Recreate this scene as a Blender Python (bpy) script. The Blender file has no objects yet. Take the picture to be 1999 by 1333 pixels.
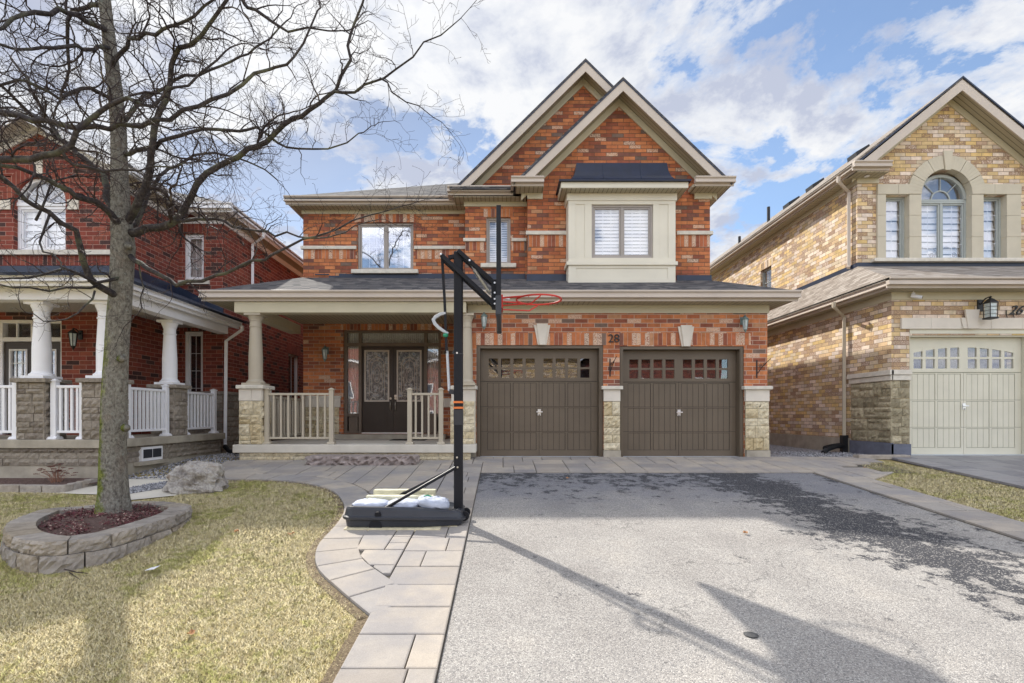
import bpy, math, random
import numpy as np
from mathutils import Vector, Matrix
random.seed(7); RNG = np.random.default_rng(11)
SC = bpy.context.scene
COL = SC.collection
R = math.radians
CZ = 0.835                       # eye height above the garage floor
F = 1000.0
def P(px, py, Y):                # a point seen in the photo at depth Y
    return Vector(((px-980)/F*Y, Y, CZ+(812-py)/F*Y))
def zg(Y):                       # the ground falls from the garage to the street
    return -0.085*(10.3-min(max(Y, -1.0), 10.3))
def G(px, py):
    Y = 1710.5/(py-727.0)
    return ((px-980)/F*Y, Y)
def lin(c):
    c = c/255.0
    return c/12.92 if c <= 0.04045 else ((c+0.055)/1.055)**2.4
def C(r, g, b, k=1.0):
    return (lin(r)*k, lin(g)*k, lin(b)*k, 1.0)

# ------------------------------------------------------------------ materials
class NT:
    def __init__(s, name):
        s.m = bpy.data.materials.new(name); s.m.use_nodes = True
        s.t = s.m.node_tree; s.t.nodes.clear()
        s.out = s.n('ShaderNodeOutputMaterial')
    def n(s, typ, **kw):
        nd = s.t.nodes.new(typ)
        for k, v in kw.items(): setattr(nd, k, v)
        return nd
    def l(s, a, b): s.t.links.new(a, b)
    def put(s, sock, v):
        if hasattr(v, 'is_output') or isinstance(v, bpy.types.NodeSocket): s.l(v, sock)
        else: sock.default_value = v
    def math(s, op, a, b=None, c=None, clamp=False):
        nd = s.n('ShaderNodeMath', operation=op, use_clamp=clamp)
        for i, v in enumerate((a, b, c)):
            if v is not None: s.put(nd.inputs[i], v)
        return nd.outputs[0]
    def mix(s, f, a, b, mode='MIX'):
        nd = s.n('ShaderNodeMix', data_type='RGBA', blend_type=mode)
        s.put(nd.inputs[0], f); s.put(nd.inputs[6], a); s.put(nd.inputs[7], b)
        return nd.outputs[2]
    def ramp(s, f, stops, const=False):
        nd = s.n('ShaderNodeValToRGB'); cr = nd.color_ramp
        cr.interpolation = 'CONSTANT' if const else 'LINEAR'
        while len(cr.elements) < len(stops): cr.elements.new(0.5)
        for e, (p, c) in zip(cr.elements, stops): e.position = p; e.color = c
        s.put(nd.inputs[0], f); return nd.outputs[0]
    def noise(s, scale, vec=None, detail=4, rough=0.55, dist=0.0):
        nd = s.n('ShaderNodeTexNoise'); nd.inputs['Scale'].default_value = scale
        nd.inputs['Detail'].default_value = detail; nd.inputs['Roughness'].default_value = rough
        nd.inputs['Distortion'].default_value = dist
        s.l(vec if vec is not None else s.pos(), nd.inputs['Vector']); return nd.outputs[0]
    def geo(s):
        if not hasattr(s, '_g'): s._g = s.n('ShaderNodeNewGeometry')
        return s._g
    def pos(s): return s.geo().outputs['Position']
    def xyz(s, v=None):
        nd = s.n('ShaderNodeSeparateXYZ'); s.l(v if v is not None else s.pos(), nd.inputs[0]); return nd.outputs
    def comb(s, x, y, z=0.0):
        nd = s.n('ShaderNodeCombineXYZ'); s.put(nd.inputs[0], x); s.put(nd.inputs[1], y); s.put(nd.inputs[2], z); return nd.outputs[0]
    def bump(s, h, strength=0.5, dist=0.01):
        nd = s.n('ShaderNodeBump'); nd.inputs['Strength'].default_value = strength; nd.inputs['Distance'].default_value = dist
        s.l(h, nd.inputs['Height']); return nd.outputs[0]
    def bsdf(s, col, rough=0.8, normal=None, metal=0.0, spec=0.4):
        b = s.n('ShaderNodeBsdfPrincipled')
        s.put(b.inputs['Base Color'], col); s.put(b.inputs['Roughness'], rough); b.inputs['Metallic'].default_value = metal
        b.inputs['Specular IOR Level'].default_value = spec
        if normal is not None: s.l(normal, b.inputs['Normal'])
        s.l(b.outputs[0], s.out.inputs[0]); return b
    def white(s, vec, dim='3D'):
        nd = s.n('ShaderNodeTexWhiteNoise', noise_dimensions=dim); s.l(vec, nd.inputs['Vector']); return nd.outputs

def plain(name, col, rough=0.6, metal=0.0, var=0.12, scale=3.0, bump=0.0, bscale=60, spec=0.4):
    t = NT(name); n = t.noise(scale, detail=5)
    dark = tuple(c*(1-var) for c in col[:3])+(1,); lite = tuple(min(1, c*(1+var)) for c in col[:3])+(1,)
    c = t.ramp(n, [(0.3, dark), (0.7, lite)])
    nm = t.bump(t.noise(bscale, detail=3), bump, 0.004) if bump else None
    t.bsdf(c, rough, nm, metal, spec); return t.m

def bricks(name, pal, mortar, bw=0.265, bh=0.087, gap=0.009, vert=False, mott=None, rough=0.85, seed=0.0, bumpd=0.006, var=0.35):
    """Laid brick in world metres; pal = [(threshold, colour)], one colour per brick; mott = pale mottled bricks."""
    t = NT(name); x, y, z = t.xyz(); nx, ny, nz = t.xyz(t.geo().outputs['True Normal'])
    side = t.math('GREATER_THAN', t.math('ABSOLUTE', nx), t.math('ABSOLUTE', ny))
    u = t.math('ADD', t.math('MULTIPLY', x, t.math('SUBTRACT', 1.0, side)), t.math('MULTIPLY', y, side))
    v = z
    if vert: u, v = v, u
    row = t.math('FLOOR', t.math('DIVIDE', v, bh))
    uu = t.math('ADD', t.math('DIVIDE', u, bw), t.math('MULTIPLY', row, 0.5 if not vert else 0.0))
    uu = t.math('ADD', uu, t.math('MULTIPLY', side, 3.37))
    col = t.math('FLOOR', uu)
    fu = t.math('FRACT', uu); fv = t.math('FRACT', t.math('DIVIDE', v, bh))
    wob = t.math('MULTIPLY', t.math('SUBTRACT', t.noise(25, detail=2), 0.5), 0.04)
    m1 = t.math('LESS_THAN', t.math('ADD', fu, wob), gap/bw); m2 = t.math('LESS_THAN', t.math('ADD', fv, wob), gap/bh)
    mm = t.math('MAXIMUM', m1, m2)
    cell = t.comb(col, row, seed)
    w = t.white(cell)
    base = t.ramp(w[0], pal, const=True)
    n1 = t.noise(9, detail=5, rough=0.7)
    vv = t.ramp(n1, [(0.25, (1-var,)*3+(1,)), (0.75, (1+var*0.35,)*3+(1,))])
    base = t.mix(1.0, base, vv, 'MULTIPLY')
    w2 = t.white(t.comb(col, row, seed+5.0))
    base = t.mix(1.0, base, t.ramp(w2[0], [(0, (0.82, 0.82, 0.82, 1)), (1, (1.12, 1.1, 1.08, 1))]), 'MULTIPLY')
    if mott:
        frac, mc = mott
        is_m = t.math('LESS_THAN', t.white(t.comb(col, row, seed+9.0))[0], frac)
        blot = t.math('GREATER_THAN', t.noise(70, detail=4, rough=0.7), 0.47)
        base = t.mix(t.math('MULTIPLY', is_m, blot), base, mc)
    c = t.mix(mm, base, mortar)
    h = t.math('ADD', t.math('SUBTRACT', 1.0, mm), t.math('MULTIPLY', t.noise(90, detail=3), 0.35))
    t.bsdf(c, rough, t.bump(h, 0.8, bumpd), spec=0.25); return t.m

def island(name, stops, rough=0.9, nscale=6, nvar=0.25, bump=0.4, bscale=50, bdist=0.004, extra=None, spec=0.3):
    t = NT(name); rp = t.math('FRACT', t.math('ADD', t.geo().outputs['Random Per Island'], t.n('ShaderNodeObjectInfo').outputs['Random']))
    c = t.ramp(rp, stops)
    n = t.noise(nscale, detail=6, rough=0.65)
    c = t.mix(1.0, c, t.ramp(n, [(0.25, (1-nvar,)*3+(1,)), (0.75, (1+nvar*0.6,)*3+(1,))]), 'MULTIPLY')
    if extra: c = extra(t, c)
    t.bsdf(c, rough, t.bump(t.noise(bscale, detail=5, rough=0.7), bump, bdist), spec=spec); return t.m

def soffit_mat(name, col, axis=0, step=0.1):
    t = NT(name); q = t.xyz()[axis]
    f = t.math('FRACT', t.math('DIVIDE', q, step)); line = t.math('LESS_THAN', f, 0.14)
    c = t.mix(line, col, tuple(v*0.35 for v in col[:3])+(1,))
    t.bsdf(c, 0.55, t.bump(t.math('SUBTRACT', 1.0, line), 0.6, 0.006)); return t.m

def shingles(name, c1, c2, c3):
    t = NT(name)
    x, y, z = t.xyz(); nx, ny, nz = t.xyz(t.geo().outputs['True Normal'])
    side = t.math('GREATER_THAN', t.math('ABSOLUTE', nx), t.math('ABSOLUTE', ny))
    u = t.math('ADD', t.math('MULTIPLY', x, t.math('SUBTRACT', 1.0, side)), t.math('MULTIPLY', y, side))
    v = t.math('DIVIDE', z, 0.055); row = t.math('FLOOR', v)
    uu = t.math('ADD', t.math('DIVIDE', u, 0.17), t.math('MULTIPLY', row, 0.37)); col = t.math('FLOOR', uu)
    w = t.white(t.comb(col, row, 1.0))[0]
    c = t.ramp(w, [(0, c1), (0.5, c2), (1, c3)])
    c = t.mix(1.0, c, t.ramp(t.noise(140, detail=2), [(0.3, (0.7, 0.7, 0.7, 1)), (0.7, (1.25, 1.25, 1.25, 1))]), 'MULTIPLY')
    e = t.math('LESS_THAN', t.math('FRACT', v), 0.16)
    c = t.mix(t.math('MULTIPLY', e, 0.55), c, (0.02, 0.02, 0.022, 1))
    t.bsdf(c, 0.95, t.bump(t.math('FRACT', v), 0.5, 0.012), spec=0.2); return t.m

def glass_mat(name, refl=0.4, tint=(1, 1, 1, 1)):
    t = NT(name); a = t.n('ShaderNodeBsdfTransparent'); a.inputs[0].default_value = tint
    g = t.n('ShaderNodeBsdfGlossy'); g.inputs[0].default_value = (0.95, 0.96, 1.0, 1); g.inputs['Roughness'].default_value = 0.012
    t.l(t.bump(t.noise(1.3, detail=1), 0.25, 0.01), g.inputs['Normal'])
    lw = t.n('ShaderNodeLayerWeight'); lw.inputs[0].default_value = .5      # same on both faces of the pane
    f = t.math('ADD', t.math('MULTIPLY', t.math('POWER', lw.outputs['Facing'], 4.0), .6), refl*.62, clamp=True)
    mx = t.n('ShaderNodeMixShader'); t.l(f, mx.inputs[0]); t.l(a.outputs[0], mx.inputs[1]); t.l(g.outputs[0], mx.inputs[2])
    t.l(mx.outputs[0], t.out.inputs[0]); return t.m

M = {}
ORN = [(0, (0.62, 0.235, 0.100, 1)), (0.28, (0.55, 0.195, 0.085, 1)), (0.52, (0.47, 0.155, 0.075, 1)), (0.72, (0.34, 0.115, 0.070, 1)), (0.86, (0.24, 0.105, 0.078, 1)), (0.94, (0.22, 0.150, 0.120, 1)), (0.97, (0.60, 0.31, 0.17, 1))]
M['brick_low'] = bricks('brick_orange_blend_pale_joints', ORN, (0.50, 0.36, 0.28, 1), mott=(0.09, (0.66, 0.48, 0.36, 1)), gap=0.012, seed=2.0)
M['brick'] = bricks('brick_orange_blend', ORN, (0.15, 0.09, 0.06, 1), gap=0.011, mott=(0.08, (0.64, 0.45, 0.33, 1)))
M['soldier'] = bricks('brick_orange_soldier_course', ORN, (0.46, 0.33, 0.26, 1), vert=True, mott=(0.22, (0.66, 0.50, 0.38, 1)), seed=3.0, bw=5.0)
RED = [(0, (0.27, 0.068, 0.048, 1)), (0.45, (0.22, 0.055, 0.042, 1)), (0.70, (0.31, 0.092, 0.060, 1)), (0.86, (0.085, 0.045, 0.042, 1))]
M['red'] = bricks('brick_dark_red', RED, (0.42, 0.24, 0.19, 1), bw=0.262, gap=0.010, seed=17.0)
M['red_soldier'] = bricks('brick_dark_red_soldier', RED, (0.42, 0.24, 0.19, 1), vert=True, bw=5.0, seed=19.0)
YEL = [(0, (0.78, 0.58, 0.31, 1)), (0.25, (0.80, 0.66, 0.48, 1)), (0.48, (0.70, 0.51, 0.31, 1)), (0.62, (0.84, 0.71, 0.60, 1)), (0.88, (0.58, 0.42, 0.31, 1)), (0.92, (0.76, 0.55, 0.25, 1))]
M['yellow'] = bricks('brick_buff_blend', YEL, (0.25, 0.165, 0.11, 1), mott=(0.26, (0.34, 0.22, 0.15, 1)), bw=0.25, seed=31.0)
M['yellow_soldier'] = bricks('brick_buff_soldier', YEL, (0.25, 0.165, 0.11, 1), vert=True, bw=5.0, seed=33.0, mott=(0.3, (0.22, 0.13, 0.085, 1)))
M['cream_stone'] = island('cream_limestone_veneer', [(0, C(214, 198, 162)), (0.4, C(232, 220, 192)), (.75, C(222, 206, 172)), (1, C(204, 184, 142))], nscale=16, nvar=.38, bump=1.0, bscale=28, bdist=0.03)
M['grey_stone'] = island('grey_limestone_veneer', [(0, C(150, 140, 126)), (0.5, C(168, 158, 146)), (1, C(136, 126, 116))], nscale=16, nvar=.38, bump=1.0, bscale=28, bdist=0.03)
M['mixed_stone'] = island('grey_buff_limestone_veneer', [(0, C(166, 156, 130)), (0.5, C(198, 186, 158)), (1, C(148, 138, 114))], nscale=14, nvar=.40, bump=1.0, bscale=24, bdist=0.035)
M['cut_stone'] = plain('smooth_cut_limestone', C(216, 208, 196), 0.8, var=0.08, bump=0.25)
M['cut_grey'] = plain('greige_precast_stone', C(196, 188, 170), 0.8, var=0.06, bump=0.2)
M['sill'] = plain('rock_faced_sill_stone', C(212, 206, 194), 0.85, var=0.12, scale=9, bump=0.8, bscale=35)
M['mortar_dark'] = plain('veneer_mortar', C(120, 108, 88), 0.95)
M['taupe'] = plain('taupe_aluminium', C(194, 182, 170), 0.42, var=0.07, scale=1.2)
M['frieze'] = plain('cream_frieze_board', C(196, 188, 164), 0.6, var=0.08, scale=1.5)
M['cream'] = plain('cream_painted_board', C(222, 216, 200), 0.6, var=0.05, scale=1.5)
M['greige'] = plain('greige_aluminium', C(182, 172, 154), 0.5, var=0.05)
M['white'] = plain('white_paint', C(236, 236, 240), 0.5, var=0.04)
M['flash'] = plain('navy_black_flashing', (0.022, 0.032, 0.062, 1), 0.35, var=0.2)
M['navy'] = plain('navy_painted_metal_roof', (0.004, 0.009, 0.032, 1), 0.30, var=0.3, scale=5)
M['shingle'] = shingles('grey_asphalt_shingles', (0.060, 0.060, 0.066, 1), (0.105, 0.10, 0.102, 1), (0.165, 0.155, 0.15, 1))
M['shingle_brown'] = shingles('weathered_brown_shingles', (0.22, 0.185, 0.155, 1), (0.30, 0.26, 0.225, 1), (0.38, 0.34, 0.30, 1))
M['shingle_navy'] = shingles('dark_porch_shingles', (0.03, 0.036, 0.055, 1), (0.045, 0.052, 0.075, 1), (0.06, 0.066, 0.09, 1))
M['soffit'] = soffit_mat('ribbed_soffit_front', C(172, 163, 140), 0)
M['soffit_y'] = soffit_mat('ribbed_soffit_side', C(172, 163, 140), 1)
M['soffit_w'] = soffit_mat('pale_ribbed_soffit', C(196, 194, 190), 0, 0.09)
M['garage'] = plain('brown_garage_paint', C(104, 92, 78), 0.45, var=0.10, scale=1.3, bump=0.25, bscale=90)
M['garage_line'] = plain('brown_garage_groove', C(62, 53, 45), 0.6)
M['sage'] = plain('sage_garage_paint', C(214, 210, 192), 0.5, var=0.04, bump=0.15, bscale=120)
M['sage_line'] = plain('sage_garage_groove', C(140, 140, 120), 0.6)
M['door'] = plain('espresso_door_paint', C(58, 46, 38), 0.4, var=0.1)
M['door_frame'] = plain('taupe_brown_door_frame', C(112, 98, 86), 0.5)
M['winframe'] = plain('taupe_grey_window_frame', C(166, 158, 152), 0.45, var=0.04)
M['winframe_blue'] = plain('blue_grey_window_frame', C(168, 174, 172), 0.45, var=0.04)
M['glass'] = glass_mat('window_glass', 0.20)
M['glass_mirror'] = glass_mat('reflective_window_glass', 0.6)
M['glass_dark'] = glass_mat('dim_window_glass', 0.16)
M['glass_clear'] = glass_mat('clear_window_glass', 0.28)
M['leaded'] = None
M['blind'] = plain('white_blind', C(246, 246, 250), 0.6, var=0.02)
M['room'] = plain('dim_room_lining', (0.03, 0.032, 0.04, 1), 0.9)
M['room_pale'] = plain('pale_room_lining', (0.30, 0.31, 0.36, 1), 0.9)
M['curtain'] = plain('sheer_curtain', C(210, 210, 208), 0.9, var=0.2, scale=20)
M['concrete'] = plain('porch_concrete', C(206, 200, 188), 0.9, var=0.10, scale=2.5, bump=0.4, bscale=80)
M['found'] = plain('parged_foundation', C(168, 160, 146), 0.95, var=0.22, scale=3.5, bump=0.5, bscale=40)
M['found_blue'] = plain('blue_grey_painted_foundation', C(104, 108, 122), 0.85, var=0.2, scale=6, bump=0.4)
M['black'] = plain('black_powder_coat', (0.012, 0.013, 0.018, 1), 0.48, var=0.15, spec=.25)
M['black_iron'] = plain('black_iron', (0.02, 0.02, 0.022, 1), 0.45)
M['plastic'] = plain('black_moulded_plastic', (0.035, 0.038, 0.048, 1), 0.36, var=0.15, bump=0.1, bscale=200)
M['steel'] = plain('bright_steel', (0.70, 0.71, 0.73, 1), 0.3, metal=0.9)
M['grey_plastic'] = plain('light_grey_plastic', C(190, 196, 204), 0.5)
M['red_paint'] = plain('red_rim_paint', (0.62, 0.045, 0.03, 1), 0.4)
M['orange'] = plain('orange_band', (0.75, 0.20, 0.05, 1), 0.5)
M['green'] = plain('green_knob', (0.03, 0.30, 0.17, 1), 0.4)
M['bag'] = plain('white_woven_sandbag', C(176, 183, 200), 0.7, var=0.16, scale=14, bump=0.9, bscale=30)
M['plank'] = plain('weathered_pale_timber', C(206, 196, 166), 0.85, var=0.2, scale=14, bump=0.5, bscale=50)
M['curb'] = plain('cast_concrete_bar', C(210, 206, 180), 0.9, var=0.16, scale=9, bump=0.5, bscale=60)
M['verdigris'] = plain('verdigris_lantern_metal', C(110, 128, 126), 0.5, var=0.3, scale=30)
M['frost'] = plain('frosted_lantern_glass', C(196, 206, 206), 0.25, var=0.2, scale=20)
M['brass'] = plain('worn_nickel', (0.5, 0.46, 0.40, 1), 0.3, metal=0.9)
M['rubber'] = plain('black_corrugated_plastic', (0.014, 0.015, 0.018, 1), 0.5)
M['purple_stone'] = plain('mauve_grey_step_stone', C(150, 138, 134), 0.95, var=0.38, scale=10, bump=1.0, bscale=22)
M['mat'] = plain('black_door_mat', (0.03, 0.028, 0.027, 1), 1.0)

# ------------------------------------------------------------------ mesh building
class MB:
    def __init__(s): s.v = []; s.f = []; s.mi = []; s.cur = 0; s.smooth = False
    def mat(s, i): s.cur = i; return s
    def add(s, vs, fs):
        o = len(s.v); s.v += [tuple(p) for p in vs]
        for f in fs: s.f.append(tuple(i+o for i in f)); s.mi.append(s.cur)
        return s
    def box(s, x0, x1, y0, y1, z0, z1):
        if x1 < x0: x0, x1 = x1, x0
        if y1 < y0: y0, y1 = y1, y0
        if z1 < z0: z0, z1 = z1, z0
        return s.add([(x0, y0, z0), (x1, y0, z0), (x1, y1, z0), (x0, y1, z0), (x0, y0, z1), (x1, y0, z1), (x1, y1, z1), (x0, y1, z1)],
                     [(0, 3, 2, 1), (4, 5, 6, 7), (0, 1, 5, 4), (1, 2, 6, 5), (2, 3, 7, 6), (3, 0, 4, 7)])
    def prism_y(s, pts, y0, y1):            # polygon in XZ (counter-clockwise seen from the camera), extruded in Y
        n = len(pts)
        a = sum(pts[i][0]*pts[(i+1) % n][1]-pts[(i+1) % n][0]*pts[i][1] for i in range(n))
        if a < 0: pts = pts[::-1]
        vs = [(x, y0, z) for x, z in pts]+[(x, y1, z) for x, z in pts]
        return s.add(vs, [tuple(range(n)), tuple(range(2*n-1, n-1, -1))]+[(i, i+n, (i+1) % n+n, (i+1) % n) for i in range(n)])
    def prism_x(s, pts, x0, x1):            # polygon in YZ extruded in X
        n = len(pts)
        a = sum(pts[i][0]*pts[(i+1) % n][1]-pts[(i+1) % n][0]*pts[i][1] for i in range(n))
        if a > 0: pts = pts[::-1]
        vs = [(x0, y, z) for y, z in pts]+[(x1, y, z) for y, z in pts]
        return s.add(vs, [tuple(range(n)), tuple(range(2*n-1, n-1, -1))]+[(i, i+n, (i+1) % n+n, (i+1) % n) for i in range(n)])
    def slab(s, pts, t):                    # a 3-D polygon (seen from above counter-clockwise) thickened downwards
        n = len(pts)
        a = sum(pts[i][0]*pts[(i+1) % n][1]-pts[(i+1) % n][0]*pts[i][1] for i in range(n))
        if a < 0: pts = pts[::-1]
        vs = [tuple(p) for p in pts]+[(p[0], p[1], p[2]-t) for p in pts]
        return s.add(vs, [tuple(range(n)), tuple(range(2*n-1, n-1, -1))]+[(i, i+n, (i+1) % n+n, (i+1) % n) for i in range(n)])
    def tube(s, pts, rad, n=8, cap=True, sq=0.0):
        pts = [Vector(p) for p in pts]
        if not hasattr(rad, '__len__'): rad = [rad]*len(pts)
        o = len(s.v); up = None
        for i, p in enumerate(pts):
            d = (pts[min(i+1, len(pts)-1)]-pts[max(i-1, 0)]).normalized()
            if up is None:
                up = Vector((0, 0, 1)) if abs(d.z) < 0.9 else Vector((1, 0, 0))
            a = d.cross(up)
            if a.length < 1e-5: a = d.cross(Vector((0, 1, 0)))
            a.normalize(); b = a.cross(d).normalized(); up = b
            for k in range(n):
                an = 2*math.pi*(k+0.5)/n
                s.v.append(tuple(p+(a*math.cos(an)+b*math.sin(an))*rad[i]))
        for i in range(len(pts)-1):
            for k in range(n):
                q = o+i*n; s.f.append((q+k, q+(k+1) % n, q+n+(k+1) % n, q+n+k)); s.mi.append(s.cur)
        if cap:
            s.f.append(tuple(o+k for k in range(n-1, -1, -1))); s.mi.append(s.cur)
            q = o+(len(pts)-1)*n; s.f.append(tuple(q+k for k in range(n))); s.mi.append(s.cur)
        return s
    def lathe(s, prof, cx, cy, n=20, a0=0.0):
        o = len(s.v)
        for r, z in prof:
            for k in range(n):
                an = a0+2*math.pi*k/n; s.v.append((cx+r*math.cos(an), cy+r*math.sin(an), z))
        for i in range(len(prof)-1):
            for k in range(n):
                q = o+i*n; s.f.append((q+k, q+(k+1) % n, q+n+(k+1) % n, q+n+k)); s.mi.append(s.cur)
        s.f.append(tuple(o+k for k in range(n-1, -1, -1))); s.mi.append(s.cur)
        q = o+(len(prof)-1)*n; s.f.append(tuple(q+k for k in range(n))); s.mi.append(s.cur)
        return s
    def wall(s, x0, x1, z0, z1, y0, y1, holes=()):   # wall facing -Y with openings
        xs = sorted(set([x0, x1]+[h for q in holes for h in q[:2]])); zs = sorted(set([z0, z1]+[h for q in holes for h in q[2:4]]))
        for i in range(len(xs)-1):
            for j in range(len(zs)-1):
                mx, mz = (xs[i]+xs[i+1])/2, (zs[j]+zs[j+1])/2
                if any(h[0] < mx < h[1] and h[2] < mz < h[3] for h in holes): continue
                s.box(xs[i], xs[i+1], y0, y1, zs[j], zs[j+1])
        return s
    def wall_side(s, y0, y1, z0, z1, x0, x1, holes=()):
        ys = sorted(set([y0, y1]+[h for q in holes for h in q[:2]])); zs = sorted(set([z0, z1]+[h for q in holes for h in q[2:4]]))
        for i in range(len(ys)-1):
            for j in range(len(zs)-1):
                my, mz = (ys[i]+ys[i+1])/2, (zs[j]+zs[j+1])/2
                if any(h[0] < my < h[1] and h[2] < mz < h[3] for h in holes): continue
                s.box(x0, x1, ys[i], ys[i+1], zs[j], zs[j+1])
        return s
    def ring(s, cx, cz, r0, r1, a0, a1, y0, y1, n=24):
        for i in range(n):
            b0, b1 = R(a0+(a1-a0)*i/n), R(a0+(a1-a0)*(i+1)/n)
            s.prism_y([(cx+r0*math.cos(b0), cz+r0*math.sin(b0)), (cx+r1*math.cos(b0), cz+r1*math.sin(b0)),
                       (cx+r1*math.cos(b1), cz+r1*math.sin(b1)), (cx+r0*math.cos(b1), cz+r0*math.sin(b1))], y0, y1)
        return s
    def build(s, name, mats, parent=None, smooth=None, bevel=0.0):
        me = bpy.data.meshes.new(name); me.from_pydata(s.v, [], s.f)
        if not isinstance(mats, (list, tuple)): mats = [mats]
        for m in mats: me.materials.append(m)
        if len(mats) > 1: me.polygons.foreach_set('material_index', s.mi)
        if smooth or (smooth is None and s.smooth): me.polygons.foreach_set('use_smooth', [True]*len(me.polygons))
        me.update()
        o = bpy.data.objects.new(name, me); COL.objects.link(o)
        if bevel:
            b = o.modifiers.new('edge', 'BEVEL'); b.width = bevel; b.segments = 2; b.limit_method = 'ANGLE'
        if parent is not None: join(o, parent)
        return o
def root_loc(p):
    while p.parent: p = p.parent
    return p.location
def join(o, parent):
    o.parent = parent
    w = Vector((0, 0, 0)); q = parent
    o.matrix_parent_inverse = Matrix.Translation(-root_loc(parent)) if parent.parent is None and parent.type == 'EMPTY' else Matrix.Identity(4)
    return o
def tag(o, label=None, cat=None, group=None, kind=None):
    if label: o['label'] = label
    if cat: o['category'] = cat
    if group: o['group'] = group
    if kind: o['kind'] = kind
    return o
def thing(name, label, cat, loc, group=None):
    e = bpy.data.objects.new(name, None); COL.objects.link(e); e.location = loc; e.empty_display_size = 0.2
    return tag(e, label, cat, group)
def structure(mb, name, mat): return tag(mb.build(name, mat), kind='structure')
SPLIT = {'soldier_course', 'stone_band', 'soffit', 'flashing', 'gutter', 'frieze_board', 'keystone', 'stone_cap', 'stone_block_band', 'stone_veneer', 'mortar_bed', 'foundation', 'impost_stone',
         'door_header', 'corner_pad', 'curtain', 'bolt', 'orange_band', 'wheel', 'lower_arm', 'upper_arm', 'rim_spring', 'roof_seam', 'scroll_ornament', 'number_flourish', 'stone_surround', 'moulded_recess', 'pane', 'spring', 'lever_bracket', 'arched_rail', 'pole_sleeve'}
def clusters(mb, tol=0.03):
    n = len(mb.v); par = list(range(n))
    def find(a):
        while par[a] != a: par[a] = par[par[a]]; a = par[a]
        return a
    for f in mb.f:
        a = find(f[0])
        for q in f[1:]: par[find(q)] = a
    bb = {}
    for i, v in enumerate(mb.v):
        r = find(i); b = bb.get(r)
        if b is None: bb[r] = [list(v), list(v)]
        else:
            for k in range(3): b[0][k] = min(b[0][k], v[k]); b[1][k] = max(b[1][k], v[k])
    ks = list(bb); g = {k: k for k in ks}
    def gf(a):
        while g[a] != a: a = g[a]
        return a
    for i in range(len(ks)):
        for j in range(i+1, len(ks)):
            A, B_ = bb[ks[i]], bb[ks[j]]
            if all(A[0][k]-tol <= B_[1][k] and B_[0][k]-tol <= A[1][k] for k in range(3)):
                a, b = gf(ks[i]), gf(ks[j])
                if a != b: g[b] = a
    out = {}
    for fi, f in enumerate(mb.f): out.setdefault(gf(find(f[0])), []).append(fi)
    res = []
    for k, fl in out.items():
        m = MB(); mp = {}
        for fi in fl:
            ff = []
            for q in mb.f[fi]:
                if q not in mp: mp[q] = len(m.v); m.v.append(mb.v[q])
                ff.append(mp[q])
            m.f.append(tuple(ff)); m.mi.append(mb.mi[fi])
        res.append(m)
    return res
def part(mb, name, mat, parent, label=None, **kw):
    if name in SPLIT and len(mb.v) < 60000:
        cl = clusters(mb, .012 if name in ('lower_arm', 'upper_arm', 'bolt', 'orange_band') else .13 if name == 'pane' else .03)
        for c in cl[1:]: mb2 = c.build(name, mat, parent, **kw)
        mb = cl[0]
    o = mb.build(name, mat, parent, **kw)
    if label: o['label'] = label
    return o
def copy_tree(o, parent=None):
    c = o.copy(); COL.objects.link(c)
    if parent is not None:
        c.parent = parent; c.matrix_parent_inverse = o.matrix_parent_inverse.copy()
    for ch in [q for q in o.children]: copy_tree(ch, c)
    return c
def text_mesh(s, size, depth, font_shear=0.0, name='number'):
    cu = bpy.data.curves.new(name+'_curve', 'FONT'); cu.body = s; cu.size = size; cu.extrude = depth; cu.shear = font_shear
    cu.align_x = 'CENTER'; cu.offset = 0.0
    ob = bpy.data.objects.new(name+'_tmp', cu); COL.objects.link(ob)
    dg = bpy.context.evaluated_depsgraph_get()
    me = bpy.data.meshes.new_from_object(ob.evaluated_get(dg)); bpy.data.objects.remove(ob)
    return me

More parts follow.
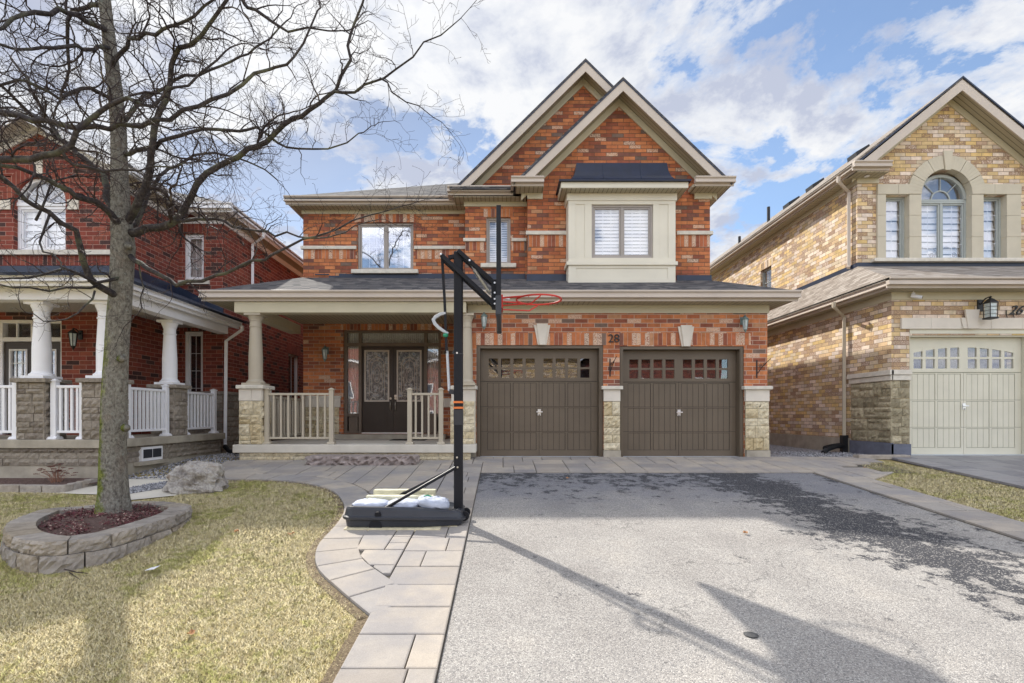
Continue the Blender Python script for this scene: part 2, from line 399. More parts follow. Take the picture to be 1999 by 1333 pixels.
def ashlar(mb, a0, a1, z0, z1, face, proud=0.03, axis='x', sgn=-1, hmin=0.09, hmax=0.21, lmin=0.14, lmax=0.42, rough=0.020, seed=1):
    """Split-face stones in irregular courses; face is the y (axis x) or x (axis y) of the wall behind."""
    rs = random.Random(seed)
    z = z0
    while z < z1-0.02:
        h = rs.uniform(hmin, hmax)
        if z1-(z+h) < hmin*0.8: h = z1-z
        a = a0
        while a < a1-0.01:
            L = rs.uniform(lmin, lmax)
            if a1-(a+L) < lmin*0.8: L = a1-a
            cells = [(a, a+L, z, z+h)]
            if h > 0.17 and L > 0.2 and rs.random() < 0.4:
                q = z+h*rs.choice((0.4, 0.5, 0.6)); cells = [(a, a+L, z, q), (a, a+L, q, z+h)]
            for (p0, p1, q0, q1) in cells:
                g = 0.004; p0 += g; p1 -= g; q0 += g; q1 -= g
                nu = max(2, int((p1-p0)/0.045)); nv = max(2, int((q1-q0)/0.045))
                d = proud*rs.uniform(0.75, 1.25); o = len(mb.v)
                for j in range(nv+1):
                    for i in range(nu+1):
                        u = p0+(p1-p0)*i/nu; v = q0+(q1-q0)*j/nv
                        edge = i in (0, nu) or j in (0, nv)
                        dd = d*0.55 if edge else d+rs.uniform(-rough, rough)
                        w = face+sgn*dd
                        mb.v.append((u, w, v) if axis == 'x' else (w, u, v))
                for j in range(nv):
                    for i in range(nu):
                        q = o+j*(nu+1)+i; f = (q, q+1, q+nu+2, q+nu+1)
                        if (axis == 'y') == (sgn < 0): f = f[::-1]
                        mb.f.append(f); mb.mi.append(mb.cur)
                bo = len(mb.v); per = [(p0, q0), (p1, q0), (p1, q1), (p0, q1)]
                cor = [o, o+nu, o+(nv+1)*(nu+1)-1, o+nv*(nu+1)]
                for (u, v) in per: mb.v.append((u, face, v) if axis == 'x' else (face, u, v))
                edges = [[o+i for i in range(nu+1)], [o+j*(nu+1)+nu for j in range(nv+1)], [o+nv*(nu+1)+i for i in range(nu, -1, -1)], [o+j*(nu+1) for j in range(nv, -1, -1)]]
                for k in range(4):
                    f = tuple(edges[k])+(bo+(k+1) % 4, bo+k)
                    if (axis == 'y') != (sgn < 0): f = f[::-1]
                    mb.f.append(f[::-1]); mb.mi.append(mb.cur)
            a += L
        z += h
    return mb

def chevron(mb, cx, half, zap, m, d0, d1, y0, y1, half2=None, zmin=None):
    """A strip following both rakes of a gable, d0..d1 below the roof line."""
    if zmin is not None:
        xo, xi = (zap-d0-zmin)/m, (zap-d1-zmin)/m
        for sx in (-1, 1): mb.prism_y([(cx, zap-d0), (cx+sx*xo, zmin), (cx+sx*xi, zmin), (cx, zap-d1)], y0, y1)
        return mb
    h2 = half2 if half2 is not None else half
    mb.prism_y([(cx-half, zap-m*half-d0), (cx, zap-d0), (cx, zap-d1), (cx-half, zap-m*half-d1)], y0, y1)
    mb.prism_y([(cx, zap-d0), (cx+h2, zap-m*h2-d0), (cx+h2, zap-m*h2-d1), (cx, zap-d1)], y0, y1)
    return mb

GUT = [(0.0, 0.0), (0.10, 0.0), (0.10, 0.02), (0.085, 0.03), (0.082, 0.075), (0.115, 0.10), (0.115, 0.125), (0.10, 0.13), (0.0, 0.13)]
def gutter_x(mb, x0, x1, yf, zt, k=1.0):      # runs along X, open face towards -Y; yf = its front line, zt = top
    mb.prism_x([(yf+0.115-d, zt-0.13*k+h*k) for d, h in GUT], x0, x1)
    mb.box(x0+0.012, x1-0.012, yf+0.10, yf+0.13, zt-0.13*k-0.055, zt-0.02)
def gutter_y(mb, y0, y1, xf, zt, sgn, k=1.0):  # runs along Y; sgn +1 faces +X
    mb.prism_y([(xf-sgn*(0.115-d), zt-0.13*k+h*k) for d, h in GUT], y0, y1)
    mb.box(xf-sgn*0.13, xf-sgn*0.10, y0+0.012, y1, zt-0.13*k-0.055, zt-0.02)

def window(parent, x0, x1, z0, z1, yf, sashes=1, mat='winframe', grid=(3, 4), cover='blind', glass='glass', fw=0.05, depth=0.09, sill=True, label=None, sillmat='sill', slats=12, room='room_pale', sill_over=0.13):
    """Casement window set into a wall opening; yf = outer face of the frame."""
    f = MB(); f.box(x0, x0+fw, yf, yf+depth, z0, z1); f.box(x1-fw, x1, yf, yf+depth, z0, z1)
    f.box(x0+fw, x1-fw, yf, yf+depth, z0, z0+fw); f.box(x0+fw, x1-fw, yf, yf+depth, z1-fw, z1)
    w = (x1-x0-2*fw)/sashes
    panes = []
    for i in range(sashes):
        a = x0+fw+i*w; b = a+w
        if i: f.box(a-0.022, a+0.022, yf+0.004, yf+depth-0.004, z0+fw, z1-fw)
        s = 0.032; a2, b2, c2, d2 = a+(0.022 if i else 0)+0.003, b-(0.022 if i < sashes-1 else 0)-0.003, z0+fw+0.003, z1-fw-0.003
        f.box(a2, a2+s, yf+0.018, yf+depth-0.02, c2, d2); f.box(b2-s, b2, yf+0.018, yf+depth-0.02, c2, d2)
        f.box(a2+s, b2-s, yf+0.018, yf+depth-0.02, c2, c2+s); f.box(a2+s, b2-s, yf+0.018, yf+depth-0.02, d2-s, d2)
        panes.append((a2+s, b2-s, c2+s, d2-s))
    fo = part(f, 'window', M[mat], parent, label, bevel=0.004)
    g = MB(); mu = MB(); bl = MB(); rm = MB()
    for (a, b, c, d) in panes:
        g.box(a, b, yf+0.040, yf+0.044, c, d)
        if grid:
            nx, nz = grid
            for k in range(1, nx): q = a+(b-a)*k/nx; mu.box(q-0.006, q+0.006, yf+0.046, yf+0.052, c, d)
            for k in range(1, nz): q = c+(d-c)*k/nz; mu.box(a, b, yf+0.0465, yf+0.0515, q-0.006, q+0.006)
    part(g, 'pane', M[glass], fo)
    if grid: part(mu, 'muntin', M['white'], fo)
    yb = yf+depth+0.02
    if cover == 'blind':
        n = slats
        for k in range(n):
            q = z0+fw+(z1-z0-2*fw)*(k+0.5)/n; h = (z1-z0-2*fw)/n*0.49
            bl.prism_x([(yb, q-h), (yb+0.035, q+h*0.8), (yb+0.039, q+h*0.9), (yb+0.004, q-h)], x0+fw+0.01, x1-fw-0.01)
        part(bl, 'blind', M['blind'], fo)
    elif cover == 'curtain':
        n = int((x1-x0)/0.02); pts = [(x0+fw+(x1-x0-2*fw)*i/n, yb+0.03+0.016*math.sin(i*1.9)) for i in range(n+1)]
        for i in range(n):
            (a, ya), (b, yc) = pts[i], pts[i+1]
            bl.add([(a, ya, z0+fw), (b, yc, z0+fw), (b, yc, z1-fw), (a, ya, z1-fw)], [(0, 1, 2, 3)])
        part(bl, 'curtain', M['curtain'], fo)
    rm.box(x0-0.3, x1+0.3, yb+0.25, yb+0.27, z0-0.2, z1+0.2)
    part(rm, 'room_lining', M[room], fo)
    if sill:
        q = MB(); q.box(x0-sill_over, x1+sill_over, yf-0.17, yf+0.02, z0-0.10, z0)
        part(q, 'window_sill', M[sillmat], fo, bevel=0.012)
    return fo

def window_side(parent, y0, y1, z0, z1, xf, sgn, mat='white', grid=(2, 4), glass='glass_dark', fw=0.05, sill=True, sillmat='sill', room='room'):
    """Window on a wall that faces sgn*X; xf = outer face of the frame."""
    X = lambda d: xf-sgn*d
    f = MB(); f.box(X(0), X(.08), y0, y0+fw, z0, z1); f.box(X(0), X(.08), y1-fw, y1, z0, z1)
    f.box(X(0), X(.08), y0+fw, y1-fw, z0, z0+fw); f.box(X(0), X(.08), y0+fw, y1-fw, z1-fw, z1)
    fo = part(f, 'window', M[mat], parent)
    g = MB(); g.box(X(.04), X(.044), y0+fw, y1-fw, z0+fw, z1-fw); part(g, 'pane', M[glass], fo)
    mu = MB()
    for k in range(1, grid[0]): q = y0+fw+(y1-y0-2*fw)*k/grid[0]; mu.box(X(.026), X(.036), q-.01, q+.01, z0+fw, z1-fw)
    for k in range(1, grid[1]): q = z0+fw+(z1-z0-2*fw)*k/grid[1]; mu.box(X(.027), X(.035), y0+fw, y1-fw, q-.01, q+.01)
    part(mu, 'muntin', M[mat], fo)
    rm = MB(); rm.box(X(.2), X(.22), y0-.3, y1+.3, z0-.2, z1+.2); part(rm, 'room_lining', M[room], fo)
    if sill: q = MB(); q.box(X(-.06), X(.02), y0-.1, y1+.1, z0-.09, z0); part(q, 'window_sill', M[sillmat], fo)
    return fo
# =================================================================== HOUSE 28 (orange brick, two garages)
H = thing('brick_house', 'orange brick house number 28 with two brown garage doors and two peaked gables', 'house', (0.2, 10.3, 0))
YG, YM, YC, YB = 10.3, 12.6, 12.15, 11.75        # garage front, main wall, middle bay, gable wall
D1 = (-0.515, 2.035, 0.0, 2.26); D2 = (2.365, 4.865, 0.0, 2.24)
w = MB(); wl = MB()
wl.wall(-0.77, 5.335, 0.0, 3.1, YG, YG+0.3, [D1, D2])
wl.box(5.035, 5.335, YG+0.3, 21.0, 0.0, 3.28)                 # garage right side
wl.box(-0.77, -0.5, YG+0.3, YM-0.002, 0.0, 3.3)                 # garage left side, closes the porch
DH = (-3.90, -1.50, 0.40, 2.95)
wl.wall(-4.89, -0.77, 0.0, 3.3, YM, YM+0.3, [DH])
W1 = (-3.555, -2.18, 4.42, 5.60)
w.wall(-4.89, -0.875, 3.3, 6.05, YM, YM+0.3, [W1])
w.box(-4.89, -4.59, YM+0.3, 22.0, 0.0, 6.05)
W2 = (-0.375, 0.205, 4.435, 5.555)
w.wall(-0.875, 0.60, 3.3, 6.05, YC, YC+0.3, [W2])
w.box(-0.875, -0.60, YC+0.3, YM+0.3, 3.3, 6.05)
w.wall(0.5875, 4.77, 3.3, 6.10, YB, YB+0.3)
w.box(4.47, 4.77, YB+0.3, 22.0, 3.2, 6.05)
w.box(-4.59, 4.47, 21.7, 22.0, 0.0, 6.05)
# gable brickwork
w.prism_y([(0.5875, 6.10), (4.77, 6.10), (4.77, 6.20), (2.69, 8.12), (0.5875, 6.20)], YB, YB+0.28)
w.prism_y([(-0.92, 6.12), (4.6, 6.12), (4.6, 6.4), (1.956, 9.0), (-0.92, 6.26)], 12.35, 12.6)
part(w, 'wall', M['brick'], H)
part(wl, 'wall', M['brick_low'], H, label='ground-floor brickwork with pale joints')
# soldier courses, quoins and header rows
s = MB()
s.wall(-0.77, 5.0, 2.262, 2.50, YG-0.004, YG+0.02)
s.wall(DH[0]-0.05, DH[1]+0.05, 2.953, 3.15, YM-0.006, YM+0.02)
s.box(W1[0]-0.07, W1[1]+0.07, YM-0.006, YM+0.02, 5.602, 5.80)
s.box(W2[0]-0.06, W2[1]+0.06, YC-0.006, YC+0.02, 5.557, 5.75)
s.box(-4.885, W1[0]-0.05, YM-0.006, YM+0.02, 4.70, 4.93); s.box(W1[1]+0.05, -0.88, YM-0.006, YM+0.02, 4.70, 4.93)
s.box(-0.87, W2[0]-0.02, YC-0.006, YC+0.02, 4.76, 4.97); s.box(W2[1]+0.02, 0.585, YC-0.006, YC+0.02, 4.76, 4.97)
s.box(0.59, 1.52, YB-0.006, YB+0.02, 4.72, 4.985); s.box(4.02, 4.765, YB-0.006, YB+0.02, 4.72, 4.985)
part(s, 'soldier_course', M['soldier'], H)
b = MB()
def band(x0, x1, yf, z0, z1, seed):
    rs = random.Random(seed); x = x0
    while x < x1-0.01:
        L = rs.uniform(0.5, 1.0); L = x1-x if x1-(x+L) < 0.3 else L
        b.box(x+0.002, x+L-0.002, yf-0.045-rs.uniform(0, .006), yf+0.02, z0, z1); x += L
band(-4.94, W1[0]-0.02, YM, 4.93, 5.01, 1); band(W1[1]+0.02, -0.88, YM, 4.93, 5.01, 2)
band(-0.92, W2[0]-0.015, YC, 4.97, 5.045, 3); band(W2[1]+0.015, 0.58, YC, 4.97, 5.045, 4)
band(0.545, 1.545, YB, 4.985, 5.07, 5); band(4.0, 4.83, YB, 4.985, 5.07, 6)
b.box(4.77, 4.82, YB+0.02, YB+1.5, 4.985, 5.07)
part(b, 'stone_band', M['sill'], H, bevel=0.006)
# roofs
def roof_part(polys, name='roof', mat='shingle', t=0.07, par=H):
    r = MB()
    for p in polys: r.slab(p, t)
    return part(r, name, M[mat], par)
main = [[(-5.18, 12.2, 6.07), (-0.9, 12.2, 6.07), (0.6, 12.2, 6.07), (0.0, 17.4, 8.86)],
        [(-5.18, 22.4, 6.07), (-5.18, 12.2, 6.07), (0.0, 17.4, 8.86)],
        [(5.14, 12.2, 6.07), (5.14, 22.4, 6.07), (0.0, 17.4, 8.86)],
        [(5.14, 22.4, 6.07), (-5.18, 22.4, 6.07), (0.0, 17.4, 8.86)]]
roof_part(main)
def gable_roof(cx, half, zap, m, y0, y1, mat='shingle', par=H):
    r = MB()
    for sx in (-1, 1):
        r.slab([(cx, y0, zap), (cx+sx*half, y0, zap-m*half), (cx+sx*half, y1, zap-m*half), (cx, y1, zap)], 0.05)
    return part(r, 'roof', M[mat], par)
m1 = (9.205-6.20)/3.05; m2 = (8.34-6.07)/2.36
gable_roof(1.956, 3.09, 9.205, m1, 11.98, 20.5)
gable_roof(2.68, 2.42, 8.34, m2, 11.33, 14.5)
for (cx, half, zap, m, yf, yw, zm) in ((1.956, 3.05, 9.19, m1, 12.0, 12.35, 6.115), (2.68, 2.36, 8.325, m2, 11.35, YB, 6.118)):
    a = MB(); chevron(a, cx, half, zap, m, 0.045, 0.30, yf-0.03, yf, zmin=zm); part(a, 'bargeboard', M['taupe'], H)
    a = MB(); chevron(a, cx, half, zap, m, 0.045, 0.075, yf-0.045, yf-0.032, zmin=zm); part(a, 'drip_edge', M['flash'], H)
    a = MB(); chevron(a, cx, half-0.02, zap, m, 0.19, 0.22, yf+0.002, yw-0.002, zmin=zm-.1); part(a, 'soffit', M['soffit_y'], H)
    a = MB(); chevron(a, cx, half-0.12, zap, m, 0.222, 0.40, yw-0.03, yw-0.002); part(a, 'frieze_board', M['frieze'], H)
# back of the cross gable
a = MB(); a.prism_y([(-0.9, 6.0), (4.8, 6.0), (1.956, 8.95)], 20.1, 20.4); part(a, 'wall', M['brick'], H)
# skirt roof and flashing below the tall gable
roof_part([[(-1.2, 11.72, 6.09), (0.4, 11.72, 6.09), (0.4, 12.34, 6.26), (-1.2, 12.34, 6.26)]])
a = MB(); a.box(-0.75, 0.7, 12.30, 12.34, 6.24, 6.36); part(a, 'flashing', M['navy'], H)
# gutters and eaves, upper storey
g = MB()
gutter_x(g, -5.20, -1.10, 12.17, 6.09)
gutter_x(g, -1.26, 0.27, 11.74, 6.13)
g.box(-1.26, -1.14, 11.86, 12.20, 5.97, 6.12)
gutter_x(g, 0.20, 0.93, 11.27, 6.13); g.box(0.20, 0.31, 11.39, 11.9, 6.0, 6.12)
gutter_x(g, 4.27, 5.16, 11.27, 6.13)
gutter_y(g, 11.39, 22.4, 5.16, 6.125, 1); gutter_y(g, 12.30, 22.4, -5.20, 6.085, -1)
part(g, 'gutter', M['taupe'], H)
f = MB()
f.box(-5.08, -0.9, 12.30, YM-0.001, 5.885, 5.90); f.box(-1.13, 0.56, 11.87, YC-0.002, 5.91, 5.925)
f.box(-1.12, -0.88, YC, YM, 5.912, 5.927)
f.box(0.32, 0.93, 11.40, YB-0.001, 5.93, 5.945); f.box(4.3, 5.04, 11.40, YB-0.001, 5.93, 5.945)
part(f, 'soffit', M['soffit'], H)
f = MB(); f.box(4.772, 5.04, YB, 22.2, 5.932, 5.947); f.box(-5.08, -4.892, YM, 22.2, 5.887, 5.902); part(f, 'soffit', M['soffit_y'], H)
f = MB(); f.box(-4.92, -0.9, YM-0.025, YM-0.001, 5.80, 5.884); f.box(-0.90, 0.585, YC-0.027, YC-0.001, 5.80, 5.909)
f.box(0.58, 0.93, YB-0.05, YB-0.001, 5.80, 5.929); f.box(4.4, 4.80, YB-0.05, YB-0.001, 5.80, 5.929)
f.box(0.55, 0.93, 11.42, YB-0.05, 5.945, 6.0); f.box(4.25, 4.9, 11.42, YB-0.05, 5.945, 6.0)
part(f, 'frieze_board', M['frieze'], H)
# lower roof across the garage and the porch
ZE = 3.25
low = [[(-5.80, 9.87, ZE), (5.72, 9.87, ZE), (4.80, 11.70, 3.93), (4.80, 12.0, 4.02), (-4.89, 12.58, 4.24)],
       [(5.72, 9.87, ZE), (5.72, 21.0, ZE), (4.78, 21.0, 3.93), (4.78, 11.70, 3.93)],
       [(-5.80, 12.9, ZE), (-5.80, 9.87, ZE), (-4.89, 12.58, 4.24), (-4.89, 12.9, 4.24)]]
roof_part([low[0][:3]+[(4.80, 11.72, 3.935), (-4.89, 12.58, 4.24)], low[1], low[2]])
fl = MB(); fl.box(-4.0, -0.93, YM-0.03, YM-0.001, 4.18, 4.33); fl.box(-4.25, -4.0, YM-0.03, YM-0.001, 4.18, 4.28); fl.box(-4.6, -4.25, YM-0.02, YM-0.001, 4.30, 4.325)
fl.box(-0.90, 0.56, YC-0.03, YC-0.001, 4.02, 4.20); fl.box(0.56, 1.49, YB-0.03, YB-0.001, 3.88, 4.08); fl.box(4.0, 4.80, YB-0.03, YB-0.001, 3.85, 4.06)
part(fl, 'flashing', M['flash'], H)
g = MB(); gutter_x(g, -5.83, 5.75, 9.82, ZE+0.01, 1.1); gutter_y(g, 9.95, 20.9, 5.75, ZE+0.005, 1, 1.1); gutter_y(g, 9.95, 12.8, -5.83, ZE+0.005, -1, 1.1)
part(g, 'gutter', M['taupe'], H)
f = MB(); f.box(-5.70, -5.21, 9.955, 12.8, 3.062, 3.077); f.box(-5.205, 5.62, 9.955, 10.298, 3.06, 3.075); f.box(-4.94, -0.78, 10.20, YM-0.002, 3.10, 3.115)
f.box(5.337, 5.62, 10.3, 20.9, 3.061, 3.076); part(f, 'soffit', M['soffit'], H)
f = MB(); f.box(-0.69, 5.36, YG-0.03, YG-0.001, 2.90, 3.058); part(f, 'frieze_board', M['frieze'], H)
f = MB(); f.box(-5.205, -0.70, 9.96, 10.19, 2.85, 3.057); part(f, 'porch_beam', M['frieze'], H)
f = MB(); f.box(-5.20, -4.95, 10.192, 12.58, 2.852, 3.059); part(f, 'porch_beam', M['frieze'], H)

# stone trim of the garage front
c = MB()
for (x0, x1, kx) in ((-1.0, -0.52, 0), (2.02, 2.38, 0), (4.85, 5.36, 0)):
    c.box(x0-0.03, x1+0.03, YG-0.12, YG+(.02), 1.365, 1.435)
c.box(5.335, 5.42, YG+0.02, YG+0.5, 1.365, 1.435)
part(c, 'stone_cap', M['sill'], H, bevel=0.01)
c = MB()
c.box(-1.0, -0.52, YG-0.07, YG+.02, 1.13, 1.365); c.box(2.035, 2.365, YG-0.07, YG+.02, 1.13, 1.365); c.box(4.87, 5.345, YG-0.07, YG+.02, 1.13, 1.365)
part(c, 'stone_block_band', M['cut_stone'], H, bevel=0.004)
c = MB(); bk = MB()
for i, (x0, x1, z0) in enumerate(((-1.0, -0.52, 0.30), (2.035, 2.365, 0.15), (4.87, 5.345, 0.15))):
    ashlar(c, x0, x1, z0, 1.128, YG-0.03, 0.045, seed=20+i, lmin=0.13, lmax=0.34, hmin=.13, hmax=.25, rough=.026); bk.box(x0+.01, x1-.01, YG-0.045, YG-.001, z0, 1.128)
ashlar(c, YG-0.03, YG+0.45, 0.15, 1.128, 5.335, 0.03, axis='y', sgn=1, seed=29)
part(c, 'stone_veneer', M['cream_stone'], H); part(bk, 'mortar_bed', M['mortar_dark'], H)
c = MB(); c.box(-1.0, -.517, YG-.085, YG-.001, -.02, .30); c.box(2.03, 2.37, YG-0.085, YG-.001, -0.02, 0.148); c.box(4.88, 5.35, YG-0.09, YG-.001, -0.02, 0.148); c.box(5.336, 5.36, YG, 21, -.02, .25); part(c, 'foundation', M['found'], H)
# keystones
k = MB()
for cx, zt in ((0.805, 2.66), (3.69, 2.63)):
    k.prism_y([(cx-0.085, zt-0.40), (cx+0.085, zt-0.40), (cx+0.165, zt), (cx-0.165, zt)], YG-0.035, YG-0.0045)
    k.prism_y([(cx-0.055, zt-0.40), (cx+0.055, zt-0.40), (cx+0.115, zt+0.025), (cx-0.115, zt+0.025)], YG-0.06, YG-0.036)
part(k, 'keystone', M['cut_stone'], H, bevel=0.005)

def garage_door(par, x0, x1, z0, z1, yf, paint, line, arch=False, label=None, rec=0.28, fr=0.075):
    """Carriage style sectional door: frame, four sections, 2 x 8 lights, latch."""
    f = MB(); f.box(x0, x0+fr, yf+0.02, yf+rec, z0, z1); f.box(x1-fr, x1, yf+0.02, yf+rec, z0, z1); f.box(x0+fr, x1-fr, yf+0.02, yf+rec, z1-fr*0.8, z1)
    f.box(x0+fr*0.4, x0+fr*.7, yf+0.008, yf+0.02, z0, z1-.03); f.box(x1-fr*.7, x1-fr*.4, yf+0.008, yf+0.02, z0, z1-.03)
    fo = part(f, 'garage_door_frame', M[paint], par)
    a, b, c0, c1 = x0+fr+0.005, x1-fr-0.005, z0+0.015, z1-fr*0.8-0.005; yd = yf+rec-0.10
    W = b-a; Hh = c1-c0; sec = Hh*0.235
    top = c1-Hh*0.295; cm = (a+b)/2
    d = MB(); cells = []
    d2 = MB()
    for half in range(2):
        h0 = a+W*0.5*half; m0 = 0.055*W*(1 if half == 0 else 0.42); m1_ = 0.055*W*(1 if half == 1 else 0.42)
        w0, w1 = h0+m0, h0+W*0.5-m1_
        for i in range(4):
            for j in range(2):
                cw = (w1-w0)/4; p0 = w0+i*cw+cw*0.13; p1 = w0+(i+1)*cw-cw*0.13
                zt = c1-Hh*0.075; zb = top+Hh*0.022; ch = (zt-zb)/2
                cells.append([p0, p1, zb+j*ch+ch*0.09, zb+(j+1)*ch-ch*0.09, j])
    d.wall(a, b, top, c1, yd, yd+0.045, [tuple(q[:4]) for q in cells])
    yb = yd+0.012
    d.box(a, b, yb, yd+0.045, c0, top-0.008)
    for s_ in range(3):
        s0 = c0+(top-0.008-c0)*s_/3; s1 = c0+(top-0.008-c0)*(s_+1)/3-0.008
        low = s0+(0.15 if s_ == 0 else 0.0)*sec*1.6
        # stiles and rails
        for half in range(2):
            h0 = a+W*0.5*half; ma = 0.055*W*(1 if half == 0 else 0.42); mb_ = 0.055*W*(1 if half == 1 else 0.42)
            w0, w1 = h0+ma, h0+W*0.5-mb_; q = (w1-w0)/2
            d.box(h0+(0.004 if half else 0), w0, yd, yb, s0, s1); d.box(w1, h0+W*0.5-(0 if half else 0.004), yd, yb, s0, s1)
            d.box(w0, w1, yd, yb, s1-0.02, s1)
            if s_ == 0: d.box(w0, w1, yd, yb, s0, low)
            for pnl in range(2):
                u0, u1 = w0+pnl*q, w0+(pnl+1)*q
                if pnl: d.box(u0-0.022, u0+0.022, yd+0.001, yb, low if s_ == 0 else s0, s1-0.02)
                nb = 4; uu0 = u0+(0.03 if pnl else 0.006); uu1 = u1-(0.03 if not pnl else 0.006)
                for t_ in range(nb):
                    e0 = uu0+(uu1-uu0)*t_/nb+0.004; e1 = uu0+(uu1-uu0)*(t_+1)/nb-0.004
                    d.box(e0, e1, yd+0.006, yb, low+0.008 if s_ == 0 else s0, s1-0.028)
    do = part(d, 'garage_door', M[paint], par, label)
    ln = MB(); ln.box(a+.002, b-.002, yb-0.0015, yb-0.0005, c0+.002, top-0.01); ln.box(a, b, yb, yd+.04, top-.008, top)
    part(ln, 'groove_backing', M[line], do)
    g = MB(); bk = MB()
    for q in cells: g.box(q[0]-.004, q[1]+.004, yd+0.02, yd+0.024, q[2]-.004, q[3]+.004)
    part(g, 'pane', M['glass_dark'], do)
    bk.box(a, b, yd+0.30, yd+0.31, top-0.1, c1); bk.box(a, b, yd+.05, yd+.3, top-.11, top-.1); bk.box(a, b, yd+.05, yd+.3, c1, c1+.01); part(bk, 'room_lining', M['room'], do)
    if arch:
        ar = MB()
        for q in cells:
            if q[4] == 1:
                cc = (q[0]+q[1])/2; k_ = abs(cc-cm)/(W/2)
                dz = lambda x: 0.115*(abs(x-cm)/(W/2))**2*1.25
                ar.prism_y([(q[0], q[3]+.002), (q[0], q[3]-dz(q[0])), (q[1], q[3]-dz(q[1])), (q[1], q[3]+.002)], yd+0.003, yd+0.019)
        part(ar, 'arched_rail', M[paint], do)
    h = MB(); hz = c0+Hh*0.415
    h.box(cm-0.03, cm+0.035, yd-0.014, yd, hz-0.05, hz+0.055); h.tube([(cm, yd-0.012, hz), (cm, yd-0.05, hz)], 0.02, 10)
    h.box(cm-0.06, cm+0.065, yd-0.058, yd-0.044, hz-0.012, hz+0.012); h.box(cm-0.03, cm-0.012, yd-.02, yd, hz-.075, hz-.05); h.box(cm+0.012, cm+.03, yd-.02, yd, hz-.075, hz-.05)
    part(h, 'latch_handle', M['steel'], do, bevel=0.003)
    th = MB(); th.box(x0+.01, x1-.01, yf+.03, yf+rec+.1, z0-0.008, z0+0.014); part(th, 'door_threshold', M['grey_plastic'], do)
    return do
garage_door(H, D1[0], D1[1], 0.0, D1[3], YG, 'garage', 'garage_line', label='brown garage door nearer the porch')
garage_door(H, D2[0], D2[1], 0.0, D2[3], YG, 'garage', 'garage_line', label='brown garage door at the right corner of the house')
gi = MB(); gi.box(-0.6, 5.03, YG+.7, YG+.72, 0, 3.0); part(gi, 'room_lining', M['room'], H)

# windows
window(H, W1[0], W1[1], W1[2], W1[3], YM+0.06, 2, 'winframe', (3, 4), None, 'glass_mirror', label='two-pane upstairs window over the porch', room='room_pale')
window(H, W2[0], W2[1], W2[2], W2[3], YC+0.06, 1, 'winframe', (3, 4), 'blind', 'glass', label='narrow upstairs window behind the backboard', slats=18)
# bay window box
B0, B1, BY = 1.47, 3.84, 11.35
bw_ = MB()
WB = (1.985, 3.345, 4.335, 5.52)
bw_.wall(B0, B1, 3.74, 5.758, BY, BY+0.10, [WB])
bw_.box(B0, B0+.08, BY+.10, YB-.001, 3.74, 5.758); bw_.box(B1-.08, B1, BY+.10, YB-.001, 3.74, 5.758)
bay = part(bw_, 'bay_window', M['cream'], H)
t_ = MB()
t_.box(B0-0.03, B1+0.03, BY-0.035, BY-.001, 5.60, 5.757); t_.box(B0-0.035, B0-.001, BY, YB-.001, 5.60, 5.757); t_.box(B1+.001, B1+0.035, BY, YB-.001, 5.60, 5.757)
t_.box(B0-0.04, B1+0.04, BY-0.05, BY-.001, 4.17, 4.25); t_.box(B0-0.045, B0-.001, BY, YB-.001, 4.17, 4.25); t_.box(B1+.001, B1+.045, BY, YB-.001, 4.17, 4.25)
t_.box(B0, B1, BY-0.016, BY-.001, 4.25, 4.335); t_.box(B0, B1, BY-0.016, BY-.001, 5.52, 5.60)
for (a, b2) in ((B0, B0+0.16), (B0+0.36, WB[0]), (WB[1], B1-0.36), (B1-0.16, B1)): t_.box(a, b2, BY-0.016, BY-.001, 4.335, 5.52)
t_.box(B0, B0+0.17, BY-0.016, BY-.001, 3.75, 4.17); t_.box(B1-0.17, B1, BY-0.016, BY-.001, 3.75, 4.17)
t_.box(B0+.17, B1-.17, BY-0.016, BY-.001, 3.75, 3.87); t_.box(B0+.17, B1-.17, BY-0.016, BY-.001, 4.11, 4.17)
part(t_, 'panel_moulding', M['cream'], bay, bevel=0.003)
wf = window(H, WB[0], WB[1], WB[2], WB[3], BY+0.03, 2, 'winframe', (3, 4), 'blind', 'glass', sill=False, label='shuttered two-pane window in the cream bay', slats=14)
rf = MB(); rf.box(B0-0.19, B1+0.19, BY-0.27, YB-.001, 5.775, 5.895); part(rf, 'bay_fascia', M['cream'], bay)
rf = MB(); rf.box(B0-0.17, B1+0.17, BY-0.25, YB-.003, 5.760, 5.774); part(rf, 'bay_soffit', M['soffit'], bay)
rr = MB(); prof = [(1.0, 5.897), (1.0, 5.93), (.93, 5.945), (.84, 5.965), (.75, 6.0), (.67, 6.06), (.61, 6.14), (.57, 6.24), (.545, 6.36), (.53, 6.45), (.42, 6.46)]
hw, dp = (B1-B0)/2+0.24, YB-(BY-0.33); cxb = (B0+B1)/2
rings = [[(cxb-(hw-(1-q)*0.90), YB-.001), (cxb-(hw-(1-q)*0.90), YB-dp*q), (cxb+(hw-(1-q)*0.90), YB-dp*q), (cxb+(hw-(1-q)*0.90), YB-.001)] for q, z in prof]
vs = [(x, y, prof[i][1]) for i, rg in enumerate(rings) for x, y in rg]; fs = []
for i in range(len(prof)-1):
    for k in range(3): q = i*4+k; fs.append((q, q+1, q+5, q+4))
fs.append(tuple(range((len(prof)-1)*4, len(prof)*4))); fs.append((3, 2, 1, 0))
rr.add(vs, fs); part(rr, 'bay_roof', M['navy'], bay)
sm = MB()
for q in (-0.36, 0.36):
    sm.tube([(cxb+q*1.15, YB-dp*p_*1.004, z+.004) for p_, z in prof[1:-1]], 0.008, 5)
sm.box(1.75, 3.6, YB-.014, YB-.001, 6.455, 6.48)
part(sm, 'roof_seam', M['flash'], bay)

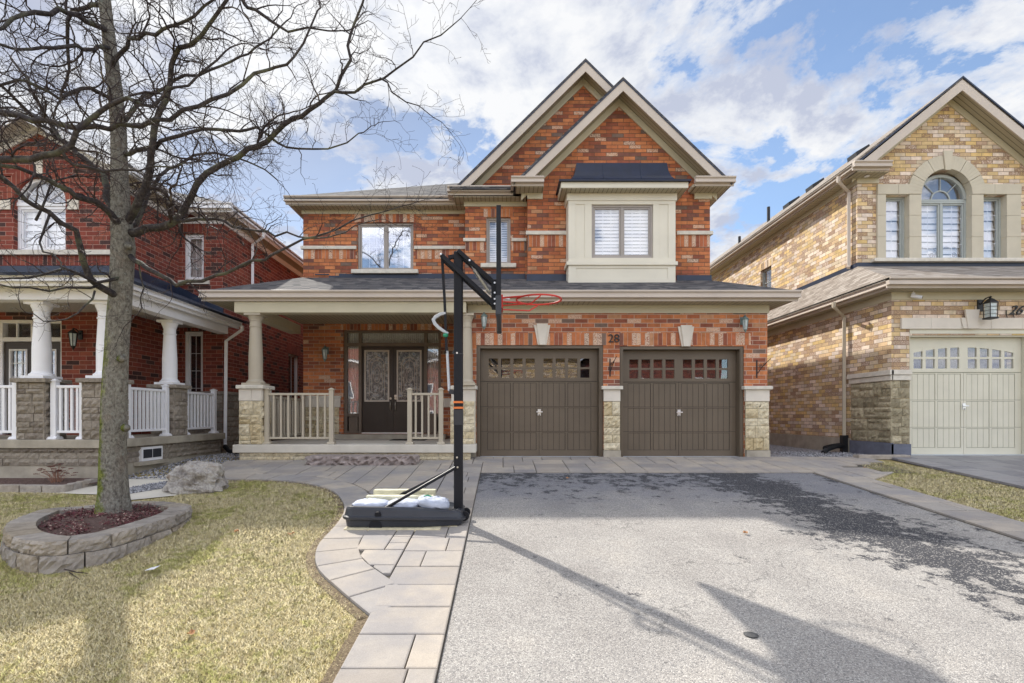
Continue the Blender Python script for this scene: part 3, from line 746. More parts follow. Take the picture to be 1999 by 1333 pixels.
# ------------------------------------------------------------------ porch
PF = 9.80
p = MB(); p.box(-5.16, -0.50, PF, PF+0.46, 0.13, 0.285); p.box(-5.10, -0.78, PF+0.461, YM-.002, 0.125, 0.28)
part(p, 'porch_slab', M['concrete'], H, bevel=0.012)
p = MB(); ashlar(p, -5.06, -0.60, -0.03, 0.128, PF+0.09, 0.035, seed=44, hmin=0.07, hmax=0.12, lmin=0.25, lmax=0.75)
ashlar(p, PF+.09, YM, -0.03, 0.128, -5.05, 0.03, axis='y', sgn=-1, seed=46); part(p, 'stone_veneer', M['cream_stone'], H)
p = MB(); p.box(-5.05, -0.62, PF+0.08, YM-.01, -0.12, 0.124); part(p, 'foundation', M['found'], H)
p = MB(); p.box(-4.05, -1.35, YM-0.38, YM-.002, 0.281, 0.395); part(p, 'door_step', M['found'], H, bevel=0.01)
# pier and column
px0, px1, py0, py1 = -5.10, -4.66, PF+0.12, PF+0.56
p = MB(); p.box(px0+.03, px1-.03, py0+.03, py1-.03, 0.286, 1.36); part(p, 'mortar_bed', M['mortar_dark'], H)
p = MB(); ashlar(p, px0, px1, 0.287, 1.13, py0+.03, 0.045, seed=51, lmin=0.14, lmax=.32, hmin=.15, hmax=.26, rough=.026); ashlar(p, py0, py1, 0.287, 1.13, px1-.03, 0.035, axis='y', sgn=1, seed=52, hmin=.12, hmax=.24)
ashlar(p, py0, py1, 0.287, 1.13, px0+.03, 0.03, axis='y', sgn=-1, seed=53); part(p, 'stone_veneer', M['cream_stone'], H)
p = MB(); p.box(px0, px0+.24, py0, py1, 1.132, 1.36); p.box(px0+.245, px1, py0, py1, 1.132, 1.36); part(p, 'stone_block_band', M['cut_stone'], H, bevel=0.004)
p = MB(); p.box(px0-.04, px1+.05, py0-.05, py1+.05, 1.362, 1.435); part(p, 'stone_cap', M['sill'], H, bevel=0.014)
def column(par, cx, cy, z0, z1, r=0.14, mat='white'):
    c = MB(); c.box(cx-r*1.45, cx+r*1.45, cy-r*1.45, cy+r*1.45, z0, z0+0.045)
    h = z1-z0; rt = r*0.82
    c.lathe([(r*1.32, z0+.046), (r*1.34, z0+.07), (r*1.1, z0+.095), (r, z0+.12), (r*1.0, z0+h*.4), (rt, z1-.27), (rt*1.12, z1-.265), (rt*1.12, z1-.245), (rt, z1-.24), (rt, z1-.15), (rt*1.1, z1-.145), (rt*1.12, z1-.12), (rt*1.34, z1-.07), (rt*1.36, z1-.045)], cx, cy, 28)
    c.box(cx-rt*1.5, cx+rt*1.5, cy-rt*1.5, cy+rt*1.5, z1-.044, z1-.001)
    o = part(c, 'porch_column', M[mat], par); return o
column(H, -4.87, PF+0.33, 1.436, 2.85, 0.130, 'greige')
column(H, -0.70, PF+0.36, 1.436, 2.85, 0.12, 'greige')
p = MB(); ashlar(p, -1.02, -0.54, 0.287, 1.13, PF+.30, 0.035, seed=57, lmin=0.14, lmax=.3, hmin=.1, hmax=.2); part(p, 'stone_veneer', M['cream_stone'], H)
p = MB(); p.box(-1.0, -0.53, PF+.305, YG-.13, 0.287, 1.36); part(p, 'mortar_bed', M['cut_stone'], H)
p = MB(); p.box(-1.04, -0.50, PF+.26, YG-.125, 1.362, 1.435); part(p, 'stone_cap', M['sill'], H, bevel=0.012)
# veneer on the recessed wall beside the door
p = MB(); ashlar(p, -4.88, -4.0, 0.285, 1.05, YM-.001, 0.035, seed=61); part(p, 'stone_veneer', M['cream_stone'], H)
p = MB(); p.box(-4.89, -3.97, YM-.035, YM-.001, 1.055, 1.27); p.box(-1.45, -.8, YM-.035, YM-.001, 1.055, 1.27); part(p, 'stone_block_band', M['cut_stone'], H)
p = MB(); p.box(-4.92, -3.95, YM-.06, YM-.001, 1.272, 1.33); part(p, 'stone_cap', M['sill'], H)
# front entrance
yd = YM+0.05
e = MB(); x0, x1, z0, z1 = DH
for q in (x0, -3.545, -1.925, x1-0.075): e.box(q, q+0.075, yd, yd+.13, z0, z1-.06)
e.box(x0, x1, yd-.002, yd+.13, z1-.06, z1); e.box(x0+.075, -3.545, yd+.003, yd+.12, 2.56, 2.64); e.box(-3.47, -1.925, yd+.003, yd+.12, 2.56, 2.64); e.box(-1.85, x1-.075, yd+.003, yd+.12, 2.56, 2.64)
for (a, b2) in ((x0+.075, -3.545), (-1.85, x1-.075)):
    e.box(a, b2, yd+.01, yd+.12, 0.40, 0.46); e.box(a, b2, yd+.01, yd+.12, .82, .90); e.box(a+.03, b2-.03, yd+.045, yd+.10, 0.46, 0.82)
ent = part(e, 'door_frame', M['door_frame'], H, bevel=0.004)
g = MB()
for (a, b2) in ((x0+.075, -3.545), (-1.85, x1-.075)): g.box(a, b2, yd+.05, yd+.054, 0.90, 2.56); g.box(a, b2, yd+.05, yd+.054, 2.64, 2.89)
g.box(-3.47, -1.925, yd+.05, yd+.054, 2.64, 2.89)
part(g, 'pane', M['glass_clear'], ent)
cu = MB()
for (a, b2, c0, c1) in ((x0+.08, -3.55, .9, 2.56), (-1.845, x1-.08, .9, 2.56), (-3.47, -1.93, 2.64, 2.89), (x0+.08, -3.55, 2.64, 2.89), (-1.845, x1-.08, 2.64, 2.89)):
    n = max(6, int((b2-a)/0.014))
    for i in range(n):
        u0 = a+(b2-a)*i/n; u1 = a+(b2-a)*(i+1)/n; f0 = .015*math.sin(i*1.7); f1 = .015*math.sin((i+1)*1.7)
        cu.add([(u0, yd+.09+f0, c0), (u1, yd+.09+f1, c0), (u1, yd+.09+f1, c1), (u0, yd+.09+f0, c1)], [(0, 1, 2, 3)])
part(cu, 'curtain', M['curtain'], ent)
bk = MB(); bk.box(x0, x1, yd+.5, yd+.52, .3, 3.0); part(bk, 'room_lining', M['room'], ent)
# leaded glass material: fine lead lines and rippled bevels
t = NT('leaded_glass'); xx, yy, zz = t.xyz()
vo = t.n('ShaderNodeTexVoronoi', feature='DISTANCE_TO_EDGE'); vo.inputs['Scale'].default_value = 11
t.l(t.comb(t.math('ABSOLUTE', t.math('SUBTRACT', t.math('FRACT', t.math('MULTIPLY', t.math('ADD', xx, 3.10+0.39), 1/0.78)), 0.5)), 0.0, t.math('MULTIPLY', zz, 0.8)), vo.inputs['Vector'])
lead = t.math('LESS_THAN', vo.outputs['Distance'], 0.022)
nn = t.noise(13, detail=3)
colr = t.ramp(nn, [(0.36, (0.02, 0.022, 0.03, 1)), (0.46, (0.16, 0.17, 0.16, 1)), (0.51, (0.04, 0.04, 0.045, 1)), (0.58, (0.46, 0.44, 0.38, 1)), (0.68, (0.14, 0.20, 0.28, 1))])
cc = t.mix(lead, colr, (0.30, 0.29, 0.27, 1))
t.bsdf(cc, 0.12, t.bump(nn, 0.6, 0.01), spec=0.8); M['leaded'] = t.m
for i, (a, b2, ga, gb) in enumerate(((-3.465, -2.70, -3.40, -2.80), (-2.695, -1.93, -2.60, -2.0))):
    d = MB(); zt = 2.555
    d.wall(a, b2, .42, zt, yd+.05, yd+.095, [(ga, gb, 1.20, 2.46)])
    for (q0, q1) in ((.52, 1.10),): 
        d.box(a+.14, b2-.14, yd+.045, yd+.0495, q0+.02, q1); d.box(a+.20, b2-.20, yd+.038, yd+.0445, q0+.09, q1-.07)
    do = part(d, 'front_door', M['door'], H, ('left' if i == 0 else 'right')+' leaf of the dark double front door')
    fr = MB(); fr.box(ga-.01, ga+.03, yd+.03, yd+.06, 1.19, 2.47); fr.box(gb-.03, gb+.01, yd+.03, yd+.06, 1.19, 2.47); fr.box(ga+.03, gb-.03, yd+.03, yd+.06, 1.19, 1.23); fr.box(ga+.03, gb-.03, yd+.03, yd+.06, 2.43, 2.47)
    part(fr, 'glass_surround', M['taupe'], do, bevel=.004)
    g = MB(); g.box(ga+.03, gb-.03, yd+.062, yd+.07, 1.23, 2.43); part(g, 'leaded_pane', M['leaded'], do)
    le = MB(); cxg = (ga+gb)/2
    def arc(r, zc, s_=1.0, a0=0, a1=180): return [(cxg+r*math.cos(R(q)), yd+.058, zc+r*s_*math.sin(R(q))) for q in np.linspace(a0, a1, 15)]
    le.tube([(cxg+.19, yd+.058, 1.35)]+arc(.19, 2.1)+[(cxg-.19, yd+.058, 1.35)], .009, 5)
    le.tube([(cxg+.13, yd+.058, 1.45)]+arc(.13, 2.08)+[(cxg-.13, yd+.058, 1.45)], .008, 5)
    le.tube(arc(.085, 1.85, 2.2, 0, 360), .007, 5); le.tube(arc(.05, 1.85, 2.2, 0, 360), .003, 5); le.tube(arc(.07, 1.5, 1.6, 0, 360), .003, 5)
    le.tube([(cxg, yd+.058, 1.25), (cxg, yd+.058, 1.38)], .004, 5); le.tube([(cxg, yd+.058, 2.03), (cxg, yd+.058, 2.42)], .004, 5)
    part(le, 'leading', M['taupe'], do)
    hd = MB(); hx = -2.76 if i == 0 else -2.635
    hd.tube([(hx, yd+.05, 1.20), (hx, yd+.0, 1.17), (hx, yd-.01, 1.10), (hx, yd+.01, 1.0), (hx, yd+.05, .97)], .009, 8); hd.tube([(hx, yd+.05, 1.27), (hx, yd+.02, 1.27)], .028, 12)
    if i: hd.box(hx-.03, hx+.03, yd+.03, yd+.05, 1.30, 1.36)
    part(hd, 'door_handle', M['brass'], do)
e = MB(); e.box(-3.46, -1.94, yd-.03, yd+.05, .396, .43); part(e, 'door_threshold', M['steel'], H)
# house number
me = text_mesh('28', 0.235, 0.012, name='house_number_28'); me.materials.append(M['black_iron'])
o = bpy.data.objects.new('house_number', me); COL.objects.link(o); join(o, H); o['label'] = 'black number 28 between the garage doors'
o.matrix_basis = Matrix.Translation((2.245, YG-0.018, 2.315)) @ Matrix.Rotation(R(90), 4, 'X')

# =================================================================== wall lanterns, hooks, railings
def lantern(name, label, x, y, z, mat='verdigris', k=1.0, big=False, group='wall lanterns on the houses'):
    e = thing(name, label, 'wall lantern', (0, 0, 0), group)
    a = MB(); a.lathe([(.0, -.0), (.045*k, 0)], 0, 0, 8) if False else None
    a.box(-.035*k, .035*k, -.02, -.001, -.03*k, .12*k)
    a.tube([(0, -.02, .06*k), (0, -.08*k, .12*k), (0, -.13*k, .13*k), (0, -.15*k, .10*k)], .009*k, 8)
    part(a, 'bracket', M[mat], e, bevel=.003)
    cy = -.15*k; n = 6 if not big else 4; a0 = R(45) if n == 4 else 0
    b = MB()
    b.lathe([(.004*k, .14*k), (.016*k, .125*k), (.006*k, .115*k), (.03*k, .10*k), (.075*k, .055*k), (.078*k, .045*k), (.06*k, .045*k)], 0, cy, n, a0)
    if not big:
        b.lathe([(.036*k, -.15*k), (.034*k, -.16*k), (.02*k, -.18*k), (.006*k, -.21*k), (.002*k, -.22*k)][::-1], 0, cy, n, a0)
        rt, rb, zt, zb = .062*k, .036*k, .045*k, -.15*k
    else:
        b.lathe([(.07*k, -.155*k), (.078*k, -.15*k), (.078*k, -.135*k), (.06*k, -.13*k)], 0, cy, n, a0); rt, rb, zt, zb = .068*k, .064*k, .045*k, -.135*k
    for i in range(n):
        an = a0+2*math.pi*i/n; ca, sa = math.cos(an), math.sin(an)
        b.tube([(rt*ca, cy+rt*sa, zt), (rb*ca, cy+rb*sa, zb)], .005*k, 5)
        if big:
            an2 = a0+2*math.pi*(i+1)/n; m_ = lambda r, zz: [(r*math.cos(an)+(r*math.cos(an2)-r*math.cos(an))*q, cy+r*math.sin(an)+(r*math.sin(an2)-r*math.sin(an))*q, zz) for q in (0, 1)]
            for zz in (.0, -.045*k, -.09*k): b.tube(m_(.066*k, zz), .003*k, 4)
    part(b, 'cage', M[mat], e)
    g = MB(); g.lathe([(rb*.86, zb), (rt*.86, zt)], 0, cy, n, a0); part(g, 'lantern_glass', M['frost'], e)
    e.location = (x, y, z); return e
lantern('wall_lantern', 'grey-green wall lantern over the left corner of the garage door by the porch column', -0.355, YG-.001, 2.76)
lantern('wall_lantern', 'grey-green wall lantern high at the right end of the orange brick garage wall', 4.82, YG-.001, 2.70)
lantern('wall_lantern', 'small grey wall lantern on the brick of the porch, left of the dark double door', -4.30, YM-.001, 2.39, k=1.15)
def hook(label, x, y, z, sgn=1, ang=0.0):
    e = thing('plant_hook', label, 'plant hook', (0, 0, 0), 'black scrolled plant hooks beside the garage doors')
    a = MB(); a.box(-.012, .012, -.012, -.001, -.20, .16); part(a, 'back_bar', M['black_iron'], e)
    b = MB(); pts = [(0, -.01, -.12)]+[(sgn*(.02+.23*q)*math.cos(ang), -.01-(.02+.23*q)*math.sin(ang), -.12+.30*q**0.7) for q in np.linspace(.05, 1, 10)]
    b.tube(pts, .007, 6)
    for (c_, rr_) in ((.07, .04), (.14, .035)):
        b.tube([(sgn*(c_+rr_*q/12*math.cos(q))*math.cos(ang), -.01-(c_+rr_*q/12*math.cos(q))*math.sin(ang), .02+c_*.4+rr_*q/12*math.sin(q)) for q in np.linspace(0, 11, 22)], .005, 5)
    part(b, 'scroll', M['black_iron'], e); e.location = (x, y, z); return e
hook('black iron plant hook on the brick pier between the two brown garage doors', 2.17, YG, 1.83, 1, 1.25)
hook('black iron plant hook with scrolls on the right corner brick pier of the garage', 5.12, YG, 1.80, 1, 0.35)

def railing(name, label, cat, loc, length, rot, nbal, mat, zr=0.93, post=0.085, group=None, posts=(1, 1), bal=0.034):
    e = thing(name, label, cat, (0, 0, 0), group); m = M[mat]
    for k, u in enumerate((0, length)):
        if not posts[k]: continue
        a = MB(); h = post/2; a.box(u-h, u+h, -h, h, 0.03, zr+.06)
        po = part(a, 'post', m, e, bevel=.004)
        a = MB(); a.prism_x([(-h-.035, 0), (h+.035, 0), (h+.035, .018), (h+.004, .045), (-h-.004, .045), (-h-.035, .018)], u-h-.03, u+h+.03); part(a, 'post_skirt', m, po, bevel=.003)
        a = MB(); a.box(u-h-.012, u+h+.012, -h-.012, h+.012, zr+.061, zr+.08); a.lathe([(h*1.35, zr+.0805), (h*.9, zr+.095), (.004, zr+.105)], u, 0, 4, R(45)); part(a, 'post_cap', m, po)
    a = MB(); a.box(post/2, length-post/2, -.03, .03, zr-.045, zr); part(a, 'top_rail', m, e, bevel=.006)
    a = MB(); a.box(post/2, length-post/2, -.022, .022, .10, .14); part(a, 'bottom_rail', m, e, bevel=.004)
    for i in range(nbal):
        u = post/2+(length-post)*(i+0.6)/(nbal+.2); a = MB(); a.box(u-bal/2, u+bal/2, -bal/2, bal/2, .14, zr-.045); part(a, 'baluster', m, e)
    e.location = loc; e.rotation_euler = (0, 0, rot); return e
RG = 'greige railings of the orange house porch'
railing('porch_railing', 'long greige railing along the front of the porch, from the stone pier to the steps', 'railing', (-4.60, PF+.24, .286), 1.26, 0, 8, 'greige', zr=1.0, group=RG, bal=.036)
railing('porch_railing', 'short greige railing just left of the basketball pole on the porch', 'railing', (-1.80, PF+.20, .286), 0.61, 0, 4, 'greige', zr=1.0, group=RG, bal=.036)
railing('porch_railing', 'greige railing closing the left end of the porch behind the front railing', 'railing', (-4.84, PF+.70, .281), 1.95, R(90), 12, 'greige', zr=0.97, group=RG, bal=.036)
# stone step, mat
def rock_block(name, mat, x0, x1, y0, y1, z0, z1, seed, amp=.02, n=(26, 8, 5), top=.004):
    rs = random.Random(seed); mb = MB(); idx = {}
    def vid(i, j, k):
        if (i, j, k) in idx: return idx[(i, j, k)]
        x = x0+(x1-x0)*i/n[0]; y = y0+(y1-y0)*j/n[1]; z = z0+(z1-z0)*k/n[2]
        if j == 0: y += rs.uniform(-amp, amp)*1.6
        if j == n[1]: y += rs.uniform(-amp, amp)
        if i in (0, n[0]): x += rs.uniform(-amp, amp)
        z += rs.uniform(-top, top) if k == n[2] else 0
        if k == n[2] and (j == 0 or i in (0, n[0])): z -= rs.uniform(0, amp*.5)
        mb.v.append((x, y, z)); idx[(i, j, k)] = len(mb.v)-1; return idx[(i, j, k)]
    for i in range(n[0]):
        for k in range(n[2]):
            mb.f.append((vid(i, 0, k), vid(i+1, 0, k), vid(i+1, 0, k+1), vid(i, 0, k+1))); mb.f.append((vid(i+1, n[1], k), vid(i, n[1], k), vid(i, n[1], k+1), vid(i+1, n[1], k+1)))
        for j in range(n[1]): mb.f.append((vid(i, j, n[2]), vid(i+1, j, n[2]), vid(i+1, j+1, n[2]), vid(i, j+1, n[2]))); mb.f.append((vid(i, j+1, 0), vid(i+1, j+1, 0), vid(i+1, j, 0), vid(i, j, 0)))
    for j in range(n[1]):
        for k in range(n[2]): mb.f.append((vid(0, j+1, k), vid(0, j, k), vid(0, j, k+1), vid(0, j+1, k+1))); mb.f.append((vid(n[0], j, k), vid(n[0], j+1, k), vid(n[0], j+1, k+1), vid(n[0], j, k+1)))
    mb.mi = [0]*len(mb.f); return mb
o = rock_block('s', 0, -3.55, -1.56, 9.28, 9.72, -0.10, 0.108, 5, .026, (40, 7, 5)).build('stone_step', M['purple_stone'])
tag(o, 'long mauve-grey rough stone step lying in front of the porch', 'step')
o = MB().box(-2.55, -1.75, YM-1.0, YM-.5, .2815, .294).build('door_mat', M['mat'], bevel=.004); tag(o, 'thin dark door mat on the porch floor before the double door', 'door mat')
# =================================================================== HOUSE 26 (buff brick, sage garage door)
K = thing('brick_house', 'buff brick house at the right edge with a sage garage door and arched window', 'house', (10.2, 10.3, 0))
XS, XU, YU = 7.83, 8.15, 11.75
D3 = (8.19, 10.62, 0.03, 2.46)
w = MB()
w.wall(XS, 14.5, 0.03, 3.33, YG, YG+.3, [D3])
w.wall_side(YG+.3, 24.0, 0.0, 3.33, XS, XS+.3, [])
ZB = 6.36
ws = (8.77, 9.31, 4.42, 5.90); wc = (9.58, 10.74, 4.42, 6.47); wr = (11.0, 11.54, 4.42, 5.90)
w.wall(XU, 12.6, 3.3, 6.5, YU, YU+.3, [ws, wc, wr])
SW = (15.5, 16.15, 4.55, 5.4)
w.wall_side(YU+.3, 24.0, 3.3, ZB, XU, XU+.3, [SW])
w.box(12.3, 12.6, YU+.3, 24, 3.3, ZB); w.box(XU+.3, 12.3, 23.7, 24, 0, ZB); w.box(14.2, 14.5, YG+.3, 24, 0, 3.33)
GC, GZ = 10.22, 8.34; m3 = (8.34-6.45)/2.32
w.prism_y([(GC-(1.64/m3), 6.5), (GC+(1.64/m3), 6.5), (GC, GZ-.2)], YU, YU+.3)
w.prism_y([(XU, ZB), (12.3, ZB), (GC, GZ-.25)], 23.7, 24.0)
part(w, 'wall', M['yellow'], K)
s = MB(); s.box(XU-.006, XU+.02, SW[0]-.1, SW[1]+.1, 5.402, 5.62); part(s, 'soldier_course', M['yellow_soldier'], K)
# roofs
r = MB()
r.slab([(GC, 11.38, GZ+.02), (7.78, 11.38, 6.46), (7.78, 24.3, 6.46), (GC, 24.3, GZ+.02)], .05); r.slab([(GC, 11.38, GZ+.02), (12.66, 11.38, 6.46), (12.66, 24.3, 6.46), (GC, 24.3, GZ+.02)], .05)
part(r, 'roof', M['shingle_brown'], K)
r = MB(); r.slab([(7.46, 9.86, 3.51), (14.9, 9.86, 3.51), (14.9, YU-.01, 4.27), (XU, YU-.01, 4.27)], .05); r.slab([(7.46, 9.86, 3.51), (XU-.01, YU, 4.27), (XU-.01, 24.0, 4.27), (7.46, 24.0, 3.51)], .05)
part(r, 'roof', M['shingle_brown'], K, label='lower roof over the sage garage')
a = MB(); chevron(a, GC, 2.40, GZ, m3, 0.035, 0.27, 11.37, 11.40, zmin=6.462); part(a, 'bargeboard', M['taupe'], K)
a = MB(); chevron(a, GC, 2.36, GZ, m3, 0.17, 0.195, 11.402, YU-.002, zmin=6.38); part(a, 'soffit', M['soffit_y'], K)
a = MB(); chevron(a, GC, 2.2, GZ, m3, 0.197, 0.36, YU-.03, YU-.002); part(a, 'frieze_board', M['frieze'], K)
a = MB(); chevron(a, GC, 2.44, GZ+.03, m3, -0.01, 0.03, 11.35, 11.369); part(a, 'drip_edge', M['flash'], K)
g = MB(); gutter_x(g, 7.78, 8.62, 11.28, 6.48); gutter_y(g, 11.40, 24, 7.78, 6.475, -1)
gutter_x(g, 7.46, 14.9, 9.84, 3.52, 1.1); gutter_y(g, 9.96, 24, 7.46, 3.515, -1, 1.1); part(g, 'gutter', M['taupe'], K)
f = MB(); f.box(7.9, 8.62, 11.41, YU-.001, 6.27, 6.285); f.box(7.58, 14.8, 9.97, YG-.001, 3.32, 3.335); part(f, 'soffit', M['soffit'], K)
f = MB(); f.box(7.9, XU-.001, YU, 24, 6.272, 6.287); f.box(7.58, XS-.001, YG, 24, 3.322, 3.337); part(f, 'soffit', M['soffit_y'], K)
f = MB(); f.box(XU-.03, 8.62, YU-.04, YU-.001, 6.16, 6.268); f.box(XU-.028, XU-.001, YU, 24, 6.16, 6.268); f.box(XS-.02, 14.5, YG-.03, YG-.001, 3.17, 3.318); f.box(XS-.022, XS-.001, YG, 24, 3.17, 3.318); part(f, 'frieze_board', M['frieze'], K)
fl = MB(); fl.box(XU-.03, 12.6, YU-.035, YU-.001, 4.25, 4.345); fl.box(XU-.035, XU-.001, YU, 24, 4.24, 4.34); part(fl, 'flashing', M['flash'], K)
a = MB(); a.lathe([(.045, 6.262), (.055, 6.258), (.055, 6.252), (.04, 6.25)][::-1], 8.25, 11.58, 14); part(a, 'soffit_light', M['white'], K)
# stone surround of the three-part window
s = MB(); y0, y1 = YU-.05, YU+.12
for (a, b2, zt) in ((8.58, 8.774, 5.90), (9.306, 9.584, 5.90), (10.736, 11.004, 5.90), (11.536, 11.86, 5.90)):
    zz = 4.43
    for q in (4.93, 5.42, zt): s.box(a, b2, y0, y1, zz+.002, q-.002); zz = q
for (a, b2) in ((8.58, 9.05), (9.055, 9.30), (11.02, 11.25), (11.255, 11.86)): s.box(a, b2, y0-.01, y1, 5.902, 6.13)
cxw, rw = 10.16, .58
for i in range(6):
    s.ring(cxw, 5.90, rw, .89, 30*i+.4, 30*(i+1)-.4, y0-.012, y1-.001, 5)
s.prism_y([(cxw-.06, 6.44), (cxw+.06, 6.44), (cxw+.11, 6.88), (cxw-.11, 6.88)], y0-.04, y0-.013)
part(s, 'stone_surround', M['cut_grey'], K, bevel=.004)
s = MB(); s.box(8.45, 12.0, YU-.14, YU+.05, 4.345, 4.425); part(s, 'window_sill', M['sill'], K, bevel=.012)
window(K, ws[0], ws[1], 4.43, 5.898, YU+.10, 1, 'winframe_blue', (2, 4), 'blind', 'glass', sill=False, label='left narrow light of the arched window group', slats=6, fw=.045)
window(K, wr[0], wr[1], 4.43, 5.898, YU+.10, 1, 'winframe_blue', (2, 4), 'blind', 'glass', sill=False, label='right narrow light of the arched window group', slats=6, fw=.045)
wm = window(K, wc[0], wc[1], 4.43, 5.80, YU+.10, 2, 'winframe_blue', (2, 4), 'blind', 'glass', sill=False, label='tall centre window under the arch', slats=9, fw=.045)
a = MB(); a.ring(cxw, 5.83, rw-.055, rw+.01, 0, 180, YU+.10, YU+.19, 24); a.box(cxw-rw, cxw+rw, YU+.10, YU+.19, 5.802, 5.845)
for q in (45, 90, 135): a.tube([(cxw+.2*math.cos(R(q)), YU+.13, 5.84+.2*math.sin(R(q))), (cxw+.54*math.cos(R(q)), YU+.13, 5.84+.54*math.sin(R(q)))], .011, 5)
a.ring(cxw, 5.84, .20, .225, 0, 180, YU+.12, YU+.14, 16)
fa = part(a, 'arched_window', M['winframe_blue'], K)
a = MB(); n = 20; a.prism_y([(cxw+(rw-.03)*math.cos(R(180*i/n)), 5.84+(rw-.03)*math.sin(R(180*i/n))) for i in range(n+1)], YU+.145, YU+.149); part(a, 'pane', M['glass'], fa)
a = MB(); a.box(9.5, 10.8, YU+.4, YU+.41, 5.8, 6.6); part(a, 'room_lining', M['room_pale'], fa)
a = MB()
for (x0, x1, zc) in ((9.66, 10.1, 4.66), (10.25, 10.62, 4.68)):
    a.tube([(x0+(x1-x0)*q, YU+.19, zc+.10*math.sin(q*3.1)+.03*math.sin(q*9)) for q in np.linspace(0, 1, 18)], .010, 5)
    a.tube([(x1-.09+.055*math.cos(q)*(1-q/14), YU+.19, zc-.09+.06*math.sin(q)*(1-q/14)) for q in np.linspace(0, 9, 26)], .008, 5)
    a.tube([(x1-.02, YU+.19, zc-.12), (x1+.03, YU+.19, zc+.03), (x1+.05, YU+.19, zc-.1)], .008, 5)
part(a, 'scroll_ornament', M['winframe'], wm)
window_side(K, SW[0], SW[1], SW[2], SW[3], XU+.06, -1, 'winframe_blue', (1, 2), 'glass', sill=False)
# garage storey trim
s = MB(); x = 8.0
for L in (.59, .60, .60, .62, .60, .6):
    s.box(x+.002, x+L-.002, YG-.05, YG-.001, 2.58, 2.80); x += L
s.prism_y([(9.30, 2.58), (9.47, 2.58), (9.53, 2.96), (9.24, 2.96)], YG-.09, YG-.051); s.prism_y([(9.22, 2.585), (9.55, 2.585), (9.58, 2.80), (9.17, 2.80)], YG-.07, YG-.0515)
part(s, 'stone_lintel', M['cut_stone'], K, bevel=.004)
f = MB(); f.box(D3[0], D3[1], YG+.02, YG+.28, 2.462, 2.58); f.box(D3[0], D3[1], YG-.01, YG+.02, 2.49, 2.579); part(f, 'door_header', M['sage'], K)
garage_door(K, D3[0], D3[1], 0.04, 2.46, YG, 'sage', 'sage_line', arch=True, label='sage green garage door with arched lights', rec=.24, fr=.03)
s = MB(); s.box(XS-.06, D3[0]-.001, YG-.08, YG-.001, 1.66, 1.76); s.box(XS-.09, XS-.001, YG-.08, 11.50, 1.66, 1.76)
s.box(XS-.04, D3[0]-.002, YG-.06, YG-.002, 1.55, 1.655); s.box(XS-.06, XS-.001, YG-.06, 11.49, 1.55, 1.655); part(s, 'stone_cap', M['sill'], K, bevel=.01)
s = MB(); ashlar(s, XS-.03, D3[0]-.005, .28, 1.545, YG-.001, .04, seed=71, lmin=.14, lmax=.28, hmin=.12, hmax=.26); ashlar(s, YG-.03, 11.46, .30, 1.545, XS-.001, .05, axis='y', sgn=-1, seed=74, lmin=.2, lmax=.5, hmin=.12, hmax=.26)
part(s, 'stone_veneer', M['mixed_stone'], K)
s = MB(); s.box(XS-.045, D3[0]-.01, YG-.06, YG-.001, -.03, .275); s.box(XS-.05, XS-.001, YG-.06, 11.47, -.03, .295); part(s, 'foundation', M['found_blue'], K)
s = MB(); s.box(XS-.02, XS-.001, 11.475, 24, -.05, .34); part(s, 'foundation', M['found'], K)
# downspouts
def downspout(par, pts, r=.045, mat='taupe', name='downspout'):
    a = MB(); a.tube(pts, r, 4); return part(a, name, M[mat], par)
downspout(K, [(7.72, 11.75, 6.33), (7.72, 11.76, 6.22), (XU-.06, 11.95, 6.05), (XU-.06, 11.95, 4.34), (XU-.10, 11.9, 4.28)])
downspout(K, [(7.42, 11.45, 3.38), (7.42, 11.46, 3.28), (XS-.07, 11.62, 3.08), (XS-.07, 11.62, .36)], mat='greige')
a = MB(); a.tube([(XS-.07, 11.62, .40), (XS-.07, 11.62, -.02)], .085, 4); a.tube([(XS-.1, 11.60, .16), (XS-.30, 11.5, .17), (XS-.62, 11.35, .10), (XS-.74, 11.3, .02)], .055, 10)
for q in range(11): u = q/10; a.tube([(XS-.15-.5*u, 11.575-.21*u, .168-.05*u*u), (XS-.165-.5*u, 11.569-.21*u, .167-.05*u*u)], .062, 10)
part(a, 'downspout_extension', M['rubber'], K, smooth=False)
# roof vents
for (y, kx, nm) in ((13.6, .25, 0), (15.6, .2, 0), (16.8, .25, 0)):
    X = GC-.35-kx; Zr = GZ-m3*(GC-X)+.02; a = MB(); a.prism_y([(X-.20, Zr-.15), (X+.15, Zr+.12), (X+.13, Zr+.19), (X-.22, Zr-.02)], y, y+.36); part(a, 'roof_vent', M['black_iron'], K)
for (x, y, h) in ((9.0, 17.3, .55), (8.9, 19.2, .3)):
    Zr = GZ-m3*(GC-x); a = MB(); a.lathe([(.05, Zr-.05), (.05, Zr+h)], x, y, 10); part(a, 'vent_pipe', M['black_iron'], K)
me = text_mesh('26', .27, .01, font_shear=.55, name='house_number_26'); me.materials.append(M['black_iron'])
o = bpy.data.objects.new('house_number', me); COL.objects.link(o); join(o, K); o['label'] = 'slanted black number 26 beside the lantern'
o.matrix_basis = Matrix.Translation((10.29, YG-.018, 2.87)) @ Matrix.Rotation(R(90), 4, 'X')
a = MB()
for q in (10.10, 10.24): a.tube([(q+.02*math.cos(v)+v*.012, YG-.02, 2.86+.1*math.sin(v*.9)) for v in np.linspace(0, 5, 14)], .006, 4)
part(a, 'number_flourish', M['black_iron'], K)
lantern('wall_lantern', 'large black lantern with leaded panes over the sage garage door, left of number 26', 9.60, YG-.001, 2.98, 'black_iron', 1.55, True)
e = thing('security_camera', 'small white security camera under the eave of the buff brick house', 'camera', (0, 0, 0))
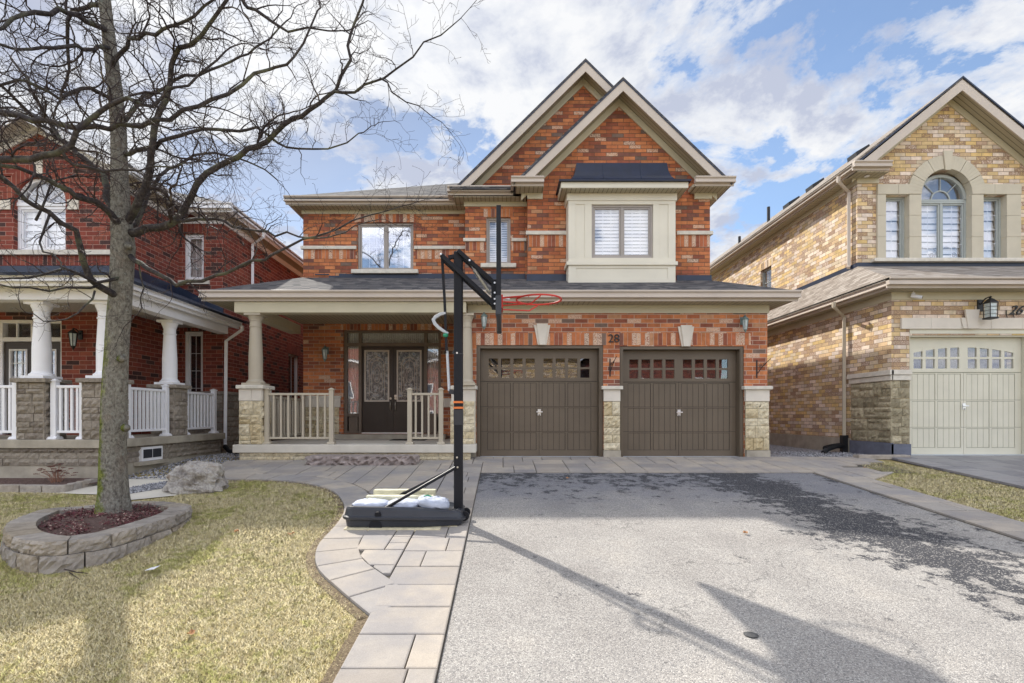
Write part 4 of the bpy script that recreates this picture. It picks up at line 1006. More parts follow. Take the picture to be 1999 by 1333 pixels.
a = MB(); a.lathe([(.03, 0), (.03, .02), (.012, .03), (.012, .05)][::1], 0, 0, 12); part(a, 'mount', M['white'], e)
a = MB(); a.tube([(-.03, .02, -.03), (.10, -.09, -.09)], .034, 12); bd = part(a, 'camera_body', M['white'], e, bevel=.004); a = MB(); a.tube([(.101, -.091, -.0905), (.106, -.095, -.0925)], .024, 12); part(a, 'lens', M['black'], bd)
e.location = (8.20, YG-.09, 3.27)

# =================================================================== HOUSE 30 (dark red brick, white porch)
L = thing('brick_house', 'dark red brick house at the left edge with white porch columns behind the bare tree', 'house', (-8.5, 10, 0))
YF, YR, XA, XW = 10.0, 11.75, -7.4, -6.4
w = MB()
WL = (-9.53, -8.52, 4.06, 5.52); DL = (-10.3, -8.60, .47, 2.72)
w.wall(-14.0, XA, -.2, 5.50, YF, YF+.3, [WL, DL])
w.prism_y([(-11.0, 5.5), (XA, 5.5), (-9.05, 6.42), (-9.2, 6.42)], YF, YF+.3)
w.wall_side(YF+.3, YR, -.2, 5.50, XA-.3, XA)
WR1 = (-7.30, -6.86, .98, 2.78); WR2 = (-7.30, -6.84, 3.95, 5.02)
w.wall(XA-.3, XW, -.2, 5.50, YR, YR+.3, [WR1, WR2])
SL = (15.35, 16.15, 1.0, 2.72)
w.wall_side(YR+.3, 24, -.2, 5.50, XW-.3, XW, [SL])
w.box(-14, XW-.3, 23.7, 24, -.2, 5.5); w.box(-14, -13.7, YF+.3, 23.7, -.2, 5.5)
part(w, 'wall', M['red'], L)
s = MB()
s.ring(-9.025, 5.02, .51, .74, 0, 180, YF-.008, YF+.2, 20)
s.box(-7.42, -6.72, YR-.006, YR+.02, 5.022, 5.24); s.box(-7.40, -6.78, YR-.006, YR+.02, 2.782, 2.88)
s.box(XW-.02, XW+.006, SL[0]-.1, SL[1]+.1, 2.722, 2.98)
s.box(-11, XA, YF-.006, YF+.02, 3.78, 3.97)
part(s, 'soldier_course', M['red_soldier'], L)
s = MB(); s.box(-10.1, -9.58, YF-.03, YF-.009, 4.86, 5.05); s.box(-8.47, -8.25, YF-.03, YF-.009, 4.86, 5.05); s.box(-9.10, -8.95, YF-.03, YF-.009, 5.56, 5.82); part(s, 'impost_stone', M['cut_stone'], L)
s = MB(); s.box(-11.5, -7.5, YF-.07, YF-.009, 3.97, 4.06); s.box(-7.40, -6.70, YR-.06, YR-.001, 3.85, 3.94); part(s, 'stone_band', M['sill'], L)
# upper window with a fan top
window(L, WL[0], WL[1], 4.07, 4.96, YF+.08, 2, 'white', (2, 4), 'blind', 'glass', sill=False, label='white upstairs window with fan top', slats=6, fw=.06)
a = MB(); a.box(WL[0], WL[1], YF+.06, YF+.17, 4.962, 5.03); a.ring(-9.025, 5.02, .44, .506, 0, 180, YF+.08, YF+.17, 20)
for q in (36, 72, 108, 144): a.tube([(-9.025, YF+.12, 5.03), (-9.025+.46*math.cos(R(q)), YF+.12, 5.03+.46*math.sin(R(q)))], .010, 5)
fa = part(a, 'fan_window', M['white'], L)
a = MB(); a.prism_y([(-9.025+.47*math.cos(R(180*i/20)), 5.03+.47*math.sin(R(180*i/20))) for i in range(21)], YF+.135, YF+.139); part(a, 'pane', M['glass'], fa)
a = MB(); a.box(-9.6, -8.4, YF+.35, YF+.36, 4.9, 5.6); part(a, 'room_lining', M['room_pale'], fa)
window(L, WR2[0], WR2[1], WR2[2], WR2[3], YR+.06, 1, 'white', (2, 4), 'curtain', 'glass_clear', sill=False, label='narrow white upstairs window in the red brick return', fw=.06)
window(L, WR1[0], WR1[1], WR1[2], WR1[3], YR+.06, 1, 'white', (2, 4), None, 'glass_dark', sill=False, label='narrow white window at the end of the porch', fw=.06, room='room')
window_side(L, SL[0], SL[1], SL[2], SL[3], XW-.05, 1, 'white', (2, 1), 'glass_dark')
# entrance
a = MB()
for q in (-10.3, -9.86, -8.66): a.box(q, q+.06, YF+.05, YF+.16, .47, 2.66)
a.box(-10.3, -8.6, YF+.048, YF+.16, 2.66, 2.72); a.box(-9.8, -8.66, YF+.052, YF+.15, 2.30, 2.38); a.box(-9.25, -9.21, YF+.053, YF+.15, 2.38, 2.66)
for q in (-9.53, -8.94): a.box(q-.012, q+.012, YF+.06, YF+.1, 2.38, 2.66)
fr = part(a, 'door_frame', M['white'], L)
a = MB(); a.box(-10.24, -8.62, YF+.11, YF+.114, 2.38, 2.66); a.box(-10.24, -9.86, YF+.11, YF+.114, .5, 2.66); part(a, 'pane', M['glass_dark'], fr)
a = MB(); a.box(-10.3, -8.6, YF+.55, YF+.56, .3, 2.8); part(a, 'room_lining', M['room'], fr)
for (d0, d1) in ((-9.795, -9.24), (-9.23, -8.665)):
    a = MB(); a.wall(d0, d1, .50, 2.29, YF+.08, YF+.13, [(d0+.11, d1-.09, 1.05, 2.15)]); do = part(a, 'front_door', M['door'], L)
    a = MB(); g0, g1, c0, c1 = d0+.11, d1-.09, 1.05, 2.15
    a.box(g0, g0+.03, YF+.06, YF+.11, c0, c1); a.box(g1-.03, g1, YF+.06, YF+.11, c0, c1); a.box(g0+.03, g1-.03, YF+.06, YF+.11, c0, c0+.03); a.box(g0+.03, g1-.03, YF+.06, YF+.11, c1-.03, c1)
    for k in (1, 2): q = g0+(g1-g0)*k/3; a.box(q-.008, q+.008, YF+.085, YF+.095, c0+.03, c1-.03)
    for k in (1, 2, 3): q = c0+(c1-c0)*k/4; a.box(g0+.03, g1-.03, YF+.086, YF+.094, q-.008, q+.008)
    part(a, 'glazing_bars', M['white'], do); a = MB(); a.box(g0, g1, YF+.10, YF+.104, c0, c1); part(a, 'pane', M['glass_clear'], do)
lantern('wall_lantern', 'dark wall lantern on the red brick beside the neighbouring white-framed double door', -8.22, YF-.001, 2.36, 'black_iron', 1.2)
# roofs of house 30
m4 = .53; GLc = -9.05
r = MB(); r.slab([(GLc, 9.62, 6.66), (-6.98, 9.62, 6.66-m4*2.07), (-6.98, 14, 6.66-m4*2.07), (GLc, 14, 6.66)], .05); r.slab([(GLc, 9.62, 6.66), (-11.12, 9.62, 6.66-m4*2.07), (-11.12, 14, 6.66-m4*2.07), (GLc, 14, 6.66)], .05)
part(r, 'roof', M['shingle'], L)
r = MB(); r.slab([(-6.02, 11.37, 5.56), (-6.02, 24.3, 5.56), (-10.0, 20.3, 7.6), (-10.0, 15.4, 7.6)], .06); r.slab([(-14.2, 11.37, 5.56), (-6.02, 11.37, 5.56), (-10.0, 15.4, 7.6)], .06); r.slab([(-14.2, 24.3, 5.56), (-14.2, 11.37, 5.56), (-10.0, 15.4, 7.6), (-10, 20.3, 7.6)], .06); r.slab([(-6.02, 24.3, 5.56), (-14.2, 24.3, 5.56), (-10, 20.3, 7.6)], .06)
part(r, 'roof', M['shingle'], L)
a = MB(); chevron(a, GLc, 2.07, 6.645, m4, .03, .22, 9.60, 9.62, zmin=5.56); part(a, 'bargeboard', M['white'], L)
a = MB(); chevron(a, GLc, 2.05, 6.645, m4, .13, .155, 9.622, YF-.002); part(a, 'soffit', M['soffit_w'], L)
a = MB(); chevron(a, GLc, 1.9, 6.645, m4, .157, .30, YF-.03, YF-.002); part(a, 'frieze_board', M['white'], L)
g = MB(); gutter_x(g, -7.0, -6.0, 11.32, 5.575); gutter_y(g, 11.44, 24, -6.0, 5.57, 1); gutter_y(g, 9.7, 11.6, -6.96, 5.58, 1)
gutter_x(g, -14, -5.88, 7.68, 3.0); gutter_y(g, 7.80, 11.65, -5.88, 2.995, 1); part(g, 'gutter', M['white'], L)
f = MB(); f.box(-7.0, -6.12, 11.45, YR-.001, 5.38, 5.40); f.box(-13.8, -6.0, 7.81, YF-.001, 2.862, 2.877); f.box(XA+.001, -6.0, YF-.001, YR-.002, 2.861, 2.876); part(f, 'soffit', M['soffit_w'], L)
f = MB(); f.box(XW+.001, -6.12, YR, 24, 5.381, 5.401); f.box(XA+.001, -7.06, 9.7, YR-.4, 5.382, 5.402); part(f, 'soffit', M['soffit_y'], L)
f = MB(); f.box(XA+.01, XW+.03, YR-.03, YR-.001, 5.24, 5.378); f.box(XW+.001, XW+.03, YR, 24, 5.24, 5.378); f.box(XA+.001, XA+.03, YF, YR-.03, 5.24, 5.38); part(f, 'frieze_board', M['white'], L)
f = MB(); f.box(-13.8, -6.10, 8.02, 8.24, 2.66, 2.858); f.box(-6.32, -6.10, 8.241, 11.4, 2.661, 2.859); part(f, 'porch_beam', M['white'], L)
r = MB(); r.slab([(-14, 7.66, 2.99), (-5.86, 7.66, 2.99), (XA, YF-.01, 3.62), (-14, YF-.01, 3.62)], .05); r.slab([(-5.86, 7.66, 2.99), (-5.86, YR-.02, 2.99), (XA+.01, YR-.02, 3.62), (XA+.01, YF-.01, 3.62)], .05)
part(r, 'roof', M['shingle_navy'], L, label='dark porch roof')
f = MB(); f.box(-13, XA, YF-.03, YF-.001, 3.59, 3.76); f.box(XA+.001, XA+.035, YF, YR-.02, 3.6, 3.78)
f.prism_y([(XA, 3.60), (-6.38, 3.18), (-6.38, 3.30), (XA, 3.80)], YR-.04, YR-.002); part(f, 'flashing', M['flash'], L)
# porch base
ZS = .465
p = MB(); p.box(-14, -6.10, 8.0, YF-.002, ZS-.135, ZS); p.box(XA+.001, -6.10, YF-.002, 11.3, ZS-.135, ZS); part(p, 'porch_slab', M['found'], L, bevel=.01)
p = MB(); ashlar(p, -10.5, -6.20, .05, ZS-.137, 8.07, .035, seed=81, hmin=.07, hmax=.16, lmin=.3, lmax=.9); ashlar(p, 8.07, 11.25, .05, ZS-.137, -6.2, .035, axis='y', sgn=1, seed=82, hmin=.07, hmax=.16, lmin=.3, lmax=.9); part(p, 'stone_veneer', M['grey_stone'], L)
p = MB(); p.box(-14, -6.19, 8.065, YF, -.4, ZS-.14); p.box(XA, -6.19, YF, 11.27, -.3, ZS-.14); part(p, 'foundation', M['found'], L)
p = MB(); p.box(-6.19, -6.135, 8.72, 9.26, .06, .30); bw2 = part(p, 'basement_window', M['white'], L)
p = MB(); p.box(-6.134, -6.128, 8.76, 8.98, .11, .26); p.box(-6.134, -6.128, 9.0, 9.22, .11, .26); part(p, 'pane', M['room'], bw2)
p = MB(); p.box(-6.19, -6.08, 8.6, 9.36, -.01, .055); part(p, 'window_sill', M['found'], bw2, bevel=.008)
def pier(x0, x1, y0, y1, seed):
    p = MB(); ashlar(p, x0, x1, ZS+.002, 1.36, y0+.03, .035, seed=seed, lmin=.12, lmax=.32, hmin=.08, hmax=.2); ashlar(p, y0, y1, ZS+.002, 1.36, x1-.03, .035, axis='y', sgn=1, seed=seed+1, lmin=.12, lmax=.3, hmin=.08, hmax=.2)
    ashlar(p, y0, y1, ZS+.002, 1.36, x0+.03, .035, axis='y', sgn=-1, seed=seed+2); part(p, 'stone_veneer', M['grey_stone'], L)
    p = MB(); p.box(x0+.03, x1-.03, y0+.03, y1, ZS+.001, 1.36); part(p, 'mortar_bed', M['mortar_dark'], L)
    p = MB(); p.box(x0-.05, x1+.05, y0-.05, y1+.05, 1.362, 1.43); part(p, 'stone_cap', M['grey_stone'], L, bevel=.012)
    column(L, (x0+x1)/2, (y0+y1)/2, 1.431, 2.658, .125, 'white')
pier(-7.65, -7.19, 8.05, 8.47, 90); pier(-6.62, -6.16, 8.05, 8.47, 94); pier(-6.60, -6.15, 9.62, 10.04, 98)
RW = 'white railings of the red brick house porch'
railing('porch_railing', 'short white railing between the two front stone piers left of the tree trunk', 'railing', (-7.12, 8.16, ZS), .46, 0, 4, 'white', zr=.86, group=RW, bal=.038)
railing('porch_railing', 'white railing cut off by the left edge of the photo', 'railing', (-9.0, 8.16, ZS), 1.27, 0, 12, 'white', zr=.86, group=RW, bal=.038)
railing('porch_railing', 'longer white side railing just right of the tree trunk above the basement window', 'railing', (-6.27, 8.56, ZS), .99, R(90), 9, 'white', zr=.86, group=RW, bal=.034)
railing('porch_railing', 'white side railing farthest right, beyond the third stone pier', 'railing', (-6.27, 10.12, ZS), 1.02, R(90), 8, 'white', zr=.86, group=RW, bal=.034)
p = MB(); ashlar(p, XA+.01, XW, -.1, 1.33, YR-.001, .035, seed=101); ashlar(p, YR, 16.5, -.1, 1.33, XW+.001, .035, axis='y', sgn=1, seed=103, lmin=.25, lmax=.6); part(p, 'stone_veneer', M['grey_stone'], L)
p = MB(); p.box(XA+.01, XW+.08, YR-.08, YR-.002, 1.332, 1.40); p.box(XW+.001, XW+.08, YR, 16.5, 1.332, 1.40); part(p, 'stone_cap', M['grey_stone'], L)
downspout(L, [(-5.98, 12.85, 5.44), (-5.98, 12.86, 5.34), (XW+.07, 13.0, 5.18), (XW+.07, 13.0, .1)], .045, 'white')
downspout(L, [(-5.86, 11.55, 2.87), (-5.86, 11.55, 2.78), (XW+.10, 11.70, 2.55), (XW+.10, 11.66, .22), (XW+.16, 11.55, .12)], .045, 'white')
a = MB(); a.tube([(XW+.15, 11.56, .15), (XW+.32, 11.4, .06), (XW+.75, 11.0, -.02)], .05, 8); part(a, 'downspout_extension', M['rubber'], L)

# =================================================================== GROUND
t = NT('dormant_lawn_soil'); n = t.noise(3.0, detail=8, rough=.7); n2 = t.noise(45, detail=5, rough=.75)
c = t.ramp(n, [(.3, (0.30, 0.26, 0.10, 1)), (.5, (0.50, 0.42, 0.22, 1)), (.7, (0.26, 0.25, 0.09, 1))])
c = t.mix(1.0, c, t.ramp(n2, [(.3, (.45, .42, .38, 1)), (.7, (1.35, 1.3, 1.2, 1))]), 'MULTIPLY')
t.bsdf(c, .95, t.bump(n2, 1.0, .02), spec=.1); M['soil'] = t.m
def ground_sheet(name, poly, mat, dz, step=0.5):
    """flat-sided polygon (x,y) laid dz above the sloping ground, cut in rows so that it follows the slope"""
    mb = MB(); vs = [(x, y, zg(y)+dz) for x, y in poly]
    mb.add(vs, [tuple(range(len(vs)))]); return mb
g = MB(); ys = [-400, -60, -14, -8.001, -8, -1.0, 10.3, 40, 120, 500]
def gz(y): return zg(y)-.005 if y > -8 else zg(-1)-.12
xs = [-400, -60, -14, 14, 60, 400]
for y in ys:
    for x in xs: g.v.append((x, y, gz(y)-(0.3 if False else 0)))
for j in range(len(ys)-1):
    for i in range(len(xs)-1): q = j*len(xs)+i; g.f.append((q, q+1, q+len(xs)+1, q+len(xs))); g.mi.append(0)
structure(g, 'ground', M['soil'])
t = NT('road_asphalt'); t.bsdf(t.ramp(t.noise(60, detail=4), [(.3, (.05, .05, .052, 1)), (.7, (.10, .10, .10, 1))]), .9); M['road'] = t.m
structure(MB().box(-120, 120, -15.5, -8.4, zg(-1)-.13, zg(-1)-.105), 'road', M['road'])
# asphalt drive: pale worn aggregate with remains of black sealer
t = NT('worn_asphalt'); x, y, z = t.xyz()
vo = t.n('ShaderNodeTexVoronoi'); vo.inputs['Scale'].default_value = 112; t.l(t.pos(), vo.inputs['Vector'])
vw = t.white(vo.outputs['Position'])
agg = t.ramp(vw[0], [(0, (.20, .195, .19, 1)), (.14, (.31, .29, .275, 1)), (.45, (.40, .375, .345, 1)), (.75, (.45, .425, .39, 1)), (1, (.58, .55, .51, 1))])
vo2 = t.n('ShaderNodeTexVoronoi'); vo2.inputs['Scale'].default_value = 112; vo2.feature = 'DISTANCE_TO_EDGE'; t.l(t.pos(), vo2.inputs['Vector'])
agg = t.mix(t.math('LESS_THAN', vo2.outputs['Distance'], .055), agg, (.22, .21, .20, 1))
agg = t.mix(1.0, agg, t.ramp(t.noise(1.1, detail=6, rough=.6), [(.3, (.82, .81, .81, 1)), (.55, (1.0, 1.0, 1.0, 1)), (.7, (1.10, 1.08, 1.05, 1))]), 'MULTIPLY')
def dist_line(ax, ay, bx, by):       # distance to a line in the ground plane
    L_ = math.hypot(bx-ax, by-ay); nx, ny = -(by-ay)/L_, (bx-ax)/L_
    d = t.math('ADD', t.math('MULTIPLY', t.math('SUBTRACT', x, ax), nx), t.math('MULTIPLY', t.math('SUBTRACT', y, ay), ny)); return t.math('ABSOLUTE', d)
band_ = t.math('SUBTRACT', 1.0, t.math('DIVIDE', dist_line(3.75, 8.6, 4.05, 4.0), 1.15), clamp=True)
fade = t.n('ShaderNodeMapRange'); t.l(y, fade.inputs[0]); fade.inputs[1].default_value = 2.2; fade.inputs[2].default_value = 4.8
band_ = t.math('MULTIPLY', band_, fade.outputs[0])
patch = t.n('ShaderNodeMapRange'); t.l(y, patch.inputs[0]); patch.inputs[1].default_value = 6.4; patch.inputs[2].default_value = 8.4
xm = t.n('ShaderNodeMapRange'); t.l(x, xm.inputs[0]); xm.inputs[1].default_value = 4.3; xm.inputs[2].default_value = 3.3
patch_ = t.math('MULTIPLY', t.math('MULTIPLY', patch.outputs[0], xm.outputs[0]), .575)
edge_ = t.math('MULTIPLY', t.math('SUBTRACT', 1.0, t.math('DIVIDE', dist_line(5.2, 8, 5.2, 3), .35), clamp=True), .44)
bl = t.math('MAXIMUM', t.math('MAXIMUM', t.math('MULTIPLY', band_, 1.0), patch_), edge_)
nb = t.noise(1.6, detail=3, rough=.6, dist=.6); nf = t.noise(5.5, detail=9, rough=.74)
thr = t.math('ADD', t.math('MULTIPLY', t.math('SUBTRACT', nb, .5), 1.1), t.math('ADD', t.math('MULTIPLY', t.math('SUBTRACT', nf, .5), 3.0), .94))
s1 = t.math('ADD', t.math('SUBTRACT', bl, .94), thr)
mask = t.ramp(s1, [(.38, (0, 0, 0, 1)), (.50, (.38, .38, .38, 1)), (.60, (.95, .95, .95, 1))])
spk = t.ramp(t.math('ADD', t.math('MULTIPLY', t.noise(.9, detail=3), .5), t.math('MULTIPLY', nf, .5)), [(.66, (0, 0, 0, 1)), (.68, (.8, .8, .8, 1))])
mask = t.math('MAXIMUM', mask, spk)
keep = t.math('GREATER_THAN', t.math('ADD', t.math('MULTIPLY', vw[0], 1.0), 0.0), .90)
mask = t.math('MULTIPLY', mask, t.math('SUBTRACT', 1.0, t.math('MULTIPLY', keep, .7)))
shade_film = t.n('ShaderNodeMapRange'); t.l(t.math('ADD', y, t.math('MULTIPLY', t.math('SUBTRACT', t.noise(1.3, detail=5, rough=.65), .5), 2.6)), shade_film.inputs[0]); shade_film.inputs[1].default_value = 6.1; shade_film.inputs[2].default_value = 7.6; shade_film.inputs[3].default_value = 0; shade_film.inputs[4].default_value = .55
agg = t.mix(shade_film.outputs[0], agg, (.125, .14, .185, 1))  # bluish tone of the house's shade mixed into the colour, edge broken by noise
for tx in (.75, 2.25, 3.1):
    tr = t.math('SUBTRACT', 1.0, t.math('DIVIDE', dist_line(tx, 8, tx+.05, 2), .22), clamp=True); agg = t.mix(t.math('MULTIPLY', tr, .13), agg, (.16, .15, .15, 1))
vc = t.n('ShaderNodeTexVoronoi', feature='DISTANCE_TO_EDGE'); vc.inputs['Scale'].default_value = .55; wv = t.n('ShaderNodeVectorMath', operation='ADD'); t.l(t.pos(), wv.inputs[0]); nz_ = t.n('ShaderNodeTexNoise'); nz_.inputs['Scale'].default_value = 2.2; nz_.inputs['Detail'].default_value = 6; t.l(t.pos(), nz_.inputs[0]); t.l(nz_.outputs[1], wv.inputs[1]); t.l(wv.outputs[0], vc.inputs['Vector'])
crk = t.math('MULTIPLY', t.math('LESS_THAN', vc.outputs['Distance'], .0035), t.math('GREATER_THAN', t.noise(.9, detail=3), .52)); agg = t.mix(t.math('MULTIPLY', crk, .4), agg, (.07, .07, .07, 1))
c = t.mix(mask, agg, t.ramp(t.noise(40), [(.3, (.035, .036, .042, 1)), (.7, (.075, .076, .085, 1))]))
t.bsdf(c, .92, t.bump(t.math('SUBTRACT', vo.outputs['Distance'], 0.0), .55, -.006), spec=.15); M['drive'] = t.m
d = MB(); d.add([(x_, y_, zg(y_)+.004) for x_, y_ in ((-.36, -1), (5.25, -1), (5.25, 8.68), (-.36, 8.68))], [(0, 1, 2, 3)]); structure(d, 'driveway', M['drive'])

t = NT('brown_thatch_soil'); nn = t.noise(60, detail=5, rough=.7); t.bsdf(t.ramp(nn, [(.3, (.09, .065, .04, 1)), (.55, (.24, .18, .11, 1)), (.75, (.42, .34, .22, 1))]), .95, t.bump(nn, 1, .02)); M['soil_edge'] = t.m
# paving
BC = [(-4.95, 7.95), (-4.43, 8.08), (-3.70, 8.07), (-3.02, 7.83), (-2.47, 7.37), (-2.12, 6.77), (-1.92, 6.2), (-1.84, 5.6), (-1.80, 4.99), (-1.61, 4.45), (-1.28, 4.0), (-.925, 3.57)]
def catmull(pts, k=6):
    out = []
    for i in range(len(pts)-1):
        p0, p1, p2, p3 = [Vector((*pts[min(max(j, 0), len(pts)-1)], 0)) for j in (i-1, i, i+1, i+2)]
        for q in range(k):
            u = q/k; out.append(tuple((0.5*((2*p1)+(-p0+p2)*u+(2*p0-5*p1+4*p2-p3)*u*u+(-p0+3*p1-3*p2+p3)*u**3))[:2]))
    out.append(pts[-1]); return out
BCs = catmull(BC)
def offset(pl, d):
    out = []
    for i, p in enumerate(pl):
        a = Vector(pl[max(i-1, 0)]); b = Vector(pl[min(i+1, len(pl)-1)]); t_ = (b-a).normalized(); out.append((p[0]-t_.y*d, p[1]+t_.x*d))
    return out
INs = offset(BCs, .40)
def pip(x, y, poly):
    x = np.asarray(x); y = np.asarray(y); c = np.zeros(x.shape, bool); n = len(poly)
    for i in range(n):
        x0, y0 = poly[i]; x1, y1 = poly[(i+1) % n]
        if y0 == y1: continue
        c ^= ((y0 > y) != (y1 > y)) & (x < (x1-x0)*(y-y0)/(y1-y0)+x0)
    return c
def clip(poly, px_, py_, nx, ny):    # keep the side the normal points to
    out = []
    for i in range(len(poly)):
        a, b = poly[i], poly[(i+1) % len(poly)]; da = (a[0]-px_)*nx+(a[1]-py_)*ny; db = (b[0]-px_)*nx+(b[1]-py_)*ny
        if da >= 0: out.append(a)
        if (da >= 0) != (db >= 0): u = da/(da-db); out.append((a[0]+(b[0]-a[0])*u, a[1]+(b[1]-a[1])*u))
    return out
def paver(mb, poly, gap=.006, h=.03, bev=.008, lift=None):
    n = len(poly)
    if n < 3: return
    a = sum(poly[i][0]*poly[(i+1) % n][1]-poly[(i+1) % n][0]*poly[i][1] for i in range(n))/2
    if abs(a) < .004: return
    if a < 0: poly = poly[::-1]
    def inset(d):
        out = []
        for i in range(n):
            p0, p1, p2 = Vector(poly[i-1]), Vector(poly[i]), Vector(poly[(i+1) % n]); e1 = (p1-p0); e2 = (p2-p1)
            if e1.length < 1e-6 or e2.length < 1e-6: out.append((p1.x, p1.y)); continue
            e1.normalize(); e2.normalize(); n1 = Vector((-e1.y, e1.x)); n2 = Vector((-e2.y, e2.x)); den = 1+n1.dot(n2)
            v = (n1+n2)*(d/max(den, .35)); out.append((p1.x+v.x, p1.y+v.y))
        return out
    lo = inset(gap); hi = inset(gap+bev); zz = random.uniform(-.0015, .0015)
    vs = [(x, y, zg(y)+.004) for x, y in lo]+[(x, y, zg(y)+h-.004+zz) for x, y in lo]+[(x, y, zg(y)+h+zz) for x, y in hi]
    fs = [tuple(range(2*n, 3*n))]
    for i in range(n): j = (i+1) % n; fs += [(i, j, n+j, n+i), (n+i, n+j, 2*n+j, 2*n+i)]
    mb.add(vs, fs)
rp = random.Random(3)
def pattern(x0, x1, y0, y1, u=.19, sizes=((3, 2), (2, 2), (2, 1), (3, 2), (2, 3))):
    nx, ny = int(round((x1-x0)/u)), int(round((y1-y0)/u)); ux, uy = (x1-x0)/nx, (y1-y0)/ny
    used = [[False]*nx for _ in range(ny)]; out = []
    for j in range(ny):
        for i in range(nx):
            if used[j][i]: continue
            ss = list(sizes); rp.shuffle(ss)
            for (a, b) in ss+[(1, 1)]:
                if i+a <= nx and j+b <= ny and not any(used[j+q][i+p] for q in range(b) for p in range(a)):
                    for q in range(b):
                        for p in range(a): used[j+q][i+p] = True
                    out.append((x0+i*ux, x0+(i+a)*ux, y0+j*uy, y0+(j+b)*uy)); break
    return out
def stain(t, c):
    n = t.noise(1.6, detail=5, rough=.6)
    c = t.mix(t.ramp(n, [(.42, (0, 0, 0, 1)), (.62, (.6, .6, .6, 1))]), c, (.25, .245, .26, 1))
    return t.mix(1.0, c, t.ramp(t.noise(160, detail=2), [(.3, (.88, .88, .88, 1)), (.7, (1.1, 1.1, 1.1, 1))]), 'MULTIPLY')
M['paver'] = island('concrete_paver_blend', [(0, (.31, .28, .255, 1)), (.35, (.44, .385, .325, 1)), (.7, (.37, .34, .31, 1)), (1, (.49, .425, .35, 1))], nscale=5, nvar=.12, bump=.5, bscale=30, bdist=.006, extra=stain)
M['paver_dark'] = island('wet_look_paver', [(0, (.20, .20, .225, 1)), (1, (.30, .29, .30, 1))], rough=.45, nscale=4, nvar=.2, bump=.4, bscale=30)
M['sand'] = plain('joint_sand', (.09, .08, .065, 1), .95, var=.3, scale=30)
wk = MB()
# strip beside the drive
y = 8.66; rows = []
while y > 0.3:
    h = .383; x0, x1 = -.925, -.365
    k = rp.random()
    if abs(y-4.14) < .2 or k < .22: wk_cells = [(x0, x1)]
    else: q = x0+(x1-x0)*rp.choice((.38, .62, .66, .70)); wk_cells = [(x0, q), (q, x1)]
    for a, b in wk_cells: paver(wk, [(a, y-h), (b, y-h), (b, y), (a, y)], gap=.005)
    y -= h
# apron in front of the garage
for a, b, c0, c1 in pattern(-.925, 7.2, 8.69, 10.24): 
    if a > 5.9 and c1 < 9.3+(a-5.9)*.9: continue
    paver(wk, [(a, c0), (b, c0), (b, c1), (a, c1)])
for a, b, c0, c1 in pattern(5.27, 5.87, 0.6, 8.67, .2, ((3, 2), (3, 2), (2, 2))): paver(wk, [(a, c0), (b, c0), (b, c1), (a, c1)])
for a, b, c0, c1 in pattern(5.87, 7.0, 8.05, 8.69, .19):
    p_ = clip([(a, c0), (b, c0), (b, c1), (a, c1)], 5.95, 8.15, -.75, 1.0); paver(wk, p_)
# field before the porch, clipped to the curved border
region = INs+[(-.93, 3.6), (-.93, 9.88), (-5.0, 9.88)]
for a, b, c0, c1 in pattern(-5.1, -.93, 4.1, 9.86):
    q = [(a, c0), (b, c0), (b, c1), (a, c1)]; cx_, cy_ = (a+b)/2, (c0+c1)/2
    ds = [math.hypot(p_[0]-cx_, p_[1]-cy_) for p_ in INs]; i = ds.index(min(ds)); i0, i1 = max(i-1, 0), min(i+1, len(INs)-1)
    tx, ty = INs[i1][0]-INs[i0][0], INs[i1][1]-INs[i0][1]; l_ = math.hypot(tx, ty)
    if min(ds) < .6: q = clip(q, INs[i][0], INs[i][1], -ty/l_, tx/l_)
    elif not bool(pip([cx_], [cy_], region)[0]): continue
    q = clip(q, -4.45, 8.1, .80, .60) if len(q) > 2 else q
    if len(q) > 2: paver(wk, q)
# curved border course
acc = 0; last = 0
for i in range(1, len(BCs)):
    acc += math.hypot(BCs[i][0]-BCs[i-1][0], BCs[i][1]-BCs[i-1][1])
    if acc > .34 or i == len(BCs)-1:
        paver(wk, [BCs[j] for j in range(last, i+1)]+[INs[j] for j in range(i, last-1, -1)]); last = i; acc = 0
paver(wk, [(-4.95, 8.38), (-4.43, 8.10), (-4.1, 8.6), (-4.5, 9.2), (-5.05, 9.75), (-5.25, 9.75)])
structure(wk, 'paver_walkway', M['paver'])
sb = MB()
def sheet(mb, poly, dz): mb.add([(x, y, zg(y)+dz) for x, y in poly], [tuple(range(len(poly)))])
sheet(sb, [(-.925, 0), (-.36, 0), (-.36, 8.68), (-.925, 8.68)], .0045); sheet(sb, [(-.93, 8.68), (7.1, 8.68), (7.1, 10.29), (-.93, 10.29)], .005)
sheet(sb, [(5.25, 0), (5.88, 0), (5.88, 8.68), (5.25, 8.68)], .0055); sheet(sb, BCs+[(-.925, 8.68), (-.93, 9.86), (-5.1, 9.86)], .006)
structure(sb, 'paver_bed', M['sand'])
se = MB(); e0 = offset(BCs, -.075)
se.add([(x, y, zg(y)+.004) for x, y in BCs]+[(x, y, zg(y)+.004) for x, y in e0], [(i+1, i, len(BCs)+i, len(BCs)+i+1) for i in range(len(BCs)-1)])
se.add([(x, y, zg(y)+.004) for x, y in ((-1.0, .3), (-.925, .3), (-.925, 3.57), (-1.0, 3.57))], [(0, 1, 2, 3)])
structure(se, 'lawn_edge_soil', M['soil_edge'])
nd = MB()
for a, b, c0, c1 in pattern(7.62, 12.5, 4.2, 10.28, .2, ((3, 1), (2, 1), (3, 2), (2, 2))): paver(nd, [(a, c0), (b, c0), (b, c1), (a, c1)], h=.05)
structure(nd, 'neighbour_driveway', M['paver_dark'])
